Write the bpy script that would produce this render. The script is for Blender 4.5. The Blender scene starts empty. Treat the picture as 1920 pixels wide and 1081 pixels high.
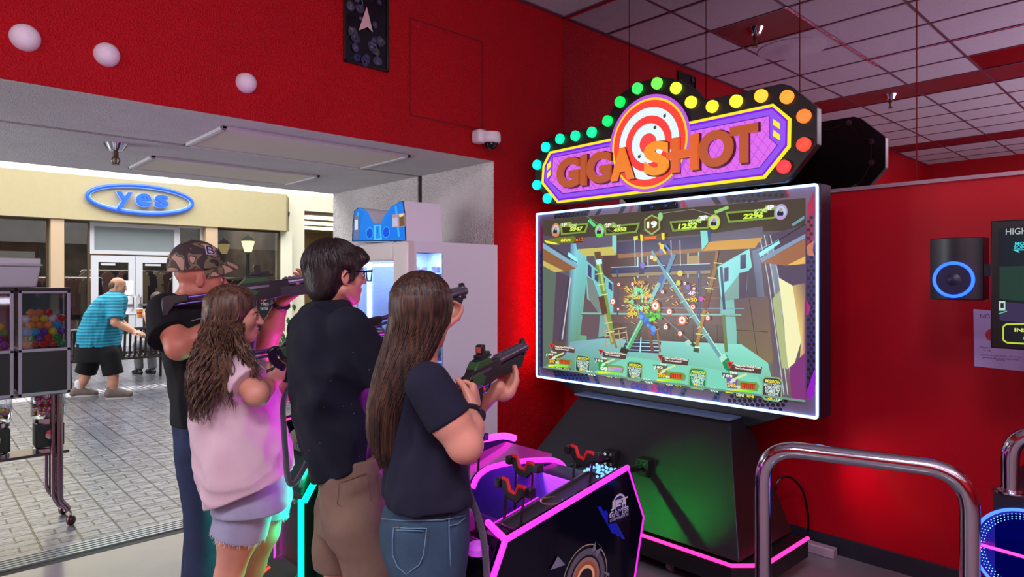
import bpy, math, random
import numpy as np
from mathutils import Vector, Matrix, noise as mnoise
random.seed(7); rng = np.random.default_rng(7)
S = bpy.context.scene
COL = S.collection

# ---------------------------------------------------------------- camera
F, CX, HY, EYE = 1230.0, 960.0, 528.0, 1.6      # focal length (px of a 1920 frame), centre column, horizon row, eye height
CA, SA = 0.6820, 0.7314
cam = bpy.data.objects.new('camera', bpy.data.cameras.new('camera'))
COL.objects.link(cam); S.camera = cam
cam.location = (0, 0, EYE)
cam.rotation_euler = (math.pi/2, 0, -math.atan2(CA, SA))
cam.data.sensor_width = 36; cam.data.lens = 36*F/1920
cam.data.shift_y = -(540.5-HY)/1920
cam.data.clip_start = 0.05; cam.data.clip_end = 200

# ---------------------------------------------------------------- world, exposure
w = bpy.data.worlds.new('world'); S.world = w; w.use_nodes = True
w.node_tree.nodes['Background'].inputs[0].default_value = (0.62, 0.60, 0.66, 1)
w.node_tree.nodes['Background'].inputs[1].default_value = 0.10
S.view_settings.view_transform = 'Standard'; S.view_settings.look = 'None'
S.view_settings.exposure = 0.0; S.view_settings.gamma = 1.0
S.view_settings.use_curve_mapping = False
S.cycles.max_bounces = 8; S.cycles.diffuse_bounces = 3; S.cycles.glossy_bounces = 4
S.cycles.transmission_bounces = 8; S.cycles.transparent_max_bounces = 12
S.cycles.sample_clamp_indirect = 4.0; S.cycles.caustics_reflective = False; S.cycles.caustics_refractive = False

def area(name, loc, size, energy, color, rot=(0, 0, 0), shape='RECTANGLE', spread=None):
    l = bpy.data.lights.new(name, 'AREA'); l.shape = shape; l.size = size[0]; l.size_y = size[1]
    l.energy = energy; l.color = color
    if spread: l.spread = spread
    o = bpy.data.objects.new(name, l); o.location = loc; o.rotation_euler = rot; COL.objects.link(o)
    return o
def spot(name, loc, target, energy, color, angle, blend=0.6, size=0.05):
    l = bpy.data.lights.new(name, 'SPOT'); l.energy = energy; l.color = color
    l.spot_size = math.radians(angle); l.spot_blend = blend; l.shadow_soft_size = size
    o = bpy.data.objects.new(name, l); o.location = loc
    o.rotation_euler = (Vector(target)-Vector(loc)).to_track_quat('-Z', 'Y').to_euler(); COL.objects.link(o)
    return o
# lamps of the arcade ceiling (behind the viewer) and the daylight of the mall hall
area('lamp_room_a', (-0.6, -0.3, 3.72), (1.2, 0.6), 105, (0.95, 0.91, 1.0))
area('lamp_room_b', (1.2, -2.2, 3.72), (1.2, 0.6), 50, (0.98, 0.84, 1.0))
area('lamp_room_c', (-3.2, 0.6, 3.72), (1.2, 0.6), 120, (0.95, 0.93, 1.0))
# added uplight behind the viewer, with no screens there, to brighten the ceiling
area('lamp_ceiling_fill', (-1.5, -3.0, 1.3), (6, 4), 620, (0.90, 0.84, 1.0), rot=(math.radians(180), 0, 0))
area('lamp_hall_skylight_a', (4.5, 12.5, 7.9), (12, 8), 1900, (0.95, 0.97, 1.0))
area('lamp_hall_skylight_b', (-7.0, 12.5, 7.9), (8, 8), 900, (0.95, 0.97, 1.0))
area('lamp_hall_clerestory', (5.0, 18.6, 4.2), (16, 0.35), 260, (1.0, 0.93, 0.66), rot=(math.radians(180), 0, 0))
area('lamp_passage_fill', (-4.5, 7.2, 1.5), (3, 2), 260, (0.94, 0.96, 1.0), rot=(math.radians(100), 0, math.radians(-96)))  # added fill out of view, brightens the passage jamb and soffit
# low sun through a slot added in the unseen hall roof
sun = bpy.data.lights.new('sun', 'SUN'); sun.energy = 22.0; sun.angle = math.radians(.53); sun.color = (1.0, .93, .80)
so = bpy.data.objects.new('sun', sun); COL.objects.link(so)
so.rotation_euler = Vector((0.10, -.82, -.9)).to_track_quat('-Z', 'Y').to_euler()

# ---------------------------------------------------------------- pixels to places
def ray(px):
    a = (px-CX)/F
    return CA+a*SA, SA-a*CA
def onx(px, py, X):
    dx, dy = ray(px); d = X/dx
    return Vector((X, d*dy, EYE+(HY-py)/F*d))
def ony(px, py, Y):
    dx, dy = ray(px); d = Y/dy
    return Vector((d*dx, Y, EYE+(HY-py)/F*d))
def onz(px, py, Z):
    dx, dy = ray(px); d = (EYE-Z)*F/(py-HY)
    return Vector((d*dx, d*dy, Z))
def atd(px, py, d):
    dx, dy = ray(px)
    return Vector((d*dx, d*dy, EYE+(HY-py)/F*d))

# ---------------------------------------------------------------- materials
def lin(c):
    r = []
    for v in c[:3]:
        v = v/255.0
        r.append(v/12.92 if v <= 0.04045 else ((v+0.055)/1.055)**2.4)
    return (r[0], r[1], r[2], 1.0)
_M = {}
def mat(name, c=(128, 128, 128), rough=0.5, metal=0.0, em=None, es=0.0, spec=0.5, bump=0.0, bscale=200.0,
        var=0.0, vscale=8.0, coat=0.0, sss=0.0, stretch=(1, 1, 1), alpha=1.0, detail=2.0, bdist=.01):
    if name in _M: return _M[name]
    m = bpy.data.materials.new(name); m.use_nodes = True; _M[name] = m
    nt = m.node_tree; b = nt.nodes['Principled BSDF']
    b.inputs['Base Color'].default_value = lin(c)
    b.inputs['Roughness'].default_value = rough; b.inputs['Metallic'].default_value = metal
    b.inputs['Specular IOR Level'].default_value = spec
    b.inputs['Coat Weight'].default_value = coat; b.inputs['Coat Roughness'].default_value = 0.05
    b.inputs['Alpha'].default_value = alpha
    if sss:
        b.inputs['Subsurface Weight'].default_value = sss
        b.inputs['Subsurface Radius'].default_value = (0.02, 0.008, 0.004); b.inputs['Subsurface Scale'].default_value = 0.5
    if em is not None:
        b.inputs['Emission Color'].default_value = lin(em); b.inputs['Emission Strength'].default_value = es
    if bump or var:
        tc = nt.nodes.new('ShaderNodeTexCoord'); mp = nt.nodes.new('ShaderNodeMapping')
        mp.inputs['Scale'].default_value = stretch
        nt.links.new(tc.outputs['Object'], mp.inputs['Vector'])
    if bump:
        n = nt.nodes.new('ShaderNodeTexNoise'); n.inputs['Scale'].default_value = bscale; n.inputs['Detail'].default_value = detail
        bp = nt.nodes.new('ShaderNodeBump'); bp.inputs['Strength'].default_value = bump; bp.inputs['Distance'].default_value = bdist
        nt.links.new(mp.outputs[0], n.inputs['Vector']); nt.links.new(n.outputs['Fac'], bp.inputs['Height'])
        nt.links.new(bp.outputs[0], b.inputs['Normal'])
    if var:
        n2 = nt.nodes.new('ShaderNodeTexNoise'); n2.inputs['Scale'].default_value = vscale; n2.inputs['Detail'].default_value = 4
        cr = nt.nodes.new('ShaderNodeValToRGB'); l = lin(c)
        cr.color_ramp.elements[0].position = 0.3; cr.color_ramp.elements[1].position = 0.7
        cr.color_ramp.elements[0].color = tuple(max(0, v*(1-var)) for v in l[:3])+(1,)
        cr.color_ramp.elements[1].color = tuple(min(1, v*(1+var)) for v in l[:3])+(1,)
        nt.links.new(mp.outputs[0], n2.inputs['Vector']); nt.links.new(n2.outputs['Fac'], cr.inputs[0])
        nt.links.new(cr.outputs[0], b.inputs['Base Color'])
    return m
def emit(name, c, s, base=(10, 10, 10)):
    return mat(name, base, 0.5, em=c, es=s)
def glass(name, tint=(255, 255, 255), rough=0.02, refl=0.12):
    """thin pane: mostly clear, with a little mirror on it"""
    if name in _M: return _M[name]
    m = bpy.data.materials.new(name); m.use_nodes = True; _M[name] = m
    nt = m.node_tree; nt.nodes.clear()
    o = nt.nodes.new('ShaderNodeOutputMaterial'); mx = nt.nodes.new('ShaderNodeMixShader')
    t = nt.nodes.new('ShaderNodeBsdfTransparent'); g = nt.nodes.new('ShaderNodeBsdfGlossy')
    t.inputs[0].default_value = lin(tint); g.inputs['Roughness'].default_value = rough
    lw = nt.nodes.new('ShaderNodeLayerWeight'); lw.inputs[0].default_value = 0.25
    ml = nt.nodes.new('ShaderNodeMath'); ml.operation = 'MULTIPLY_ADD'; ml.inputs[1].default_value = 0.5; ml.inputs[2].default_value = refl
    nt.links.new(lw.outputs['Fresnel'], ml.inputs[0]); nt.links.new(ml.outputs[0], mx.inputs[0])
    nt.links.new(t.outputs[0], mx.inputs[1]); nt.links.new(g.outputs[0], mx.inputs[2]); nt.links.new(mx.outputs[0], o.inputs[0])
    return m
def artmat(name, strength, gloss=0.25):
    """colours come from the faces; strength > 0 makes a lit screen or backlit sign"""
    if name in _M: return _M[name]
    m = bpy.data.materials.new(name); m.use_nodes = True; _M[name] = m
    nt = m.node_tree; b = nt.nodes['Principled BSDF']
    at = nt.nodes.new('ShaderNodeAttribute'); at.attribute_name = 'Col'
    b.inputs['Roughness'].default_value = gloss
    if strength > 0:
        b.inputs['Specular IOR Level'].default_value = 0.08
        b.inputs['Base Color'].default_value = (0.01, 0.01, 0.01, 1)
        nt.links.new(at.outputs['Color'], b.inputs['Emission Color']); b.inputs['Emission Strength'].default_value = strength
    else:
        nt.links.new(at.outputs['Color'], b.inputs['Base Color'])
    return m

# ---------------------------------------------------------------- mesh builder
class MB:
    def __init__(s): s.v = []; s.f = []; s.m = []; s.c = []
    def add(s, vs, fs, m=0, c=None):
        o = len(s.v); s.v += [tuple(p) for p in vs]
        for k in fs: s.f.append(tuple(i+o for i in k)); s.m.append(m); s.c.append(c)
        return s
    def box(s, x0, y0, z0, x1, y1, z1, m=0):
        x0, x1 = sorted((x0, x1)); y0, y1 = sorted((y0, y1)); z0, z1 = sorted((z0, z1))
        return s.add([(x0,y0,z0),(x1,y0,z0),(x1,y1,z0),(x0,y1,z0),(x0,y0,z1),(x1,y0,z1),(x1,y1,z1),(x0,y1,z1)],
                     [(0,3,2,1),(4,5,6,7),(0,1,5,4),(1,2,6,5),(2,3,7,6),(3,0,4,7)], m)
    def obox(s, c, ax, ay, az, m=0):
        """box by centre and three half-axis vectors"""
        c = Vector(c); ax = Vector(ax); ay = Vector(ay); az = Vector(az); vs = []
        for k in (-1, 1):
            for (i, j) in ((-1,-1),(1,-1),(1,1),(-1,1)): vs.append(c+ax*i+ay*j+az*k)
        return s.add(vs, [(0,3,2,1),(4,5,6,7),(0,1,5,4),(1,2,6,5),(2,3,7,6),(3,0,4,7)], m)
    def beam(s, a, b, w, h, up=(0, 0, 1), m=0):
        a = Vector(a); b = Vector(b); d = (b-a); L = d.length; d.normalize()
        sd = d.cross(Vector(up)); sd = sd.normalized() if sd.length > 1e-6 else Vector((1, 0, 0)); u = sd.cross(d)
        return s.obox((a+b)/2, d*L/2, sd*w/2, u*h/2, m)
    def prism(s, pts, off, m=0):
        pts = [Vector(p) for p in pts]; off = Vector(off); n = len(pts)
        vs = pts+[p+off for p in pts]
        fs = [tuple(range(n))[::-1], tuple(range(n, 2*n))]+[(i, (i+1) % n, (i+1) % n+n, i+n) for i in range(n)]
        return s.add(vs, fs, m)
    def tube(s, pts, r, n=10, closed=False, m=0, caps=True, flat=None):
        pts = [Vector(p) for p in pts]; L = len(pts)
        rs = r if isinstance(r, (list, tuple)) else [r]*L
        t0 = (pts[1]-pts[0]).normalized()
        up = Vector((0, 0, 1)) if abs(t0.z) < 0.9 else Vector((1, 0, 0))
        nrm = (up-t0*up.dot(t0)).normalized(); rings = []
        for i, p in enumerate(pts):
            if closed: t = (pts[(i+1) % L]-pts[i-1]).normalized()
            elif i == 0: t = t0
            elif i == L-1: t = (pts[-1]-pts[-2]).normalized()
            else: t = ((pts[i+1]-p).normalized()+(p-pts[i-1]).normalized()); t = t.normalized() if t.length > 1e-6 else t0
            nrm = (nrm-t*nrm.dot(t)); nrm = nrm.normalized() if nrm.length > 1e-6 else Vector((1, 0, 0))
            bn = t.cross(nrm)
            fl = flat if flat else 1.0
            rings.append([p+(nrm*math.cos(2*math.pi*k/n)+bn*math.sin(2*math.pi*k/n)*fl)*rs[i] for k in range(n)])
        vs = [v for rr in rings for v in rr]; fs = []
        R = L if closed else L-1
        for i in range(R):
            a = i*n; b = ((i+1) % L)*n
            for k in range(n): fs.append((a+k, a+(k+1) % n, b+(k+1) % n, b+k))
        if not closed and caps: fs += [tuple(range(n))[::-1], tuple(range((L-1)*n, L*n))]
        return s.add(vs, fs, m)
    def lathe(s, prof, c, axis=(0, 0, 1), n=24, m=0):
        """prof: list of (radius, distance along axis)"""
        c = Vector(c); ax = Vector(axis).normalized()
        u = ax.cross(Vector((0, 0, 1)) if abs(ax.z) < 0.9 else Vector((1, 0, 0))).normalized(); v = ax.cross(u)
        vs = [c+ax*h+(u*math.cos(2*math.pi*k/n)+v*math.sin(2*math.pi*k/n))*r for r, h in prof for k in range(n)]; fs = []
        for i in range(len(prof)-1):
            for k in range(n): fs.append((i*n+k, i*n+(k+1) % n, (i+1)*n+(k+1) % n, (i+1)*n+k))
        if prof[0][0] > 1e-5: fs.append(tuple(range(n))[::-1])
        if prof[-1][0] > 1e-5: fs.append(tuple(range((len(prof)-1)*n, len(prof)*n)))
        return s.add(vs, fs, m)
    def ball(s, c, r, n=12, m=0, sc=(1, 1, 1)):
        c = Vector(c); vs = []; fs = []; R = n//2
        for i in range(R+1):
            t = math.pi*i/R
            for k in range(n):
                p = 2*math.pi*k/n
                vs.append(c+Vector((r*sc[0]*math.sin(t)*math.cos(p), r*sc[1]*math.sin(t)*math.sin(p), r*sc[2]*math.cos(t))))
        for i in range(R):
            for k in range(n): fs.append((i*n+k, (i+1)*n+k, (i+1)*n+(k+1) % n, i*n+(k+1) % n))
        return s.add(vs, fs, m)
    def build(s, name, mats, parent=None, smooth=True, bevel=0.0, angle=38, fixn=True):
        me = bpy.data.meshes.new(name); me.from_pydata(s.v, [], s.f)
        if not isinstance(mats, (list, tuple)): mats = [mats]
        for m in mats: me.materials.append(m)
        if len(mats) > 1: me.polygons.foreach_set('material_index', s.m)
        if any(c is not None for c in s.c):
            ca = me.color_attributes.new('Col', 'FLOAT_COLOR', 'CORNER'); arr = []
            for p, c in zip(me.polygons, s.c):
                if c and isinstance(c[0], (tuple, list)): arr += [x for q in c for x in q]
                else: arr += list(c or (0, 0, 0, 1))*p.loop_total
            ca.data.foreach_set('color', arr)
        if fixn:
            import bmesh
            bm = bmesh.new(); bm.from_mesh(me); bmesh.ops.recalc_face_normals(bm, faces=bm.faces); bm.to_mesh(me); bm.free()
        if smooth: me.shade_smooth(); me.set_sharp_from_angle(angle=math.radians(angle))
        o = bpy.data.objects.new(name, me); COL.objects.link(o)
        if parent is not None: o.parent = parent; o.matrix_parent_inverse = parent.matrix_world.inverted() if False else Matrix.Translation(-Vector(parent.location)) if parent.rotation_euler.z == 0 else parent.matrix_basis.inverted()
        if bevel:
            bv = o.modifiers.new('bevel', 'BEVEL'); bv.width = bevel; bv.segments = 2; bv.limit_method = 'ANGLE'; bv.angle_limit = math.radians(40)
        return o
def tag(o, label=None, cat=None, group=None, kind=None):
    if label: o['label'] = label
    if cat: o['category'] = cat
    if group: o['group'] = group
    if kind: o['kind'] = kind
    return o
def thing(name, label, cat, loc=(0, 0, 0), group=None):
    o = bpy.data.objects.new(name, None); o.location = loc; o.empty_display_size = 0.1; COL.objects.link(o)
    return tag(o, label, cat, group)
def struct(name, mb, m, **k):
    return tag(mb.build(name, m, **k), kind='structure')
def kids(o): return [c for c in COL.objects if c.parent == o]
def dup(o, delta=(0, 0, 0), label=None, parent=None):
    c = o.copy(); COL.objects.link(c)
    if parent is not None: c.parent = parent
    else: c.location = Vector(o.location)+Vector(delta)
    if label: c['label'] = label
    for ch in kids(o): dup(ch, parent=c)
    return c
def arc(c, r, a0, a1, n, u, v):
    c = Vector(c); u = Vector(u); v = Vector(v)
    return [c+u*r*math.cos(a0+(a1-a0)*i/n)+v*r*math.sin(a0+(a1-a0)*i/n) for i in range(n+1)]
def rounded(pts, r, n=6):
    """round the corners of an open polyline"""
    pts = [Vector(p) for p in pts]; out = [pts[0]]
    for i in range(1, len(pts)-1):
        a, b, c = pts[i-1], pts[i], pts[i+1]
        d1 = (a-b); d2 = (c-b); q = min(r, d1.length*0.49, d2.length*0.49)
        p0 = b+d1.normalized()*q; p1 = b+d2.normalized()*q
        for k in range(n+1):
            t = k/n; out.append(p0*(1-t)**2+b*2*t*(1-t)+p1*t*t)
    out.append(pts[-1]); return out

# ---------------------------------------------------------------- lettering
_T = {}
def glyphs(s, bold=0.0, extrude=0.0):
    k = (s, bold, extrude)
    if k in _T: return _T[k]
    cu = bpy.data.curves.new('t', 'FONT'); cu.body = s; cu.offset = bold; cu.extrude = extrude; cu.resolution_u = 8 if extrude else 3
    o = bpy.data.objects.new('t', cu); me = o.to_mesh()
    vs = np.array([tuple(v.co) for v in me.vertices]) if len(me.vertices) else np.zeros((0, 3)); fs = [tuple(p.vertices) for p in me.polygons]
    o.to_mesh_clear(); bpy.data.objects.remove(o); bpy.data.curves.remove(cu)
    if len(vs): vs[:, 0] -= vs[:, 0].min()
    _T[k] = (vs, fs); return _T[k]
def put_text(mb, s, org, u, v, width=None, height=None, bold=0.0, depth=0.0, m=0, c=None, shear=0.0, out=None):
    """lay a word from its lower-left corner org along unit vectors u (reading direction) and v (up)"""
    vs, fs = glyphs(s, bold, 1.0 if depth else 0.0)
    if not len(vs): return
    x0, x1, y0, y1 = vs[:, 0].min(), vs[:, 0].max(), vs[:, 1].min(), vs[:, 1].max()
    kx = (width/(x1-x0)) if width else None; ky = (height/(y1-y0)) if height else None
    kx = kx or ky; ky = ky or kx
    u = Vector(u); v = Vector(v); n = Vector(out) if out is not None else u.cross(v); org = Vector(org)
    pts = [org+u*((p[0]-x0)*kx+shear*(p[1]-y0)*ky)+v*(p[1]-y0)*ky+n*(p[2]*depth/2+depth/2) for p in vs]
    mb.add(pts, fs, m, c)

class Art(MB):
    """flat picture made of coloured pieces on a plane x = X that faces the room (-x); pieces given in photo pixels"""
    def __init__(s, X, step=0.00004): super().__init__(); s.X = X; s.k = 0; s.step = step
    def P(s, p): return onx(p[0], p[1], s.X-s.k*s.step)
    def poly(s, pts, c, cs=None):
        s.k += 1
        col = lin(c) if cs is None else [lin(q) for q in cs]
        s.add([s.P(p) for p in pts], [tuple(range(len(pts)))], 0, col)
    def line(s, a, b, w, c, w2=None):
        dx, dy = b[0]-a[0], b[1]-a[1]; L = math.hypot(dx, dy) or 1; nx, ny = -dy/L*w/2, dx/L*w/2; q = (w2 or w)/w
        s.poly([(a[0]+nx, a[1]+ny), (b[0]+nx*q, b[1]+ny*q), (b[0]-nx*q, b[1]-ny*q), (a[0]-nx, a[1]-ny)], c)
    def lines(s, pts, w, c):
        for i in range(len(pts)-1): s.line(pts[i], pts[i+1], w, c)
    def disc(s, cx, cy, r, c, ry=None, n=20):
        s.k += 1; o = onx(cx, cy, s.X-s.k*s.step); q = onx(cx, cy-r, s.X-s.k*s.step); R = (q-o).length; R2 = R*(ry or 1)
        s.add([o+Vector((0, math.cos(t)*R2, math.sin(t)*R)) for t in [2*math.pi*i/n for i in range(n)]], [tuple(range(n))], 0, lin(c))
    def text(s, t, x0, y0, x1, h, c, bold=0.02, shear=0.0):
        """x0,y0 lower left pixel, x1 right pixel, h height in px at x0"""
        s.k += 1; X = s.X-s.k*s.step
        a = onx(x0, y0, X); b = onx(x1, y0, X); hh = (onx(x0, y0-h, X)-a).length
        put_text(s, t, a, (0, -1, 0), (0, 0, 1), width=abs(b.y-a.y)/(1+0.0), height=hh, bold=bold, c=lin(c), shear=shear)
# ================================================================ the setting
WX, WY, CEIL = 4.03, 3.69, 3.79          # right wall plane, left wall plane, ceiling
OPX, SOF, HALLY = 3.26, 2.506, 6.19      # opening edge, soffit height, outer face of the passage
def wallmat(name, c, bump=0.5, scale=220, var=0.06, rough=0.45, bd=.01):
    return mat(name, c, rough, spec=.22, bdist=bd, bump=bump, bscale=scale, var=var, vscale=3.0, detail=3)
M_RED = wallmat('red_wall_paint', (176, 2, 20), 0.7, 110, rough=0.42, bd=.02)
M_RED2 = wallmat('red_wall_paint_smooth', (172, 2, 26), 0.15, 260, rough=0.42)
M_STUC = wallmat('pale_stucco', (238, 232, 230), 1.0, 60, 0.08, 0.8, bd=.05)
M_SOF = wallmat('soffit_plaster', (226, 222, 220), 1.0, 160, 0.05, 0.85, bd=.02)
M_BASE = mat('rubber_baseboard', (34, 34, 48), 0.45)
M_BLACK = mat('black_laminate', (14, 14, 18), 0.35)
M_DARK = mat('dark_slot', (14, 12, 14), 0.7)
M_CHROME = mat('chrome', (205, 205, 210), 0.12, 1.0)
M_ALU = mat('aluminium', (178, 180, 186), 0.32, 0.9)
M_WHITEP = mat('white_plastic', (232, 230, 235), 0.35)

def floor_mat():
    m = mat('arcade_floor', (128, 122, 130), 0.18, bump=0.10, bscale=5.0, var=0.10, vscale=1.6)
    return m
def paver_mat():
    m = bpy.data.materials.new('stamped_pavers'); m.use_nodes = True; nt = m.node_tree; b = nt.nodes['Principled BSDF']
    tc = nt.nodes.new('ShaderNodeTexCoord')
    wn = nt.nodes.new('ShaderNodeTexNoise'); wn.inputs['Scale'].default_value = 3; wn.inputs['Detail'].default_value = 2
    add = nt.nodes.new('ShaderNodeMixRGB'); add.blend_type = 'ADD'; add.inputs[0].default_value = 0.018
    nt.links.new(tc.outputs['Object'], wn.inputs['Vector'])
    nt.links.new(tc.outputs['Object'], add.inputs[1]); nt.links.new(wn.outputs['Color'], add.inputs[2])
    br = nt.nodes.new('ShaderNodeTexBrick'); br.offset = 0.5; br.offset_frequency = 2; br.squash = 1
    br.inputs['Scale'].default_value = 1.0; br.inputs['Brick Width'].default_value = 0.21; br.inputs['Row Height'].default_value = 0.105
    br.inputs['Mortar Size'].default_value = 0.005; br.inputs['Mortar Smooth'].default_value = 0.4
    br.inputs['Color1'].default_value = lin((118, 118, 128)); br.inputs['Color2'].default_value = lin((98, 96, 106)); br.inputs['Mortar'].default_value = lin((26, 22, 24))
    nt.links.new(add.outputs[0], br.inputs['Vector'])
    br2 = nt.nodes.new('ShaderNodeTexBrick'); br2.offset = 0.0
    br2.inputs['Scale'].default_value = 1.0; br2.inputs['Brick Width'].default_value = 0.21; br2.inputs['Row Height'].default_value = 50
    br2.inputs['Mortar Size'].default_value = 0.006; br2.inputs['Mortar Smooth'].default_value = 0.4
    nt.links.new(add.outputs[0], br2.inputs['Vector'])
    mx = nt.nodes.new('ShaderNodeMixRGB'); mx.inputs[2].default_value = lin((22, 20, 22)); nt.links.new(br2.outputs['Fac'], mx.inputs[0]); nt.links.new(br.outputs['Color'], mx.inputs[1])
    n = nt.nodes.new('ShaderNodeTexNoise'); n.inputs['Scale'].default_value = 9; n.inputs['Detail'].default_value = 5
    mp = nt.nodes.new('ShaderNodeMapping'); mp.inputs['Scale'].default_value = (1, 1.3, 1); nt.links.new(tc.outputs['Object'], mp.inputs[0]); nt.links.new(mp.outputs[0], n.inputs['Vector'])
    mm = nt.nodes.new('ShaderNodeMath'); mm.operation = 'MAXIMUM'; nt.links.new(br.outputs['Fac'], mm.inputs[0]); nt.links.new(br2.outputs['Fac'], mm.inputs[1])
    hh = nt.nodes.new('ShaderNodeMath'); hh.operation = 'SUBTRACT'; nt.links.new(n.outputs['Fac'], hh.inputs[0]); nt.links.new(mm.outputs[0], hh.inputs[1])
    bp = nt.nodes.new('ShaderNodeBump'); bp.inputs['Strength'].default_value = 0.9; bp.inputs['Distance'].default_value = 0.014
    nt.links.new(hh.outputs[0], bp.inputs['Height']); nt.links.new(bp.outputs[0], b.inputs['Normal'])
    nt.links.new(mx.outputs[0], b.inputs['Base Color']); b.inputs['Roughness'].default_value = 0.25; b.inputs['Specular IOR Level'].default_value = 0.7; b.inputs['Coat Weight'].default_value = 0.25; b.inputs['Coat Roughness'].default_value = 0.16; nt.links.new(bp.outputs[0], b.inputs['Coat Normal'])
    return m
M_PAVE = paver_mat()
X0, Y0 = -6.0, -6.0
struct('floor', MB().box(X0, Y0, -0.1, WX, 4.60, 0), floor_mat())
struct('floor_hall', MB().box(-26, 4.62, -0.1, 22, 30, 0), M_PAVE)
# threshold: aluminium track with ribs and a dark slot before it
mb = MB().box(X0, 4.50, -0.02, OPX, 4.56, 0.001)
struct('trim_1', mb, M_DARK)
mb = MB()
mb.box(X0, 4.56, -0.02, OPX, 4.74, 0.004)
for k in range(5): mb.box(X0, 4.565+k*0.037, 0.004, OPX, 4.585+k*0.037, 0.010)
struct('trim_2', mb, mat('threshold_metal', (150, 154, 160), 0.35, 0.7))
# left wall (front face y = WY) with the wide opening, jamb and soffit of the passage
mb = MB().box(X0, WY, SOF, OPX, 3.99, CEIL+0.1).box(OPX, WY, 0, WX+0.15, 3.99, CEIL+0.1)
struct('wall_left', mb, M_RED)
mb = MB().box(OPX, 3.70, 0, OPX+0.45, HALLY, SOF+0.3)
struct('wall_passage', MB().box(OPX-0.004, WY+0.006, 0, OPX+0.5, 4.62, SOF).box(OPX-0.004, 4.68, 0, OPX+0.5, HALLY, SOF), M_STUC)
struct('trim_3', MB().box(OPX+0.01, 4.62, 0, OPX+0.05, 4.68, SOF+0.03), M_DARK)
struct('ceiling_passage', MB().box(X0, WY+0.006, SOF-0.004, OPX+0.5, 4.62, SOF+0.25).box(X0, 4.68, SOF-0.004, OPX+0.5, HALLY, SOF+0.25).box(X0-20, HALLY, SOF+0.6, 22, HALLY+0.1, 7), M_SOF)
struct('trim_4', MB().box(X0, 4.62, SOF+0.03, OPX+0.01, 4.68, SOF+0.06), mat('slot_grey', (70, 68, 72), 0.7))
struct('wall_far_left', MB().box(X0-0.1, Y0, 0, X0, WY, CEIL), M_RED)
struct('wall_passage_end', MB().box(X0-0.1, WY, 0, X0, HALLY, SOF+0.3), M_STUC)
struct('wall_back', MB().box(X0, Y0-0.1, 0, WX, Y0, CEIL), M_RED)
MIRZ = 2.145
struct('wall_right', MB().box(WX, Y0, 0, WX+0.15, WY, CEIL+0.1), M_RED2)
struct('baseboard_right', MB().box(WX-0.012, Y0, 0, WX, WY, 0.105), M_BASE, bevel=0.004)
struct('baseboard_left', MB().box(OPX+0.03, WY-0.012, 0, WX-0.012, WY, 0.105), M_BASE, bevel=0.004)

# access panel in the red wall: raised thin seam
mb = MB(); q = [ony(770, 36, WY), ony(902, 80, WY), ony(902, 243, WY), ony(769, 213, WY)]
xa, xb = q[0].x, q[1].x; za, zb = (q[2].z+q[3].z)/2, (q[0].z+q[1].z)/2
mb.box(xa, WY-0.006, za, xb, WY, zb)
ap = tag(mb.build('access_panel', M_RED, bevel=0.002), 'flush red-painted access panel in the red wall right of the poster', 'panel')
fr = MB()
for (a, b, c, d) in ((xa-.012, za-.012, xb+.012, za-.004), (xa-.012, zb+.004, xb+.012, zb+.012), (xa-.012, za-.004, xa-.004, zb+.004), (xb+.004, za-.004, xb+.012, zb+.004)):
    fr.box(a, WY-0.003, b, c, WY, d)
fr.build('frame', mat('red_seam', (110, 0, 14), 0.6), ap)

# ceiling: tiles between T-bars, a red-painted bay and a red strip
TX = [3.46-0.6*k for k in range(-1, 17)]; TY = [WY-0.68*k for k in range(15)]
RIM = WX
M_TILE = mat('ceiling_tile', (196, 188, 196), 0.9, bump=0.6, bscale=320, var=0.05, vscale=40)
M_REDC = mat('red_ceiling_bay', (120, 10, 28), 0.5)
M_FOIL = mat('foil_strip', (190, 180, 200), 0.12, 1.0, bump=0.5, bscale=9)
tiles = MB()
for i in range(len(TX)-1):
    for j in range(len(TY)-1):
        xa, xb = TX[i+1], min(TX[i], WX); ya, yb = TY[j+1], TY[j]
        if xa > WX: continue
        mi = 0
        if (i == 2 and j == 1) or i in (7, 13): mi = 1
        if i == 6 and j >= 3: mi = 2
        z = CEIL
        tiles.add([(xa, ya, z), (xb, ya, z), (xb, yb, z), (xa, yb, z)], [(0, 1, 2, 3)], mi)
struct('ceiling', tiles, [M_TILE, M_REDC, M_FOIL], fixn=False, smooth=False)
struct('ceiling_slab', MB().box(X0-0.1, Y0-0.1, CEIL+0.06, WX+0.15, WY+0.1, CEIL+0.16), M_DARK)
bars = MB()
for x in TX:
    if x < WX: bars.box(x-0.012, Y0, CEIL-0.006, x+0.012, WY, CEIL+0.03)
for y in TY[1:]: bars.box(X0, y-0.010, CEIL-0.005, WX, y+0.010, CEIL+0.03)
bars.box(X0, WY-0.03, CEIL-0.012, WX, WY, CEIL+0.02).box(WX-0.03, Y0, CEIL-0.012, WX, WY, CEIL+0.02)
struct('trim_5', bars, mat('ceiling_grid', (96, 52, 72), 0.45))
struct('trim_6', MB().box(0.8, TY[2]-0.012, CEIL-0.012, 2.9, TY[2]+0.012, CEIL+0.02).box(TX[5]-0.012, -1, CEIL-0.012, TX[5]+0.012, TY[2], CEIL+0.02), mat('pink_foil_trim', (220, 150, 200), 0.1, 1.0, bump=0.6, bscale=20))
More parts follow.
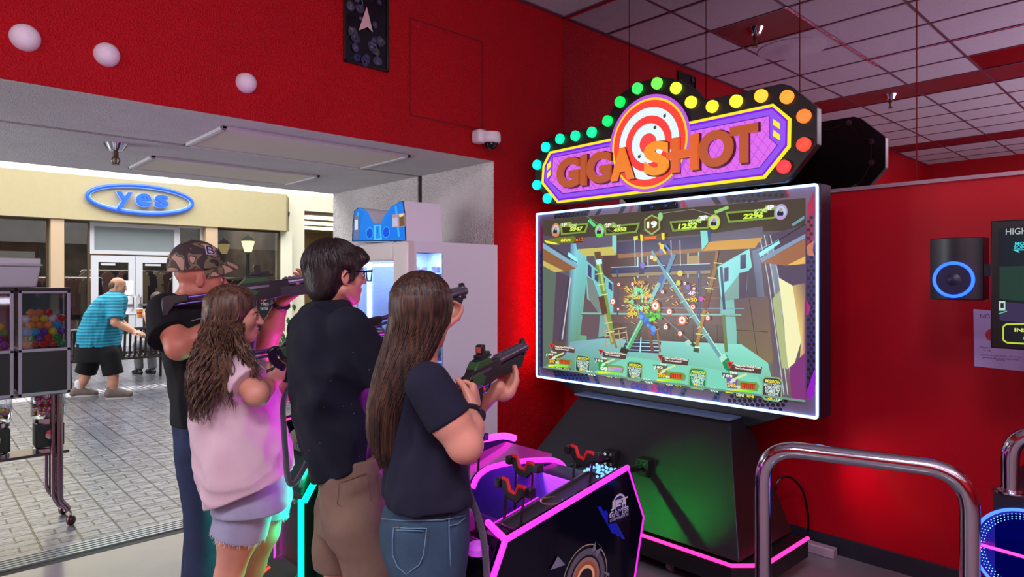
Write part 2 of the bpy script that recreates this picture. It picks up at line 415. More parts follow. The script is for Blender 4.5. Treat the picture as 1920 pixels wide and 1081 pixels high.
# mirror panels above the red wall
M_MIR = mat('mirror', (226, 212, 220), 0.0, 1.0)
seams = [WY]
for px in (1180, 1324, 1500, 1719): seams.append(onx(px, 100, WX-0.01).y)
seams += [0.35, -0.55]
for k in range(len(seams)-1):
    mb = MB().box(WX-0.012, seams[k+1]+0.003, MIRZ, WX-0.001, seams[k]-0.003, CEIL-0.03)
    where = ['leftmost mirror panel, meeting the red corner', 'second mirror panel from the corner, above the target sign', 'third mirror panel from the corner, behind the sign\'s round top',
             'mirror panel behind the sign\'s upper right end', 'mirror panel directly above the blue-ringed wall speaker', 'mirror panel at the right edge of the photo'][k]
    tag(mb.build('mirror_panel', M_MIR), where, 'mirror', 'mirror panels along the top of the right wall')
struct('trim_7', MB().box(WX-0.022, Y0, MIRZ-0.02, WX-0.001, WY, MIRZ), mat('mirror_channel', (170, 140, 158), 0.3, 0.6))

# things on the red wall
M_BALL = mat('white_foam_disc', (232, 220, 232), 0.5, bump=0.3, bscale=200)
for (px, py, ry, lab) in ((47, 71, 25, 'largest white domed disc, leftmost on the red wall'), (200, 103, 22, 'white domed disc, middle one of three on red wall'), (461, 156, 19, 'smallest white domed disc above the two soffit panels')):
    c = ony(px, py, WY); R = (ony(px, py-ry, WY)-c).length
    tag(MB().lathe([(R, 0), (R*0.98, 0.012), (R*0.85, 0.035), (R*0.5, 0.055), (0.001, 0.062)], c, (0, -1, 0), 32).build('wall_disc', M_BALL), lab, 'wall decoration', 'white discs on the red wall')
# poster: generic dark space scene
a, b = ony(643, 118, WY), ony(726, 135, WY); zt = 3.72; zb = (ony(643, 117, WY).z+ony(726, 135, WY).z)/2
po = thing('poster', 'black-framed poster of grey rocks in dark space on the red wall', 'poster', ((a.x+b.x)/2, WY, zb))
mb = MB()
for (p, q, r_, s_) in ((a.x, zb, b.x, zb+.015), (a.x, zt-.015, b.x, zt), (a.x, zb, a.x+.015, zt), (b.x-.015, zb, b.x, zt)): mb.box(p, WY-0.022, q, r_, WY, s_)
mb.build('frame', M_BLACK, po, bevel=0.003)
mb = MB(); mb.box(a.x+.014, WY-0.012, zb+.014, b.x-.014, WY-0.002, zt-.014)
mb.build('backing', mat('poster_night', (16, 16, 24), 0.15), po)
mb = MB(); r2 = random.Random(3); n = 0
def rock(cx, cz, R, cc, y):
    k = 11; pts = [(cx+R*math.cos(2*math.pi*i/k)*r2.uniform(.75, 1.1), y, cz+R*math.sin(2*math.pi*i/k)*r2.uniform(.75, 1.1)) for i in range(k)]
    mb.add(pts, [tuple(range(k))], 0, lin(cc))
    for q in range(5): 
        t = r2.uniform(0, 6.28); rr = R*r2.uniform(.1, .5); ww = R*r2.uniform(.12, .3)
        mb.add([(cx+rr*math.cos(t)+ww*math.cos(2*math.pi*i/7), y-.0002, cz+rr*math.sin(t)+ww*.7*math.sin(2*math.pi*i/7)) for i in range(7)], [tuple(range(7))], 0, lin(tuple(min(255, v+r2.randint(18, 60)) for v in cc)))
W_, H_ = b.x-a.x, zt-zb
for i in range(26):
    rock(a.x+.03+r2.random()*(W_-.06), zb+.03+r2.random()*(H_-.06), r2.uniform(.012, .042), (r2.randint(48, 74),)*2+(r2.randint(70, 96),), WY-0.0125-.0004*i)
cx, cz = a.x+W_*.33, zb+H_*.62
for i in range(14):
    t = i*math.pi/7; L = .10 if i % 2 else .05
    mb.add([(cx+L*math.cos(t), WY-.024, cz+L*math.sin(t)), (cx-.004*math.sin(t), WY-.024, cz+.004*math.cos(t)), (cx+.004*math.sin(t), WY-.024, cz-.004*math.cos(t))], [(0, 1, 2)], 0, lin((200, 214, 255)))
mb.add([(a.x+W_*.30, WY-.0245, zb+H_*.28), (a.x+W_*.48, WY-.0245, zb+H_*.50), (a.x+W_*.62, WY-.0245, zb+H_*.30), (a.x+W_*.5, WY-.0245, zb+H_*.33)], [(0, 1, 2, 3)], 0, lin((210, 176, 180)))
mb.build('artwork', artmat('poster_print', 0, 0.15), po, smooth=False, fixn=False)
# dome camera
c = ony(897, 262, WY); cc = thing('security_camera', 'white dome security camera mounted low on the red wall', 'security camera', c)
mb = MB().obox((c.x-.03, WY-.05, c.z+.01), (.045, 0, 0), (0, .05, 0), (0, 0, .048)); mb.build('mount', M_WHITEP, cc, bevel=.02)
MB().lathe([(.066, .03), (.072, .01), (.072, -.03), (.06, -.045)], (c.x+.035, WY-.10, c.z+.01), (0, 0, 1), 28).build('housing', M_WHITEP, cc)
MB().ball((c.x+.035, WY-.10, c.z-.035), .05, 20).build('dome', mat('dark_dome', (16, 16, 22), 0.04), cc)

# flat light panels in the soffit (unlit)
def soffit_panel(pts, label):
    q = [onz_(p) for p in pts]; t = thing('ceiling_light_panel', label, 'ceiling light', (q[0].x, q[0].y, SOF-0.01), 'flat light panels in the passage soffit')
    x0, x1 = min(p.x for p in q), max(p.x for p in q); y0, y1 = min(p.y for p in q), max(p.y for p in q)
    mb = MB()
    for (a, b, c_, d) in ((x0, y0, x1, y0+.03), (x0, y1-.03, x1, y1), (x0, y0, x0+.03, y1), (x1-.03, y0, x1, y1)): mb.box(a, b, SOF-.022, c_, d, SOF-.002)
    mb.build('frame', mat('panel_frame', (200, 198, 200), .4), t, bevel=.004)
    MB().box(x0+.03, y0+.03, SOF-.014, x1-.03, y1-.03, SOF-.003).build('diffuser', mat('panel_diffuser', (214, 206, 186), .6, bump=.5, bscale=500), t)
def onz_(p):
    dx, dy = ray(p[0]); d = (SOF-EYE)*F/(HY-p[1]); return Vector((d*dx, d*dy, SOF))
soffit_panel([(425, 235), (757, 293), (672, 312), (350, 266)], 'larger unlit ceiling panel in soffit, nearest the red wall')
soffit_panel([(285, 290), (590, 329), (540, 343), (240, 312)], 'smaller unlit ceiling panel in soffit, nearest the mall hall')
def sprinkler(c, label, s=1.0, up=0):
    t = thing('sprinkler', label, 'sprinkler', c, 'ceiling fire sprinklers')
    MB().lathe([(.05*s, 0), (.045*s, -.01*s), (.03*s, -.035*s), (.012*s, -.04*s)], c, (0, 0, 1), 20).build('escutcheon', M_CHROME, t)
    b = MB().lathe([(.012*s, -.03*s), (.012*s, -.06*s), (.006*s, -.065*s), (.004*s, -.09*s)], c, (0, 0, 1), 12)
    b.tube(arc((c[0], c[1], c[2]-.078*s), .016*s, 0, math.pi*2, 14, (1, 0, 0), (0, 0, 1)), .003*s, 6, closed=True)
    b.lathe([(.018*s, -.095*s), (.018*s, -.098*s)], c, (0, 0, 1), 14); b.build('head', mat('sprinkler_brass', (120, 100, 80), .3, .9), t)
c = onz_((217, 268)); sprinkler((c.x, c.y, SOF-.004), 'chrome fire sprinkler hanging from the pale passage soffit', 1.4)
for (x, y, l) in ((2.62, 2.72, 'fire sprinkler in the small red ceiling bay, seen in mirror'), (-0.45, 2.6, 'fire sprinkler on the long red ceiling strip, seen in mirror'), (-0.45, 1.2, 'fire sprinkler on far end of the red ceiling strip')):
    sprinkler((x, y, CEIL+.0), l, 1.6)
MB_ = MB().lathe([(.30, 0), (.30, -.006), (.27, -.01), (.12, -.012), (.1, -.02), (.001, -.02)], (1.9, 2.72, CEIL), (0, 0, 1), 40)
tag(MB_.build('ceiling_vent', M_TILE), 'round white ceiling diffuser reflected in the mirror panels', 'vent')
# ================================================================ the mall hall beyond the opening
FY = 18.5
V = (0, 0, 1)
def fx(px): dx, dy = ray(px); return FY/dy*dx
def fz(px, py): return ony(px, py, FY).z
M_FAS = mat('fascia_paint', (184, 170, 130), .85, bump=.1, bscale=60, var=.02)
M_COL = mat('cream_column', (200, 172, 140), .8); M_UP = mat('upper_wall_paint', (236, 232, 206), .9); M_WFR = mat('white_door_frame', (205, 205, 210), .4)
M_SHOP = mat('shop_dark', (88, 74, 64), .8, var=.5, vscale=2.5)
ZF0, ZF1 = 3.06, 4.10
# fascia and wall bits
xr = fx(546)
struct('wall_shop_fascia', MB().box(-26, FY-.35, ZF0, fx(527), FY+.1, ZF1).prism([(fx(527), FY-.35, ZF0), (fx(546), FY+.2, ZF0), (fx(527), FY+.2, ZF0)], (0, 0, ZF1-ZF0)), M_FAS)
struct('wall_upper', MB().box(-26, FY+.5, ZF1-.3, 22, FY+.6, 8.4), M_UP)
struct('ceiling_shelf_trim', MB().box(-26, FY-.35, ZF1, fx(527), FY+.5, ZF1+.01), M_UP)
struct('wall_hall_right', MB().box(fx(546), FY+.15, 0, fx(575), FY+.35, 8).box(fx(575), FY+.15, fz(600, 396), 22, FY+.35, 8), M_UP)
struct('ceiling_hall', MB().box(-26, 6.2, 8.3, -2, 32, 8.4).box(-2, 6.2, 8.3, 22, 18.42, 8.4).box(-2, 18.98, 8.3, 22, 32, 8.4), mat('hall_ceiling', (225, 222, 214), .9))  # roof out of view, gap placed so sun falls only around the bench
struct('wall_hall_left', MB().box(-26.1, 6.2, 0, -26, 32, 8.3), M_UP)
# columns
for k, (a, b) in enumerate(((91, 116), (379, 401))):
    struct('pillar_%d' % (k+1), MB().box(fx(a), FY-.3, 0, fx(b), FY+.1, ZF0), M_COL)
struct('wall_shop_end', MB().box(fx(524), FY-.1, 0, fx(545), FY+.3, ZF0), M_UP)
# shop interior
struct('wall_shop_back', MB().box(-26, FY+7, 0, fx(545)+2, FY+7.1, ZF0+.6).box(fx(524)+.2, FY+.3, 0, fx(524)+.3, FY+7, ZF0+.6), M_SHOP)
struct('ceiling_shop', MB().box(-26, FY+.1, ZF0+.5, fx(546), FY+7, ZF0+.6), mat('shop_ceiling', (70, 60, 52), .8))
G = glass('shop_glass', (190, 195, 200), .01, .10)
GT = mat('transom_film', (132, 140, 142), .2)
def window(n, a, b, z0, z1, y=FY, g=G, fw=.05, fr=M_WFR):
    x0, x1 = fx(a), fx(b); mb = MB()
    mb.box(x0, y-.04, z0, x0+fw, y+.04, z1).box(x1-fw, y-.04, z0, x1, y+.04, z1).box(x0+fw, y-.039, z0, x1-fw, y+.039, z0+fw).box(x0+fw, y-.039, z1-fw, x1-fw, y+.039, z1)
    o = struct('window_%d' % n, mb, fr)
    MB().box(x0+fw, y-.004, z0+fw, x1-fw, y+.004, z1-fw).build('pane', g, o)
    return o
M_BFR = mat('bronze_frame', (96, 84, 66), .4, .5)
window(1, -160, 91, .05, ZF0, fr=M_BFR); window(2, 116, 168, .05, ZF0, fr=M_BFR); window(3, 168, 333, fz(250, 477), ZF0-.02, g=GT, fw=.09); window(4, 333, 379, .05, ZF0)
window(5, 401, 524, .35, ZF0, fr=M_BFR)
struct('wall_sill', MB().box(fx(401), FY-.1, 0, fx(524), FY+.1, .35), M_FAS)
zd = fz(250, 480)
for k, (a, b, hs) in enumerate(((170, 253, 1), (254, 335, -1))):
    x0, x1 = fx(a), fx(b); mb = MB(); w_ = .15
    mb.box(x0, FY-.05, 0, x0+w_, FY+.03, zd).box(x1-w_, FY-.05, 0, x1, FY+.03, zd).box(x0+w_, FY-.049, zd-.16, x1-w_, FY+.029, zd).box(x0+w_, FY-.049, 0, x1-w_, FY+.029, .3)
    o = struct('door_%d' % (k+1), mb, M_WFR); MB().box(x0+w_, FY-.008, .3, x1-w_, FY, zd-.16).build('pane', G, o)
    MB().box(x0+.05, FY-.10, 1.0, x1-.05, FY-.07, 1.05).build('door_handle', M_ALU, o)
    hx = x1-w_/2 if hs > 0 else x0+w_/2
    MB().tube(rounded([(hx, FY-.05, 1.28), (hx, FY-.16, 1.26), (hx, FY-.16, .92), (hx, FY-.05, .90)], .06, 5), .018, 8).build('door_handle', M_CHROME, o)
    MB().box(x0+.2, FY-.09, zd-.24, x1-.45, FY-.05, zd-.19).build('door_closer', M_WFR, o)
for (x, z, w_, h_, l) in ((fx(240), 1.45, .22, .36, 'small white paper notice on the left shop door, upper'), (fx(236), 1.02, .42, .46, 'white paper notice on the left shop door, lower')):
    tag(MB().box(x-w_/2, FY-.065, z-h_/2, x+w_/2, FY-.055, z+h_/2).build('door_notice', M_WHITEP, None), l, 'notice')
# store sign: blue oval ring and the letters yes
ys = thing('store_sign', 'blue oval sign reading yes above the white shop doors', 'sign', (fx(262), FY-.4, 3.5))
M_YES = mat('sign_blue', (36, 92, 225), .35, em=(30, 90, 255), es=.55); M_YESW = mat('sign_pale_edge', (150, 190, 255), .4, em=(150, 190, 255), es=.4)
Y = FY-.42; L_, R_, T_, B_ = ony(161, 366, Y), ony(363, 381, Y), ony(255, 345, Y), ony(270, 402, Y)
cx_, rx_ = (L_.x+R_.x)/2, (R_.x-L_.x)/2; cz_, rz_ = (T_.z+B_.z)/2, (T_.z-B_.z)/2
el = lambda r, y, k=48: [Vector((cx_+math.cos(t)*rx_*(1-r/rx_), y, cz_+math.sin(t)*rz_*(1-r/rz_))) for t in [2*math.pi*i/k for i in range(k)]]
MB().tube(el(.03, Y), .045, 8, closed=True, flat=1).build('oval_ring', M_YES, ys); MB().tube(el(.075, Y+.01), .02, 6, closed=True).build('ring_edge', M_YESW, ys)
for ch, a, b, py0, py1 in (('y', 218, 247, 389, 359), ('e', 255, 282, 386, 362), ('s', 290, 314, 388, 365)):
    p = ony(a, py0, Y); q = ony(b, py0, Y); h = ony(a, py1, Y).z-p.z
    o = MB(); put_text(o, ch, p, (1, 0, 0), V, width=q.x-p.x, height=h, bold=.018, depth=.10, out=(0, -1, 0)); l_ = o.build('sign_letter', M_YES, ys, smooth=False)
    o = MB(); put_text(o, ch, p+Vector((-.015, .08, -.015)), (1, 0, 0), V, width=q.x-p.x+.03, height=h+.03, bold=.03, depth=.05, out=(0, -1, 0)); o.build('letter_edge', M_YESW, l_, smooth=False)
# shop insides: garment racks, mannequin-free rows of clothes, ceiling lights
r6 = random.Random(8)
cols = [(70, 40, 46), (60, 64, 92), (120, 96, 84), (150, 110, 120), (40, 38, 44), (96, 88, 80), (160, 150, 140), (90, 50, 50)]
def garment(x, y, z, w, h, m, par=None, lab=None):
    mb = MB(); n = 9; t = .10
    pr = [(-w*.10, 0), (-w*.5, -h*.10), (-w*.62, -h*.42), (-w*.42, -h*.44), (-w*.40, -h*.25), (-w*.42, -h), (w*.42, -h), (w*.40, -h*.25), (w*.42, -h*.44), (w*.62, -h*.42), (w*.5, -h*.10), (w*.10, 0)]
    mb.prism([(x+a_, y, z+b_) for a_, b_ in pr], (0, t, 0)); o = mb.build('garment', m, par, bevel=.01); return o
racks = [(150, FY+1.2, 1.7, 'clothes rack behind the narrow glass left of doors'), (60, FY+1.6, 1.7, 'clothes rack behind the leftmost shop window'), (215, FY+2.2, 1.9, 'clothes rack seen through the left shop door'), (305, FY+2.4, 1.9, 'clothes rack seen through the right shop door'), (450, FY+1.6, 1.7, 'clothes rack behind the large right shop window'), (355, FY+1.4, 1.7, 'clothes rack behind the narrow glass right of doors')]
for (px, y, z, lab) in racks:
    x = y/ray(px)[1]*ray(px)[0]; w_ = {150: 1.0, 60: 2.2, 215: 1.6, 305: 1.6, 450: 2.6, 355: 1.0}[px]
    t = thing('clothes_rack', lab, 'clothes rack', (x, y, 0), 'clothes racks inside the shop')
    MB().tube(rounded([(x-w_/2, y, 0), (x-w_/2, y, z), (x+w_/2, y, z), (x+w_/2, y, 0)], .08, 4), .02, 8).build('rail_frame', M_CHROME, t)
    k = int(w_/.17)
    for i in range(k):
        c = r6.choice(cols); garment(x-w_/2+.12+i*.17, y-.05+r6.uniform(-.05, .05), z-.03, .30, r6.uniform(.7, 1.1), mat('cloth_%d_%d_%d' % c, c, .9), t)
for (px, y, lab) in ((60, FY+3.5, 'bright strip light over the leftmost window display'), (140, FY+3, 'shop strip light left of the doors'), (215, FY+4, 'strip light above the left door'), (300, FY+4.4, 'strip light above the right door'), (60, FY+5.5, 'farthest strip light at the left of the shop'), (125, FY+5, 'strip light beside the first cream pillar'), (405, FY+3.4, 'strip light behind the right shop window')):
    x = y/ray(px)[1]*ray(px)[0]
    tag(MB().box(x-.7, y-.06, ZF0+.44, x+.7, y+.06, ZF0+.5).build('strip_light', emit('shop_tube', (255, 235, 190), 9), None), lab, 'ceiling light', 'strip lights inside the shop')
area('lamp_shop', (4.5, FY+3, ZF0+.4), (8, 3), 700, (1.0, .86, .66))
area('lamp_shop_b', (fx(20), FY+.8, ZF0-.1), (2, .5), 60, (1.0, .62, .22)); area('lamp_shop_c', (fx(356), FY+.7, ZF0-.1), (.7, .4), 30, (1.0, .62, .22))
# writing inside the shop glass, seen from behind
mb = MB(); 
for s_, px, w_ in (('SHOP', 122, .75), ('OPEN', 182, 1.7)):
    x = fx(px); put_text(mb, s_, (x+w_, FY+.06, ZF0-.36), (-1, 0, 0), V, width=w_, height=.26, bold=.02)
# street-lamp style lantern
def lampost(px, y, z, lab):
    x = y/ray(px)[1]*ray(px)[0]; t = thing('lamp_post', lab, 'lamp post', (x, y, 0))
    MB().lathe([(.14, 0), (.12, .12), (.06, .2), (.045, .5), (.04, z-.35), (.06, z-.32), (.04, z-.28)], (x, y, 0), n=16).build('pole', mat('dark_iron', (40, 48, 48), .5, .6), t)
    MB().lathe([(.09, z-.28), (.17, z), (.001, z)], (x, y, 0), n=6).build('lantern', emit('lantern_glow', (255, 225, 150), 2.2), t)
    MB().lathe([(.19, z), (.10, z+.10), (.03, z+.14), (.001, z+.2)], (x, y, 0), n=6).build('lamp_cap', mat('dark_iron', (40, 48, 48), .5, .6), t)
lampost(465, FY-.9, ony(465, 452, FY-.9).z+.0, 'iron lamp post with glowing lantern before the right shop window')
# corridor beyond, at the right of the facade
struct('wall_corridor', MB().box(fx(575)-.2, FY+9, 0, 22, FY+9.1, 5), mat('corridor_wall', (206, 180, 130), .8)); struct('ceiling_corridor', MB().box(fx(575), FY+.4, 3.75, 22, FY+9, 3.85), mat('corridor_ceiling', (196, 176, 140), .9))
for i in range(3): tag(MB().box(9.6+i*.8, FY+1.5+i*2, 3.66, 11.4+i*.8, FY+1.8+i*2, 3.74).build('corridor_light', emit('corridor_tube', (255, 240, 200), 5), None), ['corridor strip light nearest the hall, right of the shop', 'middle strip light of the corridor ceiling', 'farthest strip light of the corridor ceiling'][i], 'ceiling light', 'strip lights in the corridor')
area('lamp_corridor', (11.5, FY+5, 3.6), (3, 4), 60, (1.0, .85, .6))
# A-board by the passage
bx = thing('sign_board', 'dark standing sign board with white lettering beside the shop', 'sign board', (atd(495, 600, 12).x, atd(495, 600, 12).y, 0))
Yb = 10.9; a, b, c_, d = ony(486, 545, Yb), ony(506, 545, Yb), ony(506, 610, Yb), ony(486, 610, Yb)
MB().box(a.x-.12, Yb, .25, b.x+.02, Yb+.04, a.z).build('board', mat('board_slate', (44, 46, 54), .4), bx, bevel=.01)
MB().box(a.x-.1, Yb-.02, 0, a.x-.06, Yb+.3, .3).box(b.x-.04, Yb-.02, 0, b.x, Yb+.3, .3).build('stand', M_ALU, bx)
mb = MB()
for s_, px0, py0, w_, h_ in (('TIC+', 488, 563, .14, .075), ('SECTION OF', 487, 573, .15, .05), ('THE STORE', 488, 581, .13, .045)):
    p = ony(px0, py0, Yb-.003); put_text(mb, s_, p, (1, 0, 0), V, width=w_, height=h_, bold=.02, c=lin((225, 225, 225)))
mb.build('lettering', artmat('board_print', 0), bx, smooth=False, fixn=False)
# potted shrub behind the players
pt = thing('potted_plant', 'leafy green potted plant beyond the dark-haired player', 'potted plant', (atd(548, 590, 9.4).x, atd(548, 590, 9.4).y, 0))
pc = atd(548, 590, 9.4)
MB().lathe([(.16, 0), (.22, .45), (.24, .5), (.2, .5), (.18, .42), (.001, .42)], (pc.x, pc.y, 0), n=20).build('pot', mat('plant_pot', (120, 90, 70), .7), pt)
mb = MB(); r7 = random.Random(9)
for i in range(130):
    t = r7.uniform(0, 6.28); e = r7.uniform(.1, 1.35); L = r7.uniform(.25, .8); d = Vector((math.cos(t)*math.cos(e), math.sin(t)*math.cos(e), math.sin(e)))
    b = Vector((pc.x, pc.y, .45))+d*L; s_ = d.cross(Vector((0, 0, 1))).normalized()*r7.uniform(.02, .035); q = b+d*r7.uniform(.10, .16)+Vector((0, 0, -.03))
    mb.add([b, b+(q-b)*.5+s_, q, b+(q-b)*.5-s_], [(0, 1, 2, 3)])
mb.build('foliage', mat('leaf_green', (70, 120, 50), .5), pt, fixn=False)
mb = MB()
for i in range(9):
    t = i*.7; mb.tube([(pc.x, pc.y, .42), (pc.x+.15*math.cos(t), pc.y+.15*math.sin(t), .8), (pc.x+.25*math.cos(t), pc.y+.25*math.sin(t), 1.05)], .006, 5)
mb.build('stem', mat('stem_brown', (80, 70, 40), .7), pt)
# benches: dark metal slats, back towards the arcade
def bench(xa, xb, y, label):
    t = thing('bench', label, 'bench', ((xa+xb)/2, y, 0)); M_IR = mat('bench_iron', (58, 54, 50), .35, .7)
    mb = MB(); n = int((xb-xa)/.072)
    for i in range(n):
        x = xa+.05+(xb-xa-.1)*i/(n-1)
        mb.tube([(x, y+.50, .44), (x, y+.12, .40), (x, y+.04, .44), (x, y-.02, .84)], .008, 6, flat=2.5)
    s = mb.build('slats', M_IR, t)
    MB().tube([(xa, y-.02, .86), (xb, y-.02, .86)], .024, 8).build('top_rail', M_IR, t); MB().tube([(xa, y+.50, .44), (xb, y+.50, .44)], .022, 8).build('seat_rail', M_IR, t); MB().tube([(xa, y+.07, .39), (xb, y+.07, .39)], .022, 8).build('seat_rail', M_IR, t)
    for x in (xa, xb):
        MB().tube(rounded([(x, y-.03, 0), (x, y+.05, .36), (x, y+.0, .86)], .1, 4), .022, 8).build('leg', M_IR, t); MB().tube(rounded([(x, y+.52, 0), (x, y+.50, .44)], .1, 4), .022, 8).build('leg', M_IR, t)
        MB().tube(rounded([(x, y+.0, .66), (x, y+.35, .68), (x, y+.5, .60), (x, y+.5, .44)], .08, 4), .018, 8).build('armrest', M_IR, t)
YB = 11.7
bench(YB/ray(132)[1]*ray(132)[0], YB/ray(318)[1]*ray(318)[0], YB, 'long dark metal slatted bench before the shop doors')

# ================================================================ capsule vending rack at the left
rk = thing('capsule_vending_rack', 'chrome wheeled rack of clear capsule-toy and gumball machines at left', 'vending machine', (.3, 5.3, 0))
YF = 5.16; M_PUR = mat('machine_edge', (156, 150, 166), .35, .15); M_CB = mat('cabinet_black', (16, 16, 20), .5, bump=.2, bscale=400)
GC = glass('capsule_glass', (225, 230, 235), .03, .08)
ZT, ZM, ZB_, DEP = 1.545, 1.16, .87, .30
def capsule_cabinet(x0, x1):
    o = MB(); e = .02
    for x in (x0, x1-e): 
        for y in (YF, YF+DEP-e): o.box(x, y, ZB_, x+e, y+e, ZT)
    for z in (ZB_, ZM-.01, ZT-e):
        o.box(x0, YF, z, x1, YF+e, z+e).box(x0, YF+DEP-e, z, x1, YF+DEP, z+e).box(x0, YF, z, x0+e, YF+DEP, z+e).box(x1-e, YF, z, x1, YF+DEP, z+e)
    c = o.build('cabinet_frame', M_PUR, rk, bevel=.003)
    MB().box(x0+e, YF+.004, ZB_+e, x1-e, YF+DEP-.01, ZM-.01).build('coin_panel', M_CB, c)
    MB().box(x0+e, YF+.003, ZM+.01, x1-e, YF+.008, ZT-e).build('front_pane', GC, c)
    MB().box(x0+.005, YF+.02, ZM+.01, x0+.010, YF+DEP-.02, ZT-e).build('side_pane', GC, c); MB().box(x1-.010, YF+.02, ZM+.01, x1-.005, YF+DEP-.02, ZT-e).build('side_pane', GC, c)
    MB().box(x0+e, YF+DEP-.012, ZM+.01, x1-e, YF+DEP-.008, ZT-e).build('back_pane', mat('capsule_frost', (150, 172, 168), .5, alpha=.72), c)
    MB().box(x0-.006, YF-.006, ZT-.004, x1+.006, YF+DEP+.006, ZT+.016).build('lid', M_BLACK, c, bevel=.004)
    return c
xc0, xc1 = .545, .823
capsule_cabinet(xc0, xc1); capsule_cabinet(xc0-.30, xc1-.30)
capc = [(235, 120, 40), (60, 160, 220), (220, 40, 30), (225, 200, 60), (110, 50, 160), (240, 150, 60), (230, 200, 210), (60, 150, 70), (200, 70, 50), (255, 140, 70)]
def capmat(c): return mat('capsule_%d_%d_%d' % c, c, .12, coat=.5, em=c, es=.06)
r8 = random.Random(12); R_ = .034
proto = {}
def capsule(c, p, lab, grp):
    if c not in proto:
        m_ = MB(); m_.ball((0, 0, 0), R_, 20); o = m_.build('toy_capsule', capmat(c), None)
        s_ = MB(); s_.tube([Vector((math.cos(t)*R_*1.01, math.sin(t)*R_*1.01, 0)) for t in [i*math.pi/10 for i in range(20)]],   .0010, 5, closed=True); q = s_.build('seam', mat('seam_white', (235, 230, 230), .3), o)
        proto[c] = o; n = o
    else:
        n = proto[c].copy(); COL.objects.link(n)
        for ch in kids(proto[c]): k_ = ch.copy(); COL.objects.link(k_); k_.parent = n
    n.location = p; n.rotation_euler = (r8.uniform(0, 3), r8.uniform(0, 3), 0)
    return tag(n, lab, 'toy capsule', grp)
names = {capc[0]: 'orange', capc[1]: 'light blue', capc[2]: 'red', capc[3]: 'yellow', capc[4]: 'purple', capc[5]: 'pale orange', capc[6]: 'clear pink', capc[7]: 'green', capc[8]: 'brick red', capc[9]: 'peach'}
front = [[5, 8, 2, 8, 7], [7, 4, 2, 7], [1, 1, 4, 3, 4], [5, 0, 9, 1], [6, 5, 3, 6, 2], [9, 0, 2]]
nth = ['bottom row', 'second row up', 'third row up', 'fourth row up', 'fifth row up', 'top row']; pos = ['leftmost', 'second from left', 'third from left', 'fourth from left', 'fifth from left']
R_ = .0235
def pile(x0, rows, side, back):
    for row, ids in enumerate(rows):
        for j, k in enumerate(ids):
            for layer in range(back if row < 5 else 1):
                c = capc[k] if layer == 0 else r8.choice(capc)
                p = (x0+.02+R_+.0002+(.0 if row % 2 == 0 else R_)+j*.0476, YF+.010+R_+layer*.0476, ZM+.011+R_+row*.0414)
                capsule(c, p, '%s toy capsule in %s cabinet, front layer, %s, %s' % (names[c], side, nth[row], pos[j]) if layer == 0 else 'toy capsule in the %s cabinet, behind the front layer' % side, '%s cabinet toy capsules%s' % (side, '' if layer == 0 else ', behind the front'))
pile(xc0, front, 'right', 3)
pile(xc0-.30, [[7, 4, 1, 7, 4], [1, 7, 1, 4], [7, 3, 0, 1, 7], [3, 7, 7, 3]], 'left', 2)
# small gumball machines beneath
gumc = [(210, 40, 90), (230, 190, 60), (60, 140, 90), (200, 60, 40), (130, 60, 150), (230, 90, 150)]
def gumball(x, y, fill):
    z0 = .49
    b = MB().lathe([(.085, 0), (.085, .025), (.075, .03), (.075, .19), (.085, .195), (.085, .22), (.05, .225)], (x, y, z0), n=4 if False else 24).build('gumball_machine_base', M_CHROME, rk)
    MB().box(x-.078, y-.080, z0+.035, x+.078, y+.07, z0+.185).build('body', M_CB, b, bevel=.008)
    MB().lathe([(.012, 0), (.03, .004), (.03, .02), (.012, .024)], (x, y-.083, z0+.12), (0, -1, 0), 16).build('crank', M_CHROME, b)
    MB().lathe([(.088, .225), (.095, .24), (.095, .375), (.092, .38)], (x, y, z0), n=28).build('globe', GC, b)
    g = MB()
    for i in range(90 if not fill else 120):
        a = r8.uniform(0, 6.28); q = math.sqrt(r8.random())*.078; g.ball((x+q*math.cos(a), y+q*math.sin(a), z0+.245+r8.random()*(.055 if not fill else .11)), .0125, 8, m=i % 6)
    tag(g.build('gumballs', [mat('gum_%d_%d_%d' % c, c, .25) for c in gumc], b), kind='stuff')
gumball(.43, YF+.10, False); gumball(.715, YF+.10, True); gumball(.16, YF+.10, False)
mb = MB().box(-.1, YF+.02, .472, .82, YF+.22, .49); mb.build('shelf', mat('shelf_metal', (90, 76, 84), .3, .8), rk, bevel=.003)
MB().box(-.1, YF+.02, .862, .82, YF+.28, .872).build('top_tray', M_PUR, rk)
for (yy, dz) in ((YF-.02, 0), (YF+.26, 0)):
    l = MB().tube(rounded([(.76, yy, .87), (.76, yy, .17), (.80, yy, .12), (.80, yy, .10)], .06, 6), .020, 14).tube(rounded([(.725, yy, .87), (.725, yy, .20), (.76, yy, .14)], .06, 6), .012, 12).build('leg', mat('leg_chrome', (150, 130, 140), .15, 1.0), rk)
    MB().tube([(.80, yy, .12), (.82, yy-.01, .085), (.82, yy-.01, .05)], .009, 8).build('caster_stem', M_CHROME, l)
    MB().ball((.82, yy-.01, .036), .036, 16, sc=(.8, 1, 1)).build('caster_ball', mat('caster_dark', (70, 40, 40), .2, .6), l)
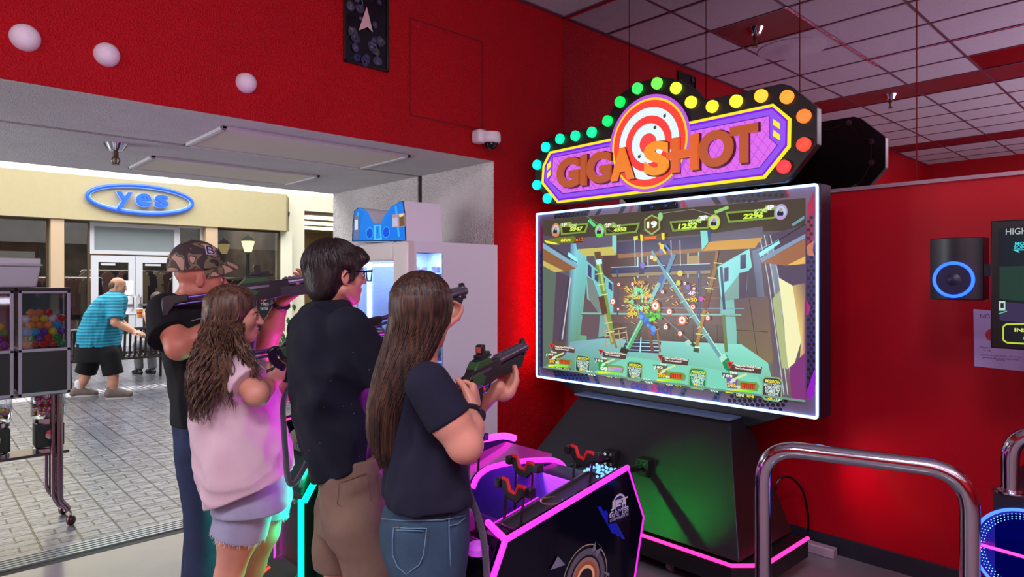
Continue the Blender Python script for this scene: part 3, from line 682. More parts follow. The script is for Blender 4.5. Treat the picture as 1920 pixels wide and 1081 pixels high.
# storage box on top
bxn = thing('storage_box', 'pale grey lidded plastic storage box on the capsule machines', 'storage box', (.35, 5.3, ZT+.016))
zb2, zt2 = ZT+.018, ony(60, 484, YF+.03).z; xa, xb = -.05, ony(80, 500, YF+.03).x
MB().prism([(xa, YF+.03, zt2-.05), (xa+.02, YF+.04, zb2), (xb-.03, YF+.04, zb2), (xb-.01, YF+.03, zt2-.05)], (0, .24, 0)).build('tub', mat('tub_grey', (178, 178, 188), .5), bxn, bevel=.008)
MB().box(xa-.01, YF+.015, zt2-.05, xb, YF+.29, zt2-.038).box(xa, YF+.025, zt2-.04, xb-.01, YF+.28, zt2).build('lid', mat('lid_grey', (196, 196, 204), .45), bxn, bevel=.006)
# ================================================================ the shooting game: sign, screen cabinet, pedestal, console
U, V = (0, -1, 0), (0, 0, 1)
XS = 3.45
def cyc(pts, X): return [onx(p[0], p[1], X) for p in pts]
cab = thing('shooting_game_cabinet', 'big-screen shooting arcade cabinet with white-lit frame on a black pedestal', 'arcade cabinet', (3.5, 2.47, 0))
# screen housing
yl, yr, zb, zt = 3.52, 1.42, 0.873, 2.122
mb = MB().box(3.545, yr, zb, 3.69, yl, zt); mb.build('screen_housing', mat('housing_navy', (22, 22, 40), 0.4), cab, bevel=.008)
M_LEDW = emit('white_led', (150, 190, 255), 3.6)
mb = MB(); zl = 0.008
mb.tube(rounded([(3.53, yl-.01, zt-.01), (3.53, yr+.01, zt-.01), (3.53, yr+.01, zb+.01), (3.53, yl-.01, zb+.01), (3.53, yl-.01, zt-.01)], .015, 3), zl, 8)
mb.build('led_border', M_LEDW, cab)
# red LED on the housing side next to the corner
MB().box(3.60, 3.522, 0.95, 3.63, 3.532, 2.05).build('side_led', emit('red_led', (255, 20, 20), 26.0), cab)
# printed bezel
A = Art(3.542)
A.poly([(1009, 403), (1530, 345), (1530, 783), (1012, 706)], (122, 108, 130))
hexd, hexl = (26, 24, 38), (62, 60, 86)
def hexpatch(pts, bx, r=4.3, c0=(40, 36, 60), c1=(12, 10, 20)):
    A.poly(pts, c0); A.k += 1
    xs = [p[0] for p in pts]; ys = [p[1] for p in pts]
    from itertools import product
    def inside(x, y):
        n = len(pts); c = False
        for i in range(n):
            xa, ya = pts[i]; xb, yb = pts[i-1]
            if (ya > y) != (yb > y) and x < (xb-xa)*(y-ya)/(yb-ya)+xa: c = not c
        return c
    row = 0; y = min(ys)-3
    while y < max(ys)+2:
        x = min(xs)+(bx/2 if row % 2 else 0)
        while x < max(xs):
            if inside(x-r*.5, y) and inside(x+r*.5, y):
                kk = A.k; o = onx(x, y, A.X-A.k*A.step); R = (onx(x, y-r, A.X-A.k*A.step)-o).length
                A.add([o+Vector((0, math.cos(t)*R, math.sin(t)*R)) for t in [math.pi/3*i for i in range(6)]], [(0, 1, 2, 3, 4, 5)], 0, lin(c1))
            x += bx
        y += bx*.86; row += 1
# top band
hexpatch([(1040, 399), (1108, 391), (1100, 409), (1038, 415)], 7.5, 3.2, (60, 52, 70))
hexpatch([(1125, 389), (1180, 383), (1170, 400), (1118, 406)], 7.5, 3.2, (70, 44, 60)) if False else None
A.poly([(1124, 389), (1131, 388), (1120, 407), (1112, 408)], (30, 22, 34)); A.poly([(1167, 384), (1176, 383), (1166, 401), (1158, 402)], (30, 22, 34))
A.poly([(1184, 382), (1190, 381), (1183, 400), (1177, 401)], (150, 26, 50))
hexpatch([(1200, 380), (1243, 375), (1250, 393), (1194, 399)], 7, 3, (44, 38, 50))
A.poly([(1247, 375), (1255, 374), (1262, 392), (1254, 393)], (34, 22, 34)); A.poly([(1273, 372), (1281, 371), (1290, 389), (1281, 390)], (165, 24, 50))
A.poly([(1330, 366), (1341, 365), (1353, 382), (1342, 383)], (50, 18, 34))
hexpatch([(1356, 363), (1469, 350), (1478, 370), (1366, 382)], 11, 4.3, (54, 48, 62))
A.poly([(1469, 350), (1473, 349.5), (1482, 369), (1478, 370)], (180, 24, 50))
# side bands
hexpatch([(1010, 440), (1017, 440), (1017, 688), (1011, 688)], 7, 3, (44, 50, 96))
A.poly([(1010, 404), (1017, 430), (1017, 470), (1010, 470)], (150, 30, 70))
hexpatch([(1512, 470), (1529, 455), (1529, 720), (1512, 740)], 9, 3.8, (70, 50, 120))
A.poly([(1527, 355), (1514, 385), (1511, 470), (1520, 440), (1528, 400)], (190, 20, 70))
hexpatch([(1512, 410), (1527, 395), (1526, 450), (1512, 470)], 9, 3.8, (176, 30, 84))
A.poly([(1512, 462), (1526, 450), (1524, 470), (1527, 480), (1514, 478)], (226, 140, 90))
A.poly([(1511, 560), (1520, 575), (1516, 590), (1511, 590)], (200, 20, 150)); A.poly([(1512, 735), (1528, 690), (1527, 740), (1514, 752)], (190, 30, 220))
# bottom band
hexpatch([(1036, 694), (1102, 703), (1108, 719), (1042, 708)], 7, 3, (50, 70, 140))
hexpatch([(1111, 703), (1120, 704), (1125, 721), (1118, 720)], 7, 3, (60, 74, 130)); hexpatch([(1161, 709), (1168, 710), (1173, 728), (1166, 727)], 7, 3, (60, 74, 130))
hexpatch([(1279, 727), (1289, 727), (1283, 744), (1273, 743)], 8, 3.4, (60, 90, 130)); hexpatch([(1341, 734), (1353, 735), (1347, 753), (1334, 751)], 8, 3.4, (60, 90, 130))
hexpatch([(1364, 737), (1480, 751), (1470, 772), (1358, 756)], 9.6, 4.1, (120, 108, 140))
A.text('GIGA SHOT', 1182, 731, 1263, 16, (150, 50, 140), 0.07)
A.text('GIGA', 1183, 730.5, 1214, 14.5, (22, 64, 160), 0.04); A.text('HOT', 1234, 736, 1262, 15, (22, 64, 160), 0.04); A.text('S', 1223, 734, 1232, 15, (235, 40, 130), 0.04)
A.build('bezel', artmat('bezel_print', 0, 0.35), cab, smooth=False, fixn=False)

# ---- the game picture
A = Art(3.540)
P = A.poly; T = A.text; Ln = A.line; Ls = A.lines
P([(1018, 411.5), (1510, 370.5), (1510, 753), (1018, 688.5)], (96, 88, 100))
BRN, DK, SL, CY, TEAL, OCH = (124, 104, 92), (52, 46, 62), (92, 92, 116), (150, 235, 225), (110, 180, 170), (176, 150, 60)
# ceiling dark
P([(1018, 412), (1510, 371), (1510, 430), (1300, 440), (1018, 462)], (74, 64, 54))
P([(1018, 440), (1090, 455), (1120, 470), (1018, 500)], (84, 76, 92))
# centre back wall
P([(1130, 455), (1395, 440), (1395, 650), (1130, 640)], (88, 66, 66))
P([(1138, 520), (1390, 515), (1390, 610), (1138, 605)], (108, 84, 80))
P([(1190, 470), (1345, 462), (1345, 515), (1190, 520)], (98, 76, 68))
for y in (540, 560, 583): Ls([(1160, y), (1380, y-2)], 1.3, (150, 100, 84))
P([(1138, 606), (1390, 610), (1392, 640), (1138, 636)], (94, 80, 72))
for x in (1165, 1200, 1262, 1300, 1345): Ln((x, 608), (x, 640), 1, (60, 50, 46))
# window frames high in the middle
for x in (1196, 1215, 1290, 1310): Ls([(x, 470), (x, 520)], 2.2, (160, 220, 230))
P([(1235, 470), (1262, 468), (1262, 515), (1235, 517)], (84, 84, 112)); P([(1290, 480), (1310, 478), (1310, 500), (1290, 502)], (170, 140, 90))
# upper beams
P([(1156, 455), (1340, 440), (1345, 462), (1158, 476)], (76, 68, 96)); P([(1158, 476), (1345, 463), (1345, 470), (1160, 484)], (150, 108, 74))
P([(1145, 502), (1330, 495), (1332, 506), (1146, 513)], (70, 66, 98)); P([(1146, 513), (1332, 506), (1332, 512), (1148, 519)], (150, 130, 96))
Ls([(1145, 501), (1331, 494)], 1.2, (190, 220, 235))
for x in (1190, 1203, 1258, 1275): Ls([(x, 450), (x+1, 498)], 1.3, (190, 220, 235))
P([(1198, 497), (1208, 496), (1208, 513), (1198, 514)], (60, 58, 92)); P([(1247, 495), (1258, 494), (1258, 511), (1247, 512)], (60, 58, 92))
# left architecture
P([(1018, 500), (1043, 510), (1040, 690), (1018, 687)], (92, 110, 96)); P([(1043, 508), (1070, 520), (1060, 640), (1036, 640)], (84, 70, 86))
P([(1036, 640), (1060, 640), (1055, 695), (1030, 690)], (96, 74, 70))
P([(1070, 456), (1084, 456), (1100, 600), (1090, 690), (1062, 692)], (96, 150, 180), [(110, 130, 180), (140, 220, 225), (120, 190, 160), (110, 140, 90), (90, 110, 90)])
P([(1082, 470), (1100, 468), (1100, 636), (1076, 690), (1070, 690)], (110, 190, 170), [(130, 205, 215), (120, 200, 200), (110, 170, 120), (100, 120, 80), (96, 130, 96)])
Ls([(1070, 520), (1054, 636)], 2, (190, 200, 200)); Ls([(1066, 520), (1048, 640)], 1.2, (60, 60, 90))
P([(1100, 520), (1130, 545), (1128, 632), (1088, 628)], (104, 84, 92)); P([(1128, 545), (1140, 552), (1138, 628), (1122, 632)], (120, 165, 160))
P([(1018, 455), (1084, 497), (1080, 503), (1018, 465)], (130, 170, 190)); P([(1018, 465), (1080, 503), (1058, 509), (1018, 490)], (140, 96, 62)); P([(1018, 488), (1058, 508), (1040, 510), (1018, 498)], (196, 176, 96))
P([(1066, 472), (1083, 485), (1083, 494), (1064, 479)], (150, 235, 240)); Ls([(1018, 452), (1082, 492)], 1.4, (50, 60, 90))
P([(1078, 446), (1148, 440), (1150, 464), (1082, 468)], (100, 90, 112)); P([(1082, 467), (1148, 462), (1155, 478), (1095, 480)], (196, 186, 96)); P([(1148, 441), (1156, 441), (1156, 478), (1148, 464)], (140, 210, 200))
# left building face with windows
P([(1097, 486), (1150, 530), (1150, 590), (1101, 560)], (120, 195, 200)); 
for i in range(4): P([(1102+i*13, 494+i*11), (1109+i*13, 500+i*11), (1109+i*13, 522+i*8), (1102+i*13, 516+i*8)], (74, 70, 112))
P([(1100, 518), (1112, 525), (1125, 560), (1125, 590), (1104, 560)], (122, 132, 128))
# right architecture
P([(1512, 420), (1512, 560), (1440, 560), (1440, 440)], (88, 74, 96)); P([(1440, 440), (1512, 430), (1512, 470), (1445, 490)], (86, 72, 90))
P([(1410, 470), (1450, 455), (1470, 600), (1500, 745), (1440, 735)], (120, 132, 156), [(112, 120, 150), (130, 150, 170), (126, 110, 110), (110, 84, 84), (108, 86, 80)])
P([(1425, 480), (1440, 476), (1462, 620), (1480, 740), (1455, 738)], (104, 90, 100)); 
for dx in (0, 9, 20): Ls([(1424+dx, 440), (1440+dx, 520), (1454+dx*.9, 620), (1470+dx*.8, 740)], 1.6, (186, 200, 214))
P([(1460, 520), (1486, 535), (1492, 560), (1502, 640), (1490, 680), (1475, 692), (1470, 600)], (236, 232, 180)); P([(1448, 560), (1462, 545), (1478, 690), (1466, 690)], (170, 180, 130))
P([(1486, 535), (1510, 530), (1510, 690), (1498, 690), (1502, 640)], (200, 150, 96), [(200, 170, 110), (120, 90, 100), (150, 70, 120), (160, 120, 110), (230, 200, 120)])
P([(1480, 690), (1510, 660), (1510, 753), (1484, 748)], (124, 52, 116))
P([(1422, 473), (1460, 448), (1462, 456), (1425, 482)], (150, 235, 235)); P([(1425, 484), (1510, 438), (1510, 446), (1428, 492)], (130, 150, 180)); P([(1428, 492), (1510, 447), (1510, 480), (1475, 498)], (156, 104, 76)); P([(1475, 497), (1510, 480), (1510, 494), (1482, 497)], (226, 176, 96))
Ls([(1420, 474), (1510, 420)], 1.6, (40, 38, 60)); P([(1484, 420), (1508, 404), (1508, 410), (1487, 424)], (110, 150, 165)); 
P([(1330, 438), (1430, 424), (1430, 445), (1330, 454)], (104, 98, 116)); P([(1330, 453), (1430, 445), (1415, 465), (1318, 470)], (204, 150, 62)); P([(1313, 432), (1328, 432), (1328, 454), (1316, 470)], (130, 215, 205)); P([(1326, 431), (1333, 431), (1333, 452), (1328, 455)], (60, 76, 116))
# right building windows
P([(1345, 500), (1405, 466), (1410, 500), (1352, 560)], (140, 220, 220)); 
for (x, y, w_) in ((1388, 478, 11), (1358, 502, 8), (1322, 530, 6)): P([(x, y), (x+w_, y-2), (x+w_, y+24), (x, y+26)], (78, 74, 110))
P([(1385, 515), (1402, 508), (1400, 545), (1380, 565), (1350, 590), (1350, 560)], (130, 165, 160)); P([(1385, 512), (1402, 508), (1398, 560), (1386, 566)], (96, 82, 100))
P([(1352, 566), (1380, 560), (1382, 660), (1360, 655)], (130, 190, 180)); P([(1376, 560), (1440, 555), (1450, 680), (1385, 665)], (120, 98, 92), [(112, 96, 100), (120, 100, 100), (130, 112, 84), (120, 110, 80)]); Ln((1405, 560), (1420, 665), 1, (70, 60, 56)); Ln((1380, 618), (1440, 622), 1, (70, 60, 56))
# floor
P([(1070, 640), (1130, 634), (1390, 645), (1440, 680), (1455, 745), (1018, 688), (1060, 665)], (130, 190, 190), [(120, 160, 170), (130, 185, 190), (140, 220, 200), (130, 210, 185), (110, 165, 150), (90, 130, 120), (120, 160, 180)])
P([(1180, 668), (1330, 690), (1420, 705), (1440, 742), (1250, 718), (1110, 698)], (120, 205, 180))
P([(1175, 636), (1240, 640), (1235, 662), (1165, 658)], (70, 60, 90)); 
for y in (641, 648, 655): Ln((1172, y), (1236, y+2), 1.2, (190, 235, 240))
Ln((1202, 632), (1200, 660), 2.2, (180, 235, 240)); Ln((1216, 612), (1224, 660), 6, (126, 78, 60)); Ln((1232, 618), (1238, 660), 3.5, (150, 110, 70))
# railings at left
for (a_, b_) in (((1133, 620), (1175, 613)), ((1133, 630), (1175, 622)), ((1137, 645), (1172, 632))): Ln(a_, b_, 2, (196, 170, 130))
for x in (1133, 1143, 1160, 1174): Ln((x, 618), (x+4, 650), 1.8, (180, 150, 116))
Ln((1090, 587), (1390, 590), 3.4, (130, 180, 170)); Ln((1090, 589.5), (1390, 592.5), 1.4, (90, 90, 80)); Ln((1230, 577), (1395, 578), 1.8, (130, 160, 190)); Ln((1235, 562), (1340, 532), 1.8, (120, 110, 120)); Ln((1235, 586), (1300, 645), 2.4, (128, 120, 124))
for (x, a_, b_) in ((1158, 505, 590), (1308, 508, 600), (1312, 508, 600)): Ln((x, a_), (x, b_), 3, (70, 88, 120))
# scaffolding poles
Ln((1118, 472), (1150, 645), 10, (126, 150, 70)); Ln((1120, 474), (1133, 545), 3.5, (170, 205, 110)); Ln((1127, 555), (1134, 588), 11, (100, 66, 54)); Ln((1134, 590), (1148, 640), 4, (190, 170, 120)); P([(1115, 472), (1126, 471), (1128, 485), (1117, 487)], (104, 74, 60)); P([(1117, 487), (1128, 485), (1129, 494), (1119, 496)], (190, 235, 235)); Ln((1146, 622), (1156, 652), 4.5, (150, 120, 80))
for (x, y) in ((1123, 513), (1127, 533), (1131, 552), (1140, 605), (1144, 622)): Ln((x-7, y+1), (x+8, y-1), 2, (196, 220, 140))
Ln((1264, 476), (1236, 545), 8, (98, 140, 168)); Ln((1243, 515), (1232, 545), 8, (74, 100, 160)); Ln((1236, 530), (1218, 568), 7, (124, 190, 190)); Ln((1205, 598), (1176, 655), 8.5, (92, 170, 110)); Ln((1202, 600), (1174, 654), 2, (150, 225, 190))
Ln((1222, 470), (1248, 512), 5, (110, 160, 185)); Ln((1248, 512), (1372, 700), 8.5, (106, 156, 160)); Ln((1250, 510), (1374, 697), 2, (176, 226, 220))
for (x, y) in ((1262, 536), (1281, 564), (1298, 592), (1322, 628)): Ln((x-6, y+4), (x+7, y-4), 2.4, (150, 190, 180))
P([(1352, 673), (1362, 664), (1376, 690), (1370, 700), (1358, 690)], (20, 140, 90)); P([(1348, 670), (1358, 662), (1364, 670), (1353, 680)], (170, 225, 200)); P([(1165, 650), (1180, 655), (1172, 668), (1160, 665)], (60, 50, 50))
Ln((1345, 470), (1340, 500), 5, (150, 106, 60)); Ln((1342, 500), (1322, 570), 7, (146, 110, 56)); Ln((1328, 548), (1321, 578), 10, (112, 66, 50)); Ln((1321, 580), (1306, 650), 6.5, (166, 124, 60)); P([(1301, 648), (1311, 649), (1310, 661), (1300, 659)], (70, 84, 60)); Ln((1300, 650), (1312, 651), 3, (210, 240, 220))
for (x, y) in ((1346, 492), (1335, 520), (1330, 540), (1322, 590), (1312, 625)): Ln((x-8, y), (x+8, y+2), 2, (200, 210, 130))
Ln((1352, 500), (1358, 580), 5, (74, 82, 112)); Ln((1357, 590), (1362, 660), 6, (110, 124, 76)); P([(1292, 636), (1304, 645), (1302, 652), (1290, 642)], (66, 70, 60)); P([(1284, 640), (1292, 636), (1297, 643), (1290, 648)], (170, 210, 190))
# sparks, splash, smoke
r3 = random.Random(5)
for i in range(90):
    t = r3.uniform(0, 6.28); R0 = r3.uniform(10, 26); R1 = R0+r3.uniform(4, 12); cx, cy = (1196, 562)
    Ln((cx+R0*math.cos(t), cy+R0*math.sin(t)*1.15), (cx+R1*math.cos(t), cy+R1*math.sin(t)*1.15), r3.uniform(1, 2.2), r3.choice([(215, 205, 90), (190, 190, 110), (235, 190, 60), (200, 150, 60)]))
for i in range(46):
    x, y = r3.uniform(1165, 1330), r3.uniform(528, 620); Ln((x, y), (x+r3.uniform(3, 9), y+r3.uniform(-6, 8)), 1.4, r3.choice([(226, 150, 70), (235, 190, 90), (230, 110, 60)]))
for i in range(24):
    x, y = r3.uniform(1205, 1238), r3.uniform(575, 600); A.disc(x, y, r3.uniform(2, 5), r3.choice([(70, 200, 30), (110, 225, 40), (40, 150, 30)]), n=9)
for i in range(24):
    t = r3.random(); x, y = 1203+24*t+r3.uniform(-4, 4), 588+34*t+r3.uniform(-4, 4); A.disc(x, y, r3.uniform(3, 6), r3.choice([(50, 110, 200), (80, 150, 225), (40, 84, 180)]), n=10)
for i in range(16):
    x, y = r3.uniform(1185, 1205), r3.uniform(540, 580); A.disc(x, y, r3.uniform(2.5, 5), r3.choice([(150, 225, 170), (120, 210, 150)]), n=9)
for (x, y, r_) in ((1205, 497, 6), (1240, 470, 6), (1275, 512, 6), (1272, 530, 5), (1290, 538, 5), (1314, 560, 5), (1228, 485, 5)):
    A.disc(x, y, r_, r3.choice([(196, 70, 180), (120, 110, 200), (210, 200, 60)]), n=10)
A.disc(1241, 462, 5, (240, 215, 40)); Ln((1236, 455), (1248, 475), 4, (225, 205, 50)); Ln((1246, 458), (1256, 470), 3, (80, 150, 230))
# bullseye targets
for (x, y, r_) in ((1149, 565, 6.5), (1229, 573, 9.5), (1255, 584, 6.5), (1279, 600, 9.5), (1299, 575, 5.5), (1248, 613, 5.5), (1275, 625, 5.5), (1327, 596, 5), (1160, 533, 4), (1186, 532, 4), (1242, 547, 4), (1211, 558, 4), (1222, 482, 5), (1284, 531, 3.5), (1301, 541, 3.5), (1159, 579, 3)):
    A.disc(x, y, r_, (222, 84, 60) if r_ != 9.5 or x > 1250 else (235, 120, 40), n=18); A.disc(x, y, r_*.72, (250, 244, 236), n=16); A.disc(x, y, r_*.3, (210, 84, 50), n=12)
for (x, y, c_) in ((1198, 530, (226, 160, 60)), (1191, 557, (235, 205, 40)), (1185, 588, (235, 205, 40)), (1297, 562, (240, 210, 30))):
    T('+50', x-9, y+4, x+11, 8, (70, 60, 20), .05); T('+50', x-9, y+3, x+10, 7, c_, .03)
T('4P', 1290, 553, 1304, 7, (225, 215, 250), .03); T('2P', 1189, 547, 1202, 7, (120, 230, 170), .03); T('2P', 1187, 577, 1200, 7, (120, 230, 170), .03)
# score plates along the top
def plate(px, py, w_, lab, score, ring, flip=False, s=1.0, sl=-0.09):
    """px,py: centre of portrait; plate to the right (or to the left when flip)"""
    sg = -1 if flip else 1
    def q(dx, dy): return (px+sg*dx, py+dy*s+(sg*dx)*sl)
    P([q(8, -11), q(28, -13), q(32, -7), q(8, -4)], (140, 168, 90)); 
    P([q(8, -7), q(w_, -8), q(w_-6, 10), q(10, 10)], (126, 156, 70)); P([q(12, -4), q(w_-4, -5), q(w_-9, 7), q(13, 7)], (58, 50, 24))
    A.disc(px, py, 13*s, ring, .85); A.disc(px, py, 9.5*s, (170, 205, 215), .85); A.disc(px-1, py+3*s, 6*s, (34, 36, 60), .9); A.disc(px, py-3*s, 3.4*s, (190, 140, 130), .9)
    P([(px-5*s, py+6*s), (px+5*s, py+6*s), (px+6*s, py+11*s), (px-6*s, py+11*s)], ring)
    if not flip:
        T(lab, px+11, py-5*s-1, px+21, 7*s, (245, 230, 220), .04); T('SCORE', px+24, py-2.5*s-2.5, px+39, 5.5*s, (214, 235, 150), .03, .2); T(score, px+26, py+5*s-2.4, px+50, 7.5*s, (214, 240, 90), .05, .2)
    else:
        T(lab, px-25*s, py-4*s+2, px-11*s, 8.5*s, (245, 235, 255), .05); T('SCORE', px-44*s, py-1*s+4, px-22*s, 6.5*s, (205, 235, 140), .03, .2); T(score, px-62*s, py+7*s+6, px-29*s, 9*s, (205, 240, 70), .05, .2)
plate(1042, 431, 62, '1P', '5947', (200, 130, 90)); plate(1124, 432, 76, '2P', '4558', (110, 215, 70)); plate(1339, 416, 84, '3P', '1252', (196, 210, 50), True, 1.1); plate(1464, 397, 104, '4P', '2296', (180, 150, 205), True, 1.15)
P([(1046, 445), (1076, 442), (1082, 448), (1074, 455), (1024, 456), (1020, 451)], (110, 120, 40)); T('6hit', 1051, 453, 1070, 6, (235, 225, 70), .04, .2); P([(1080, 446), (1096, 445), (1093, 454), (1076, 455)], (90, 40, 30)); T('x1.2', 1079, 452, 1094, 6, (240, 130, 60), .04)
P([(1020, 450), (1040, 454), (1050, 458), (1038, 458), (1024, 455)], (235, 225, 60)); 
P([(1208, 411), (1222, 402), (1237, 409), (1238, 429), (1222, 441), (1208, 431)], (150, 180, 110)); P([(1210, 413), (1222, 405), (1235, 411), (1235, 428), (1222, 437), (1210, 429)], (104, 78, 30)); A.disc(1238, 406, 8, (150, 200, 130), .7); P([(1211, 412), (1222, 405), (1234, 411), (1234, 427), (1222, 436), (1211, 428)], (96, 70, 26))
T('19', 1213, 428, 1232, 13, (235, 255, 240), .05); P([(1202, 441), (1243, 438), (1244, 449), (1203, 452)], (110, 84, 40)); P([(1200, 439), (1205, 440), (1206, 452), (1201, 451)], (240, 215, 50)); P([(1240, 436), (1246, 437), (1246, 449), (1241, 449)], (240, 215, 50)); P([(1207, 444), (1230, 442), (1230, 447), (1208, 449)], (240, 110, 40)); P([(1188, 443), (1196, 442), (1196, 449), (1188, 450)], (220, 220, 60))
Ls([(1100, 405), (1130, 425), (1160, 440)], 1, (130, 140, 110)); Ls([(1240, 400), (1300, 392), (1345, 405)], 1, (140, 150, 130)); Ln((1340, 398), (1366, 388), 6, (150, 200, 110)); Ln((1104, 412), (1116, 424), 6, (90, 210, 130))
# status blocks along the bottom
def status(x, y, num, col, mis, s, mcol, inf=False, time='193', last=False):
    P([(x+18, y-34*s), (x+60*s, y-30*s), (x+58*s, y-20*s), (x+18, y-24*s)], (84, 62, 56)) 
    P([(x+9*s, y-38*s), (x+19*s, y-37*s), (x+14*s, y-27*s)], (216, 60, 56)); P([(x+11.5*s, y-36*s), (x+16.5*s, y-35.5*s), (x+14*s, y-30*s)], (120, 40, 40))
    T('PleaseContactTheStaff.Tickets', x+21*s, y-31*s, x+58*s, 3.4*s, (240, 225, 215), .04); T('Time Out.Remaining,24', x+21*s, y-26.5*s, x+48*s, 3.4*s, (240, 225, 215), .04)
    P([(x+2*s, y-22*s), (x+26*s, y-20*s), (x+24*s, y-13*s), (x+5*s, y-14*s)], (80, 96, 84)); T('Time', x+13*s, y-20.5*s, x+24*s, 4*s, (235, 240, 220), .03); T(time, x+4*s, y-14*s, x+17*s, 6*s, (240, 240, 225), .04, .2)
    P([(x+9*s, y-16*s), (x+26*s, y-14*s), (x+24*s, y+1*s), (x+10*s, y)], col)
    Ln((x+16*s, y-11*s), (x+38*s, y-20*s), 3*s, (206, 222, 150)); Ln((x+14*s, y-8*s), (x+22*s, y-11*s), 3*s, (200, 220, 230))
    P([(x+24*s, y-11*s), (x+52*s, y-8*s), (x+56*s, y-3*s), (x+53*s, y+5*s), (x+24*s, y+1*s)], (120, 150, 74))
    if not inf:
        P([(x+30*s, y-7.5*s), (x+50*s, y-5.5*s), (x+49*s, y+2*s), (x+29*s, y)], (80, 40, 20))
        for i in range(7): P([(x+(30.5+i*2.8)*s, y+(-6.8+i*.28)*s), (x+(32.6+i*2.8)*s, y+(-6.6+i*.28)*s), (x+(32+i*2.8)*s, y+(.2+i*.28)*s), (x+(29.9+i*2.8)*s, y+(0+i*.28)*s)], (226, 74, 34))
        T(num, x+10*s, y-2*s, x+21*s, 6*s, (240, 205, 40), .04); T('/400', x+21.5*s, y+.2*s, x+29*s, 4.6*s, (236, 240, 225), .02)
    else:
        T('oo', x+13*s, y-1*s, x+26*s, 6*s, (236, 240, 225), .06); P([(x+27*s, y-7*s), (x+53*s, y-4*s), (x+51*s, y+3*s), (x+27*s, y)], (100, 190, 220), [(210, 150, 130), (190, 150, 215), (110, 140, 230), (120, 210, 220)])
    P([(x+8*s, y+2*s), (x+20*s, y+2.4*s), (x+22*s, y+1*s), (x+47*s, y+3.5*s), (x+46*s, y+8*s), (x+21*s, y+5.5*s), (x+18*s, y+8*s), (x+8*s, y+6.5*s)], (140, 225, 60), [(240, 230, 50), (215, 230, 50), (150, 225, 60), (110, 220, 70), (110, 220, 70), (150, 225, 60), (220, 230, 50), (240, 230, 50)])
    P([(x+22*s, y+7*s), (x+52*s, y+9.5*s), (x+50*s, y+15*s), (x+22*s, y+12.5*s)], (46, 66, 34)); T('COINS', x+23*s, y+11.5*s, x+34*s, 4.6*s, (235, 240, 190), .03); T('0/4', x+38*s, y+13.2*s, x+48*s, 5*s, (240, 215, 60), .03)
    bx = x+60*s; by = y-14*s
    P([(bx, by+2), (bx+4*s, by-3*s), (bx+24*s, by-1*s), (bx+29*s, by+4*s), (bx+28*s, by+31*s), (bx+22*s, by+34*s), (bx+3*s, by+31*s), (bx-1*s, by+26*s)], (130, 176, 120)); P([(bx+2*s, by+2), (bx+5*s, by-1*s), (bx+23*s, by+1*s), (bx+27*s, by+5*s), (bx+26*s, by+28*s), (bx+21*s, by+31*s), (bx+4*s, by+28*s), (bx+1*s, by+25*s)], mcol)
    T('MISSION', bx+4*s, by+6*s, bx+25*s, 5*s, (235, 225, 60), .03, .2)
    for i, ln in enumerate(('KNOCK DOWN', 'A SPECIFIED', 'NUMBER OF', 'TARGETS')): T(ln, bx+(2.5+i)*s, by+(11+i*4.6)*s, bx+(26-i)*s, 4.4*s, (225, 245, 235), .02)
    T(mis, bx+8*s, by+30*s, bx+14*s if len(mis) < 2 else bx+16*s, 6.5*s, (245, 215, 40), .05); T('/15', bx+17*s, by+31*s, bx+25*s, 5*s, (236, 245, 230), .02)
status(1020, 681, '247', (130, 60, 40), '10', .98, (30, 70, 66)); status(1112, 694, '', (30, 150, 60), '9', 1.05, (40, 80, 74), True); status(1222, 708, '293', (150, 120, 30), '2', 1.16, (16, 130, 84)); status(1350, 727, '241', (120, 84, 160), '3', 1.32, (60, 56, 66))
for (x, y) in ((1105, 700), (1213, 715), (1335, 731)):
    for i in range(3): P([(x+i*5-8, y-6+i*.6), (x+i*5-5, y-6+i*.6), (x+i*5+2, y+3+i*.8), (x+i*5-1, y+2.6+i*.8)], (200, 240, 215))
P([(1018, 686), (1510, 749.5), (1510, 753.5), (1018, 689)], (110, 150, 130))
A.build('screen', artmat('game_screen', 1.12, 0.12), cab, smooth=False, fixn=False)
# neck, pedestal, ledge
M_PED = mat('pedestal_black', (17, 20, 24), 0.42, bump=.15, bscale=500)
nk = [onx(1035, 716, 3.6), onx(1490, 786, 3.6)]
mb = MB().prism([(3.60, 3.38, zb), (3.60, 1.58, zb), (3.60, 1.84, .76), (3.60, 3.12, .76)], (.09, 0, 0)); mb.box(3.62, 1.95, .2, 3.70, 3.0, .8); mb.build('neck', M_PED, cab, bevel=.004)
fr = [(3.06, 1.62, .20), (3.06, 3.32, .20), (3.46, 3.02, .81), (3.46, 1.89, .81)]
bk = [(3.66, 1.62, .20), (3.66, 3.32, .20), (3.66, 3.02, .81), (3.66, 1.89, .81)]
mb = MB().add(fr+bk, [(0, 1, 2, 3), (4, 7, 6, 5), (0, 4, 5, 1), (3, 2, 6, 7), (0, 3, 7, 4), (1, 5, 6, 2)]); mb.build('pedestal', M_PED, cab, bevel=.004)
mb = MB().box(3.425, 1.87, .812, 3.56, 3.04, .824); mb.build('ledge', mat('ledge_metal', (110, 120, 150), .28, .5), cab, bevel=.002)
base = [(3.01, 1.63), (3.12, 1.53), (3.66, 1.53), (3.66, 3.41), (3.12, 3.41), (3.01, 3.31)]
mb = MB().prism([(x, y, .085) for x, y in base], (0, 0, .10)); mb.build('base_platform', M_PED, cab, bevel=.004)
M_LEDP = emit('pink_led', (255, 40, 130), 3.2)
mb = MB().tube([(3.63, 1.52, .2), (3.12, 1.52, .2), (3.0, 1.63, .2), (3.0, 3.31, .2), (3.12, 3.42, .2), (3.6, 3.42, .2)], .010, 8); mb.build('led_edge', M_LEDP, cab)
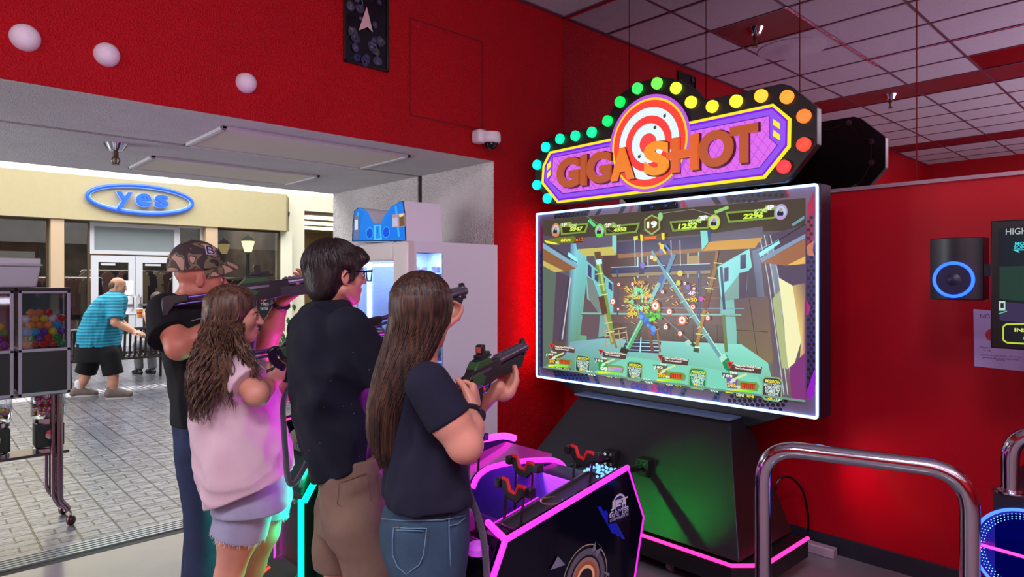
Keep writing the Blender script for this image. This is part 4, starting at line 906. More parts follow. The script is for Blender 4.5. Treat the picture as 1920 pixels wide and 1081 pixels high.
for (x, y) in ((3.12, 2.05), (3.12, 2.95), (3.55, 2.0), (3.3, 1.68)):
    c = MB().box(x-.025, y-.025, .06, x+.025, y+.025, .085).box(x-.02, y-.024, .02, x+.02, y-.019, .07).box(x-.02, y+.019, .02, x+.02, y+.024, .07).build('caster', M_CHROME, cab)
    MB().lathe([(.03, -.014), (.03, .014)], (x, y, .03), (0, 1, 0), 20).build('wheel', mat('caster_wheel', (150, 140, 150), .5), c)
mb = MB().box(3.515, 2.28, 2.055, 3.54, 2.55, 2.10); sb = mb.build('sensor_bar', mat('gloss_black', (8, 8, 14), .1), cab, bevel=.008)
for y in (2.36, 2.46): MB().lathe([(.014, 0), (.01, .004), (.001, .006)], (3.514, y, 2.078), (-1, 0, 0), 16).build('lens', mat('lens', (60, 70, 130), .05, .6), sb)

# ---- sign
sg = thing('game_sign', 'lit marquee sign reading GIGA SHOT with a bullseye and coloured bulbs', 'sign', (3.48, 2.4, 2.13))
board = [(1050, 383), (1037, 384), (1003.4, 347), (1003, 305), (1022, 262), (1030, 258), (1135, 232), (1144, 210), (1165, 174.5), (1198, 154), (1236, 143), (1272, 149), (1302, 167), (1316.6, 188), (1465, 156.7), (1480, 160), (1532, 201), (1532, 269.5), (1480, 335), (1471, 341)]
MB().prism(cyc(board, 3.475), (.055, 0, 0)).build('board', mat('sign_black', (13, 10, 12), .35), sg, bevel=.003)
A = Art(3.462, .0003); P = A.poly
oct_ = [(1045, 381), (1015, 344), (1017, 311), (1030, 284), (1450, 194), (1484, 222), (1483, 275.5), (1435, 335)]
P(oct_, (255, 238, 40)); P([(1047, 376), (1019.5, 341.5), (1021, 312.5), (1033, 288), (1448.5, 200), (1477, 225), (1476, 273), (1431, 329)], (130, 20, 235)); P([(1048, 372), (1022, 340), (1023.5, 313.5), (1035.5, 291), (1447.5, 204.5), (1473, 227), (1472, 271.5), (1429, 325.5)], (150, 84, 240))
P([(1036, 294), (1443, 216), (1444, 258), (1459, 272), (1425, 315), (1055, 364), (1027, 338), (1034.5, 327)], (90, 30, 190)); P([(1037, 295.5), (1441.5, 218), (1442.5, 259), (1456.5, 272), (1424, 313.5), (1055.5, 362), (1029, 338), (1035.5, 327.5)], (226, 110, 240))
# lattice on the pink field
A.k += 1; kx = A.X-A.k*A.step
def lat(a_, b_):
    A.k0 = A.k; A.line(a_, b_, .9, (178, 70, 214)); A.k = A.k0
poly = [(1040, 297), (1440, 220), (1441, 259), (1454, 272), (1423, 312), (1056, 360), (1032, 338), (1037, 328)]
def clipline(p0, p1):
    ts = []
    for i in range(len(poly)):
        a_, b_ = poly[i], poly[(i+1) % len(poly)]
        d = (p1[0]-p0[0], p1[1]-p0[1]); e = (b_[0]-a_[0], b_[1]-a_[1]); den = d[0]*e[1]-d[1]*e[0]
        if abs(den) < 1e-9: continue
        t = ((a_[0]-p0[0])*e[1]-(a_[1]-p0[1])*e[0])/den; u = ((a_[0]-p0[0])*d[1]-(a_[1]-p0[1])*d[0])/den
        if 0 <= u <= 1: ts.append(t)
    if len(ts) >= 2: ts = (min(ts), max(ts)); lat((p0[0]+(p1[0]-p0[0])*ts[0], p0[1]+(p1[1]-p0[1])*ts[0]), (p0[0]+(p1[0]-p0[0])*ts[1], p0[1]+(p1[1]-p0[1])*ts[1]))
x = 930.0; st = 12.0
while x < 1600:
    clipline((x, 250), (x+130, 395)); clipline((x, 380), (x+100, 215)); x += st; st = 12+max(0, (x-1000))*0.018
for q in ([(1449.6, 222.6), (1462, 231), (1462, 242), (1449.6, 234)], [(1449.6, 243), (1462, 252), (1462, 263), (1449.6, 255)], [(1026, 308), (1032.5, 301.5), (1032.5, 312.5), (1026, 319.5)], [(1026, 324.5), (1032.5, 317.5), (1032.5, 327.5), (1026, 334)]): P(q, (255, 238, 60))
A.k += 8
for fr_, c_ in ((1.0, (190, 90, 225)), (.93, (255, 215, 30)), (.885, (255, 72, 60)), (.74, (232, 250, 255)), (.57, (255, 66, 62)), (.41, (232, 250, 255)), (.21, (255, 70, 72))): A.disc(1215, 269, 91*fr_, c_, n=56); A.k += 1
for (x, y) in ((1246, 217), (1228, 239), (1198.5, 293.5)): A.disc(x, y, 3.4, (60, 60, 76), n=10); A.line((x, y), (x+3, y-5), 1, (90, 90, 110))
A.build('light_panel', artmat('sign_light', 1.0, .3), sg, smooth=False, fixn=False)
def bulb(px, py, c):
    o = onx(px, py, 3.472)
    key = 'bulb_%d_%d_%d' % c
    MB().lathe([(.036, 0), (.036, .016), (.034, .024), (.026, .030), (.001, .033)], o, (-1, 0, 0), 28).build('bulb', emit(key, c, 1.7), sg)
for (x, y, c) in ((63, 603, (0, 255, 215)), (62, 730, (0, 250, 225)), (128, 815, (0, 235, 235)), (117, 492, (0, 245, 200)), (208, 440, (0, 240, 160)), (305, 421, (0, 236, 150)), (409, 398, (10, 236, 140)), (508, 327, (0, 230, 100)), (587, 207, (0, 225, 80)), (696, 122, (50, 220, 90)), (820, 90, (100, 228, 70)), (940, 120, (195, 230, 50)), (1035, 209, (235, 225, 45)), (1169, 236, (252, 225, 40)), (1320, 203, (255, 208, 40)), (1477, 169, (255, 178, 45)), (1640, 176, (255, 140, 40)), (1747, 297, (255, 110, 40)), (1746, 475, (255, 62, 42)), (1620, 616, (255, 50, 55))):
    bulb(990+x/3.368, 130+y/3.368, c)
for i, (px_, py_) in enumerate(((1020, 300), (1060, 262), (1140, 236), (1165, 190), (1236, 160), (1300, 190), (1390, 190), (1465, 175), (1512, 215), (1512, 262), (1478, 318), (1300, 330), (1100, 360))):
    p_ = onx(px_, py_, 3.53); k_ = MB().lathe([(.018, 0), (.018, .006), (.010, .008), (.010, .014), (.001, .014)], p_, (1, 0, 0), 14).build('lamp_socket', mat('socket_white', (200, 200, 205), .5), sg)
    if i: MB().tube([pl_+Vector((.012, 0, 0)), (pl_+p_)/2+Vector((.018, 0, -.03)), p_+Vector((.012, 0, 0))], .003, 6).build('wire', mat('wire_brown', (110, 70, 60), .5), k_)
    pl_ = p_
def letter(ch, pa, pb, face, side, es, z0=2.262, z1=2.470, bold=.045, cross=False):
    X = 3.43; a = onx(pa, 300, X); b = onx(pb, 300, X)
    mb = MB(); put_text(mb, ch, (X+.012, a.y, z0), U, V, width=abs(a.y-b.y), height=z1-z0, bold=bold, depth=.022, out=(-1, 0, 0))
    if cross: mb.box(X-.012, a.y+.03, z0+.085, X+.012, a.y-.02, z0+.125)
    key = 'letter_%d_%d_%d' % face
    mb2 = MB(); put_text(mb2, ch, (X+.030, a.y+.006, z0-.008), U, V, width=abs(a.y-b.y)+.012, height=z1-z0+.014, bold=bold, depth=.014, out=(-1, 0, 0))
    o = mb.build('letter', mat(key, tuple(int(v*.5) for v in face), .35, em=face, es=es), sg, smooth=False)
    mb2.build('letter_outline', mat('letter_side', side, .4, em=side, es=.25), o, smooth=False)
OR, SD = (190, 84, 30), (70, 8, 40)
for ch, a_, b_, c_, e_ in (('G', 1045, 1086, OR, .75), ('I', 1089.5, 1099, OR, .75), ('G', 1101, 1145, OR, .75), ('A', 1146, 1188, (232, 120, 20), .95), ('S', 1209, 1253, (240, 140, 16), 1.0), ('H', 1259, 1309, (226, 96, 24), .85), ('O', 1311, 1374, OR, .75), ('T', 1370, 1420, OR, .75)):  # backlight glow put into the face colour of the middle letters
    letter(ch, a_, b_, c_, SD, e_, cross=(ch == 'H'))

# ---- console
con = thing('gun_console', 'black gun console with pink and purple light strips before the players', 'arcade console', (1.7, 2.47, 0))
M_PINK = emit('magenta_led', (255, 40, 225), 2.6); M_PINKT = emit('magenta_led_thin', (235, 30, 215), 1.6); M_GREEN = emit('green_led', (0, 255, 150), 7.0)
M_GLOSS = mat('console_gloss', (6, 6, 22), .10, spec=.35); M_CON = mat('console_black', (16, 14, 22), .3); M_PURP = mat('console_purple', (40, 24, 90), .25)
def sidepanel(y, th):
    pts = [(1.44, y, .10), (1.44, y, .40), (1.262, y, .70), (1.276, y, .732), (1.325, y, .827), (1.925, y, .93), (2.02, y, .727), (1.96, y, .50), (1.90, y, .10)]
    return pts
sp = MB().prism(sidepanel(1.45, .03), (0, .03, 0)).build('side_panel', M_GLOSS, con, bevel=.003)
e = sidepanel(1.45, 0)
MB().tube([e[0], e[1], e[2], e[3], e[4], e[5]], .0095, 8).build('led_strip', M_PINK, con)
MB().tube([e[5], e[6], e[7], e[8]], .004, 6).build('led_strip', M_PINKT, con)
MB().tube([(1.325, 1.45, .827), (1.385, 1.60, .825)], .011, 8).build('led_strip', M_PINK, con)
MB().prism(sidepanel(3.47, .03), (0, .03, 0)).build('side_panel', M_GLOSS, con, bevel=.003)
# logo and gear print on the side panel (plane y = 1.45)
def pl(px, py, k=0): return ony(px, py, 1.4485-k*.0004)
UX = (1, 0, 0)
def stext(mb, s, px0, py0, px1, h, c, k, bold=.03):
    a_, b_ = pl(px0, py0, k), pl(px1, py0, k); hh = (pl(px0, py0-h, k)-a_).length; put_text(mb, s, a_, UX, V, width=(b_.x-a_.x), height=hh, bold=bold, c=lin(c))
mb = MB(); W_ = (206, 206, 222); NV = (30, 34, 110)
def sdisc(cx, cy, r, c, k, n=28, a0=0, a1=2*math.pi, rx=1.0):
    o = pl(cx, cy, k); R = (pl(cx, cy-r, k)-o).length
    mb.add([o+Vector((math.cos(a0+(a1-a0)*i/n)*R*rx, 0, math.sin(a0+(a1-a0)*i/n)*R)) for i in range(n+(a1-a0 < 6.2))], [tuple(range(n+(a1-a0 < 6.2)))], 0, lin(c))
sdisc(1161, 947, 22, W_, 0, rx=.95); sdisc(1161, 948, 19, NV, 1, rx=.95); sdisc(1161, 950, 13, W_, 2, rx=.95); sdisc(1161, 951.5, 11, NV, 3, rx=.95); mb.add([pl(1140, 956, 4), pl(1182, 951, 4), pl(1182, 974, 4), pl(1140, 982, 4)], [(0, 1, 2, 3)], 0, lin((12, 12, 40)))
stext(mb, 'JET', 1145, 958, 1177, 17, W_, 5, .05); stext(mb, 'GAMES', 1142.5, 972.5, 1178.5, 12, W_, 5.5, .06); stext(mb, 'GAMES', 1144.5, 971, 1177, 9, NV, 6, .01); stext(mb, 'CORPORATION', 1143.5, 979, 1178, 5.5, (176, 170, 214), 6, .02)
# gear print low on the panel
gx, gy = 1098, 1085
sdisc(gx, gy, 64, (176, 160, 140), 0, 40); sdisc(gx, gy, 62, (10, 10, 22), 1, 40); sdisc(gx, gy, 56, (96, 92, 104), 2, 40); sdisc(gx, gy, 44, (16, 14, 22), 3, 40); sdisc(gx, gy, 40, (150, 120, 110), 4, 40); sdisc(gx, gy, 33, (170, 90, 50), 5, 40); sdisc(gx, gy, 26, (236, 200, 150), 6, 40); sdisc(gx, gy, 20, (40, 30, 34), 7, 40)
for (a_, b_, c_) in (((1108, 1035), (1117, 1014), (1128, 1026)), ((1117, 1014), (1129, 1026), (1118, 1045)), ((1032, 1068), (1046, 1042), (1060, 1058)), ((1128, 1070), (1143, 1074), (1142, 1081))): mb.add([pl(*a_, 8), pl(*b_, 8), pl(*c_, 8)], [(0, 1, 2)], 0, lin((120, 118, 140)))
for i in range(3): mb.add([pl(1120+i*11, 950+i*8, 1), pl(1126+i*11, 948+i*8, 1), pl(1154+i*9, 1000+i*5, 1), pl(1148+i*9, 1000+i*5, 1)], [(0, 1, 2, 3)], 0, lin((26, 40, 190)))
mb.build('print', artmat('panel_print', 0, .15), sp, smooth=False, fixn=False)
# deck, basin, fins
MB().add([(1.36, 1.48, .80), (1.36, 1.60, .80), (1.93, 1.60, .905), (1.93, 1.48, .905), (1.36, 1.48, .3), (1.36, 1.60, .3), (1.93, 1.60, .3), (1.93, 1.48, .3)], [(0, 1, 2, 3), (4, 7, 6, 5), (0, 4, 5, 1), (1, 5, 6, 2), (2, 6, 7, 3), (3, 7, 4, 0)]).build('gun_deck', M_CON, con, bevel=.004)
dk = lambda x, z=0: .80+.105*(x-1.36)/.57+z
mesh_m = mat('speaker_mesh', (60, 54, 60), .5, .4, bump=1.0, bscale=700)
MB().add([(1.42, 1.50, dk(1.42, .004)), (1.42, 1.585, dk(1.42, .004)), (1.86, 1.585, dk(1.86, .004)), (1.86, 1.50, dk(1.86, .004))], [(0, 1, 2, 3)]).build('mesh_panel', mesh_m, con)
MB().tube([(1.42, 1.50, dk(1.42, .006)), (1.42, 1.585, dk(1.42, .006)), (1.86, 1.585, dk(1.86, .006)), (1.86, 1.50, dk(1.86, .006))], .004, 6, closed=True).build('mesh_frame', mat('silver_trim', (170, 160, 190), .2, .9), con)
MB().tube([Vector((1.62+.04*math.cos(t), 1.54+.035*math.sin(t), dk(1.62, .008))) for t in [i*math.pi/12 for i in range(24)]], .003, 6, closed=True).build('speaker_ring', mat('gold_ring', (200, 150, 120), .3, .8), con)
MB().tube([(1.40, 1.605, .81), (1.62, 1.605, .852)], .003, 6).build('led_strip', M_PINKT, con)
MB().box(1.43, 1.60, .10, 2.05, 3.47, .55).build('body', M_CON, con, bevel=.006)
MB().prism([(1.55, 1.60, .55), (2.05, 1.60, .55), (2.12, 1.60, .80), (1.95, 1.60, .80)], (0, 1.86, 0)).build('back_slope', M_PURP, con, bevel=.004)
MB().lathe([(.105, 0), (.11, .01), (.11, .38)], (1.62, 1.61, .60), (0, 1, 0), 32).build('roller', mat('roller_black', (14, 12, 30), .2), con)
def fin(y, pts, led, r=.012):
    q = [ony(px, py, y) for px, py in pts]; q = rounded(q, .05, 3)
    x0, x1 = min(p.x for p in q), max(p.x for p in q)
    MB().prism([Vector((x0, y, .4))]+q+[Vector((x1, y, .4))], (0, .03, 0)).build('fin', M_PURP, con, bevel=.003)
    MB().tube(q, r, 10).build('led_tube', led, con)
fin(2.0, [(886, 915), (893, 895), (912, 878), (940, 870), (985, 863), (1035, 861), (1050, 866), (1058, 875)], M_PINK, .011)
q = [Vector((1.50, 2.34, .70)), Vector((1.60, 2.34, .80)), Vector((1.95, 2.34, .865)), Vector((2.13, 2.34, .86)), Vector((2.20, 2.34, .835))]
MB().prism([Vector((1.5, 2.34, .4))]+q+[Vector((2.2, 2.34, .4))], (0, .05, 0)).build('fin', M_PURP, con); MB().tube(rounded(q, .06, 4), .016, 12).build('led_tube', emit('hot_pink_tube', (255, 60, 225), 3.0), con)
MB().prism([(1.58, 2.03, .56), (1.66, 2.03, .76), (2.14, 2.03, .83), (2.14, 2.03, .56)], (0, .31, 0)).build('bridge', mat('bridge_gloss', (170, 60, 170), .12), con, bevel=.004)
for y in (2.75, 3.1):
    q = [Vector((1.45, y, .66)), Vector((1.55, y, .78)), Vector((1.95, y, .845)), Vector((2.18, y, .82))]
    MB().prism([Vector((1.45, y, .4))]+q+[Vector((2.18, y, .4))], (0, .03, 0)).build('fin', M_PURP, con); MB().tube(rounded(q, .06, 4), .011, 8).build('led_tube', M_PINK, con)
def cradle(x, yc, zt_, zf, w=.072):
    c = MB(); t = .012
    prof = [(-w, .0), (-w*.75, .012), (-w*.45, .010), (-w*.28, -.022), (w*.1, -.026), (w*.3, .002), (w*.62, .004), (w*.9, -.006), (w, -.022), (w*.6, -.026), (w*.2, -.052), (-w*.4, -.048), (-w*.75, -.022)]
    c.prism([(x, yc-a_, zt_+b_) for a_, b_ in prof], (t, 0, 0))
    o = c.build('gun_cradle', mat('cradle_black', (20, 14, 20), .4), con, bevel=.002)
    MB().tube([(x+.004, yc-a_, zt_+b_+.002) for a_, b_ in prof[1:8]], .007, 8, flat=.9).build('red_lining', mat('red_rubber', (186, 16, 30), .5, em=(255, 20, 30), es=.08), o)
    MB().beam((x+.006, yc+w*.55, zt_-.03), (x-.01, yc+w*.45, zf), .008, .008).build('cradle_post', mat('cradle_black', (20, 14, 20), .4), o); MB().beam((x+.006, yc-w*.6, zt_-.03), (x+.0, yc-w*.5, zf), .008, .008).build('cradle_post', mat('cradle_black', (20, 14, 20), .4), o)
    for g in (1, -1): MB().box(x-.008, yc+g*w-.012, zt_-.020, x+.022, yc+g*w+.012, zt_+.010).build('cradle_end', mat('cradle_black', (20, 14, 20), .4), o, bevel=.004)
cradle(1.46, 1.56, .935, dk(1.46)); cradle(1.60, 1.66, .965, .70); cradle(1.80, 1.56, .985, dk(1.8)); cradle(1.62, 2.18, .93, .76); cradle(1.80, 2.18, .95, .78)
# jewel lights on the far end of the deck
mb = MB(); r4 = random.Random(2)
for i in range(40):
    x = r4.uniform(1.82, 1.93); y = r4.uniform(1.49, 1.60); mb.ball((x, y, dk(x, .006)), .006, 6)
mb.build('light_cluster', emit('cyan_jewels', (120, 190, 255), 1.6), con)
# plug, knobs and low front parts at the near end
MB().lathe([(.028, 0), (.028, .05), (.02, .06)], (1.36, 1.68, .79), (0, 0, 1), 16).build('cable_socket', mat('socket_pink', (150, 60, 150), .3), con)
MB().tube(rounded([(1.36, 1.68, .84), (1.36, 1.72, .95), (1.30, 1.85, .93), (1.26, 1.90, .70)], .08, 6), .0105, 10).build('cable', mat('cable_braid', (110, 108, 122), .35, .5, bump=1.0, bscale=500), con)
MB().lathe([(.034, 0), (.034, .02), (.026, .03), (.001, .03)], (1.31, 1.56, .76), (0, 0, 1), 20).build('start_button', mat('clear_button', (180, 90, 200), .1, em=(200, 60, 230), es=.4), con)
MB().prism([(1.30, 1.49, .66), (1.36, 1.49, .76), (1.36, 1.80, .76), (1.30, 1.80, .66)], (.10, 0, -.05)).build('front_shelf', M_CON, con, bevel=.004)
MB().prism([(1.43, 1.48, .12), (1.43, 1.86, .12), (1.43, 1.86, .70), (1.43, 1.48, .70)], (.05, 0, 0)).build('front_panel', M_GLOSS, con)
MB().tube([(1.42, 1.62, .635), (1.42, 1.80, .655), (1.42, 1.80, .2)], .008, 6).build('led_strip', M_PINK, con)
# coin cabinet between the far stations
MB().box(1.36, 2.88, .10, 1.60, 3.14, .62).build('coin_cabinet', M_CON, con, bevel=.005)
MB().prism([(1.34, 2.86, .62), (1.60, 2.86, .62), (1.60, 2.86, .86), (1.44, 2.86, .86), (1.36, 2.86, .80)], (0, .30, 0)).build('coin_head', M_CON, con, bevel=.01)
MB().box(1.335, 3.00, .66, 1.345, 3.06, .78).build('coin_slot', mat('coin_metal', (190, 190, 200), .2, .9), con, bevel=.003)
for z in (.83, .57): MB().lathe([(.014, 0), (.014, .006), (.006, .008), (.006, .004)], (1.36 if z < .7 else 1.375, 2.95, z), (-1, 0, 0), 16).build('lock', M_CHROME, con)
MB().tube([(1.345, 2.862, .12), (1.345, 2.862, .60)], .014, 8).build('green_strip', M_GREEN, con)
MB().tube([(1.345, 2.83, .60), (1.40, 2.80, .72)], .014, 8).build('green_strip', M_GREEN, con)
MB().tube([(1.345, 3.15, .12), (1.345, 3.15, .60)], .006, 8).build('led_strip', M_PINK, con)
MB().tube([(1.30, 3.44, .10), (1.36, 3.44, .55), (1.46, 3.44, .84), (1.7, 3.44, .88)], .006, 8).build('led_strip', M_LEDP, con)
MB().prism([(1.20, 2.9, 0), (1.20, 2.9, .12), (1.40, 2.9, .30), (1.46, 2.9, .30), (1.46, 2.9, 0)], (0, .56, 0)).build('foot_ramp', M_CON, con, bevel=.004)
mb = MB()
for k in range(3):
    y = 3.40-k*.10; 
    for s_ in (0, .035): mb.add([(1.24, y-s_, .158), (1.31, y-.03-s_, .221), (1.31, y-.05-s_, .221), (1.24, y-.02-s_, .158)], [(0, 1, 2, 3)])
mb.build('chevron_lights', emit('red_chevron', (255, 50, 20), 3.0), con)
MB().box(1.46, 1.50, .0, 2.05, 3.47, .10).build('plinth', mat('plinth_black', (10, 10, 12), .5), con)
# rods to the pedestal
for y in (2.56, 2.31):
    r_ = MB().tube([(2.02, y, .60), (2.5, y, .55), (3.26, y, .50)], .016, 10).build('link_rod', M_BLACK, con)
    cl = MB().box(3.20, y-.045, .455, 3.27, y+.045, .555).build('rod_clamp', mat('clamp_black', (12, 12, 14), .5), r_, bevel=.006)
    for (dy, dz) in ((-.022, .028), (.022, .028), (-.022, -.028), (.022, -.028)): MB().lathe([(.010, 0), (.010, .004), (.005, .004), (.005, .002)], (3.20, y+dy, .505+dz), (-1, 0, 0), 12).build('bolt', M_CHROME, r_)
# coloured lamps of the machine
spot('lamp_green_console', (2.16, 2.66, .80), (3.2, 2.10, .42), 60, (0.02, 1.0, 0.10), 34, .8, .012)
spot('lamp_pedestal_red', (3.72, 1.50, .50), (4.03, 1.22, .45), 4, (1.0, 0.02, 0.10), 110, 1.0, .05)
area('lamp_console_green', (1.30, 2.82, .66), (.06, .5), 15, (0.0, 1.0, 0.45), rot=(0, math.radians(80), 0))
area('lamp_console_magenta', (1.42, 3.05, 1.0), (.25, .25), 2.6, (0.9, 0.08, 1.0), rot=(0, math.radians(135), 0))
area('lamp_console_magenta_b', (1.55, 2.25, .92), (.3, .3), 5.0, (0.85, 0.05, 1.0), rot=(0, math.radians(140), 0))
area('lamp_console_purple', (1.95, 1.8, .86), (.2, .25), 2.5, (0.4, 0.05, 1.0), rot=(0, math.radians(70), 0))
area('lamp_console_orange', (1.36, 2.30, .28), (.15, .15), 0.9, (1.0, 0.35, 0.02), rot=(0, math.radians(90), 0))

# ================================================================ prize machine with blue topper
pm = thing('prize_machine', 'tall white prize machine standing in the passage beside the red corner', 'prize machine', (2.8, 4.0, 0))
M_WM = mat('machine_white', (236, 236, 250), .3)
x0, x1, y0, y1, zt = 2.416, 3.21, 3.60, 4.46, 1.87
mb = MB().box(x0+.06, y0, .05, x1, y0+.03, zt-.0)       # side skin facing the game, with a window opening
wx0, wx1, wz0, wz1 = ony(781, 470, y0).x, ony(831, 470, y0).x, .95, ony(800, 473, y0).z
mb = MB()
mb.box(x0+.06, y0, .05, wx0, y0+.02, zt).box(wx1, y0, .05, x1, y0+.02, zt).box(wx0, y0, wz1, wx1, y0+.02, zt).box(wx0, y0, .05, wx1, y0+.02, wz0)
mb.box(x1-.02, y0+.02, .05, x1, y1, zt).box(x0+.06, y1-.02, .05, x1-.02, y1, zt).box(x0+.06, y0+.02, zt-.02, x1-.02, y1-.02, zt).box(x0+.09, y0+.02, .05, x1-.02, y1-.02, .9)
mb.build('shell', M_WM, pm)
# front frame: rounded arch border around the window
fr = [(y0+.0, .05), (y1, .05), (y1, zt-.0), (y0, zt)]
mb = MB(); yo0, yo1 = y0, y1; yi0, yi1, zi0, zi1 = y0+.17, y1-.14, .78, zt-.13
mb.box(x0, yo0, .05, x0+.08, yi0, zt).box(x0, yi1, .05, x0+.08, yo1, zt).box(x0, yi0, zi1, x0+.08, yi1, zt).box(x0, yi0, .05, x0+.08, yi1, zi0)
mb.build('front_frame', mat('machine_cream', (224, 220, 216), .25), pm, bevel=.02)
MB().box(x0+.05, yi0, zi0, x0+.056, yi1, zi1).build('front_glass', glass('machine_glass', (235, 240, 255), .02, .06), pm)
MB().box(wx0, y0+.006, wz0, wx1, y0+.010, wz1).build('side_window', glass('machine_glass', (235, 240, 255), .02, .06), pm)
mb = MB().box(x0+.10, y1-.06, .92, x1-.04, y1-.03, zt-.04).box(x1-.06, y0+.04, .92, x1-.03, y1-.05, zt-.04); mb.build('inner_lining', mat('lining_white', (190, 205, 235), .3, bump=.4, bscale=60), pm)
MB().box(x0+.09, yi0+.02, zi1-.03, x0+.12, yi1-.02, zi1-.01).build('inner_light', emit('machine_tube', (255, 240, 190), 10), pm)
MB().box(wx0+.1, y1-.075, 1.0, wx0+.13, y1-.061, 1.8).build('inner_light', emit('machine_tube_blue', (170, 205, 255), 8), pm)
area('lamp_prize_machine', (2.85, 4.05, 1.83), (.5, .5), 11, (0.62, 0.78, 1.0))
mb = MB(); r5 = random.Random(4)
for i in range(7):
    z = 1.0+i*.11; mb.box(x1-.30, y0+.10, z, x1-.06, y1-.1, z+.006)
mb.build('shelf', mat('clear_shelf', (170, 190, 230), .2), pm)
mb = MB()
for i in range(60): 
    mb.box(*(lambda x, y, z, s: (x, y, z, x+s, y+s, z+s*1.6))(r5.uniform(x1-.3, x1-.1), r5.uniform(y0+.1, y1-.2), 1.006+.11*r5.randint(0, 6), .03))
tag(mb.build('prizes', mat('prize_boxes', (120, 110, 150), .4, var=.9, vscale=9), pm), kind='stuff')
q = [ony(904, 741, y0), ony(931, 738, y0)]
MB().box(q[0].x, y0-.002, .78, x1-.015, y0, .86).build('blue_label', mat('blue_sticker', (20, 90, 190), .3), pm)
MB().box(x0+.10, y0+.05, .0, x1-.05, y1-.05, .05).build('plinth', M_DARK, pm)
tp = thing('machine_topper', 'glowing blue bow-shaped topper standing on the white prize machine', 'sign topper', (2.47, 4.0, zt))
X = 2.47; prof = [(660, 455), (661, 420), (664, 395), (672, 389), (682, 391), (690, 398), (698, 414), (703, 420), (713, 420), (722, 403), (735, 386), (748, 378), (757, 376), (760, 400), (762, 452)]
pp = [onx(a_, b_, X) for a_, b_ in prof]
for p in pp:
    if p.z < zt+.02: p.z = zt+.001
MB().prism(pp, (.30, 0, 0)).build('topper_body', M_WM, tp, angle=50)
A = Art(X-.0008, .0004); P = A.poly
def inset(pts, k):
    cx_, cy_ = sum(p[0] for p in pts)/len(pts), sum(p[1] for p in pts)/len(pts); return [(cx_+(x-cx_)*k, cy_+(y-cy_)*k) for x, y in pts]
P(prof[:0]+[(x, min(y, 452.5)) for x, y in prof], (20, 40, 70)); P([(x, min(y, 451)) for x, y in inset(prof, .955)], (20, 130, 240))
P([(664, 400), (672, 393), (684, 397), (676, 420), (668, 445)], (10, 120, 235)); P([(735, 392), (748, 382), (754, 400), (757, 445), (722, 447), (714, 430)], (14, 124, 240))
for (x, y, s_) in ((693, 437, 1), (724, 435, 1)): A.disc(x, y, 11, (60, 180, 255), 1.15); A.disc(x, y, 9.5, (10, 84, 230), 1.15)
P([(701, 422), (714, 421), (716, 449), (701, 450)], (90, 200, 255)); P([(704, 424), (712, 423), (713, 446), (704, 447)], (20, 150, 245)); A.line((707.5, 424), (708, 436), 1, (10, 60, 130))
A.line((672, 398), (667, 446), 3, (70, 180, 255)); A.line((742, 386), (748, 444), 4, (60, 170, 250))
P([(664, 405), (672, 404), (673, 446), (664, 447)], (110, 120, 150)); P([(665, 412), (671, 411), (671, 430), (665, 431)], (220, 225, 235)); P([(735, 402), (759, 399), (760, 424), (736, 426)], (170, 150, 160)); P([(736, 408), (745, 407), (746, 424), (736, 425)], (196, 190, 220)); P([(748, 401), (758, 400), (759, 423), (749, 424)], (120, 84, 50)); P([(748, 401), (757, 400), (756, 405), (749, 407)], (240, 220, 170))
A.build('topper_face', artmat('topper_light', .95, .2), tp, smooth=False, fixn=False)

# ================================================================ chrome hand rails, dance machine parts, wall items at the right
def rail(p0, p1, z, r, label, foot=True, zf=0.0, name='hand_rail'):
    t = thing(name, label, 'hand rail', ((p0[0]+p1[0])/2, (p0[1]+p1[1])/2, zf))
    pts = rounded([(p0[0], p0[1], zf), (p0[0], p0[1], z), (p1[0], p1[1], z), (p1[0], p1[1], zf)], .13, 10)
    MB().tube(pts, r, 24).build('rail_tube', mat('rail_chrome', (190, 190, 196), .10, 1.0), t)
    for p in (p0, p1): MB().lathe([(r*2, 0), (r*2, .006), (r*1.1, .012)], (p[0], p[1], zf), (0, 0, 1), 24).build('flange', M_CHROME, t)
rail((2.31, 1.13), (2.475, .53), 1.0, .0285, 'thick chrome hand rail arching before the red wall, nearest the viewer')
rail((3.10, .535), (3.18, .10), 1.035, .030, 'chrome hand rail standing on the black blue-ringed speaker box', zf=.8)
dm = thing('speaker_box', 'black floor speaker box with a big blue light ring under the chrome rail', 'arcade speaker', (3.35, .3, 0))
X = 3.05; yb = onx(1862, 905, X).y
MB().box(X, -.25, 0, X+.6, yb, .8).build('cabinet', mat('speaker_black', (26, 24, 36), .35), dm, bevel=.006)
c = Vector((X, onx(1925, 1030, X).y, onx(1925, 1040, X).z)); M_BLUE = emit('blue_led', (20, 60, 255), 7.0)
MB().tube([c+Vector((-.006, math.cos(t)*.165, math.sin(t)*.165)) for t in [i*math.pi/24 for i in range(48)]], .006, 8, closed=True).build('outer_ring', emit('blue_led_soft', (50, 90, 255), 4.0), dm)
mb = MB()
for R_, n_ in ((.140, 70), (.131, 66), (.149, 74)):
    for i in range(n_):
        t = 2*math.pi*i/n_; mb.ball(c+Vector((-.004, math.cos(t)*R_, math.sin(t)*R_)), .0022, 5)
mb.build('dotted_ring', emit('cyan_dots', (90, 170, 255), 5), dm)
MB().lathe([(.16, 0), (.158, .004), (.12, -.01), (.05, -.03), (.001, -.02)], c, (-1, 0, 0), 40).build('speaker_cone', mat('cone_blue', (14, 14, 60), .25, em=(10, 20, 220), es=.35), dm)
MB().tube([c+Vector((-.02, .165, .005)), c+Vector((-.02, -.165, -.01))], .006, 8).build('laser_bar', emit('pink_bar', (255, 40, 120), 5), dm)
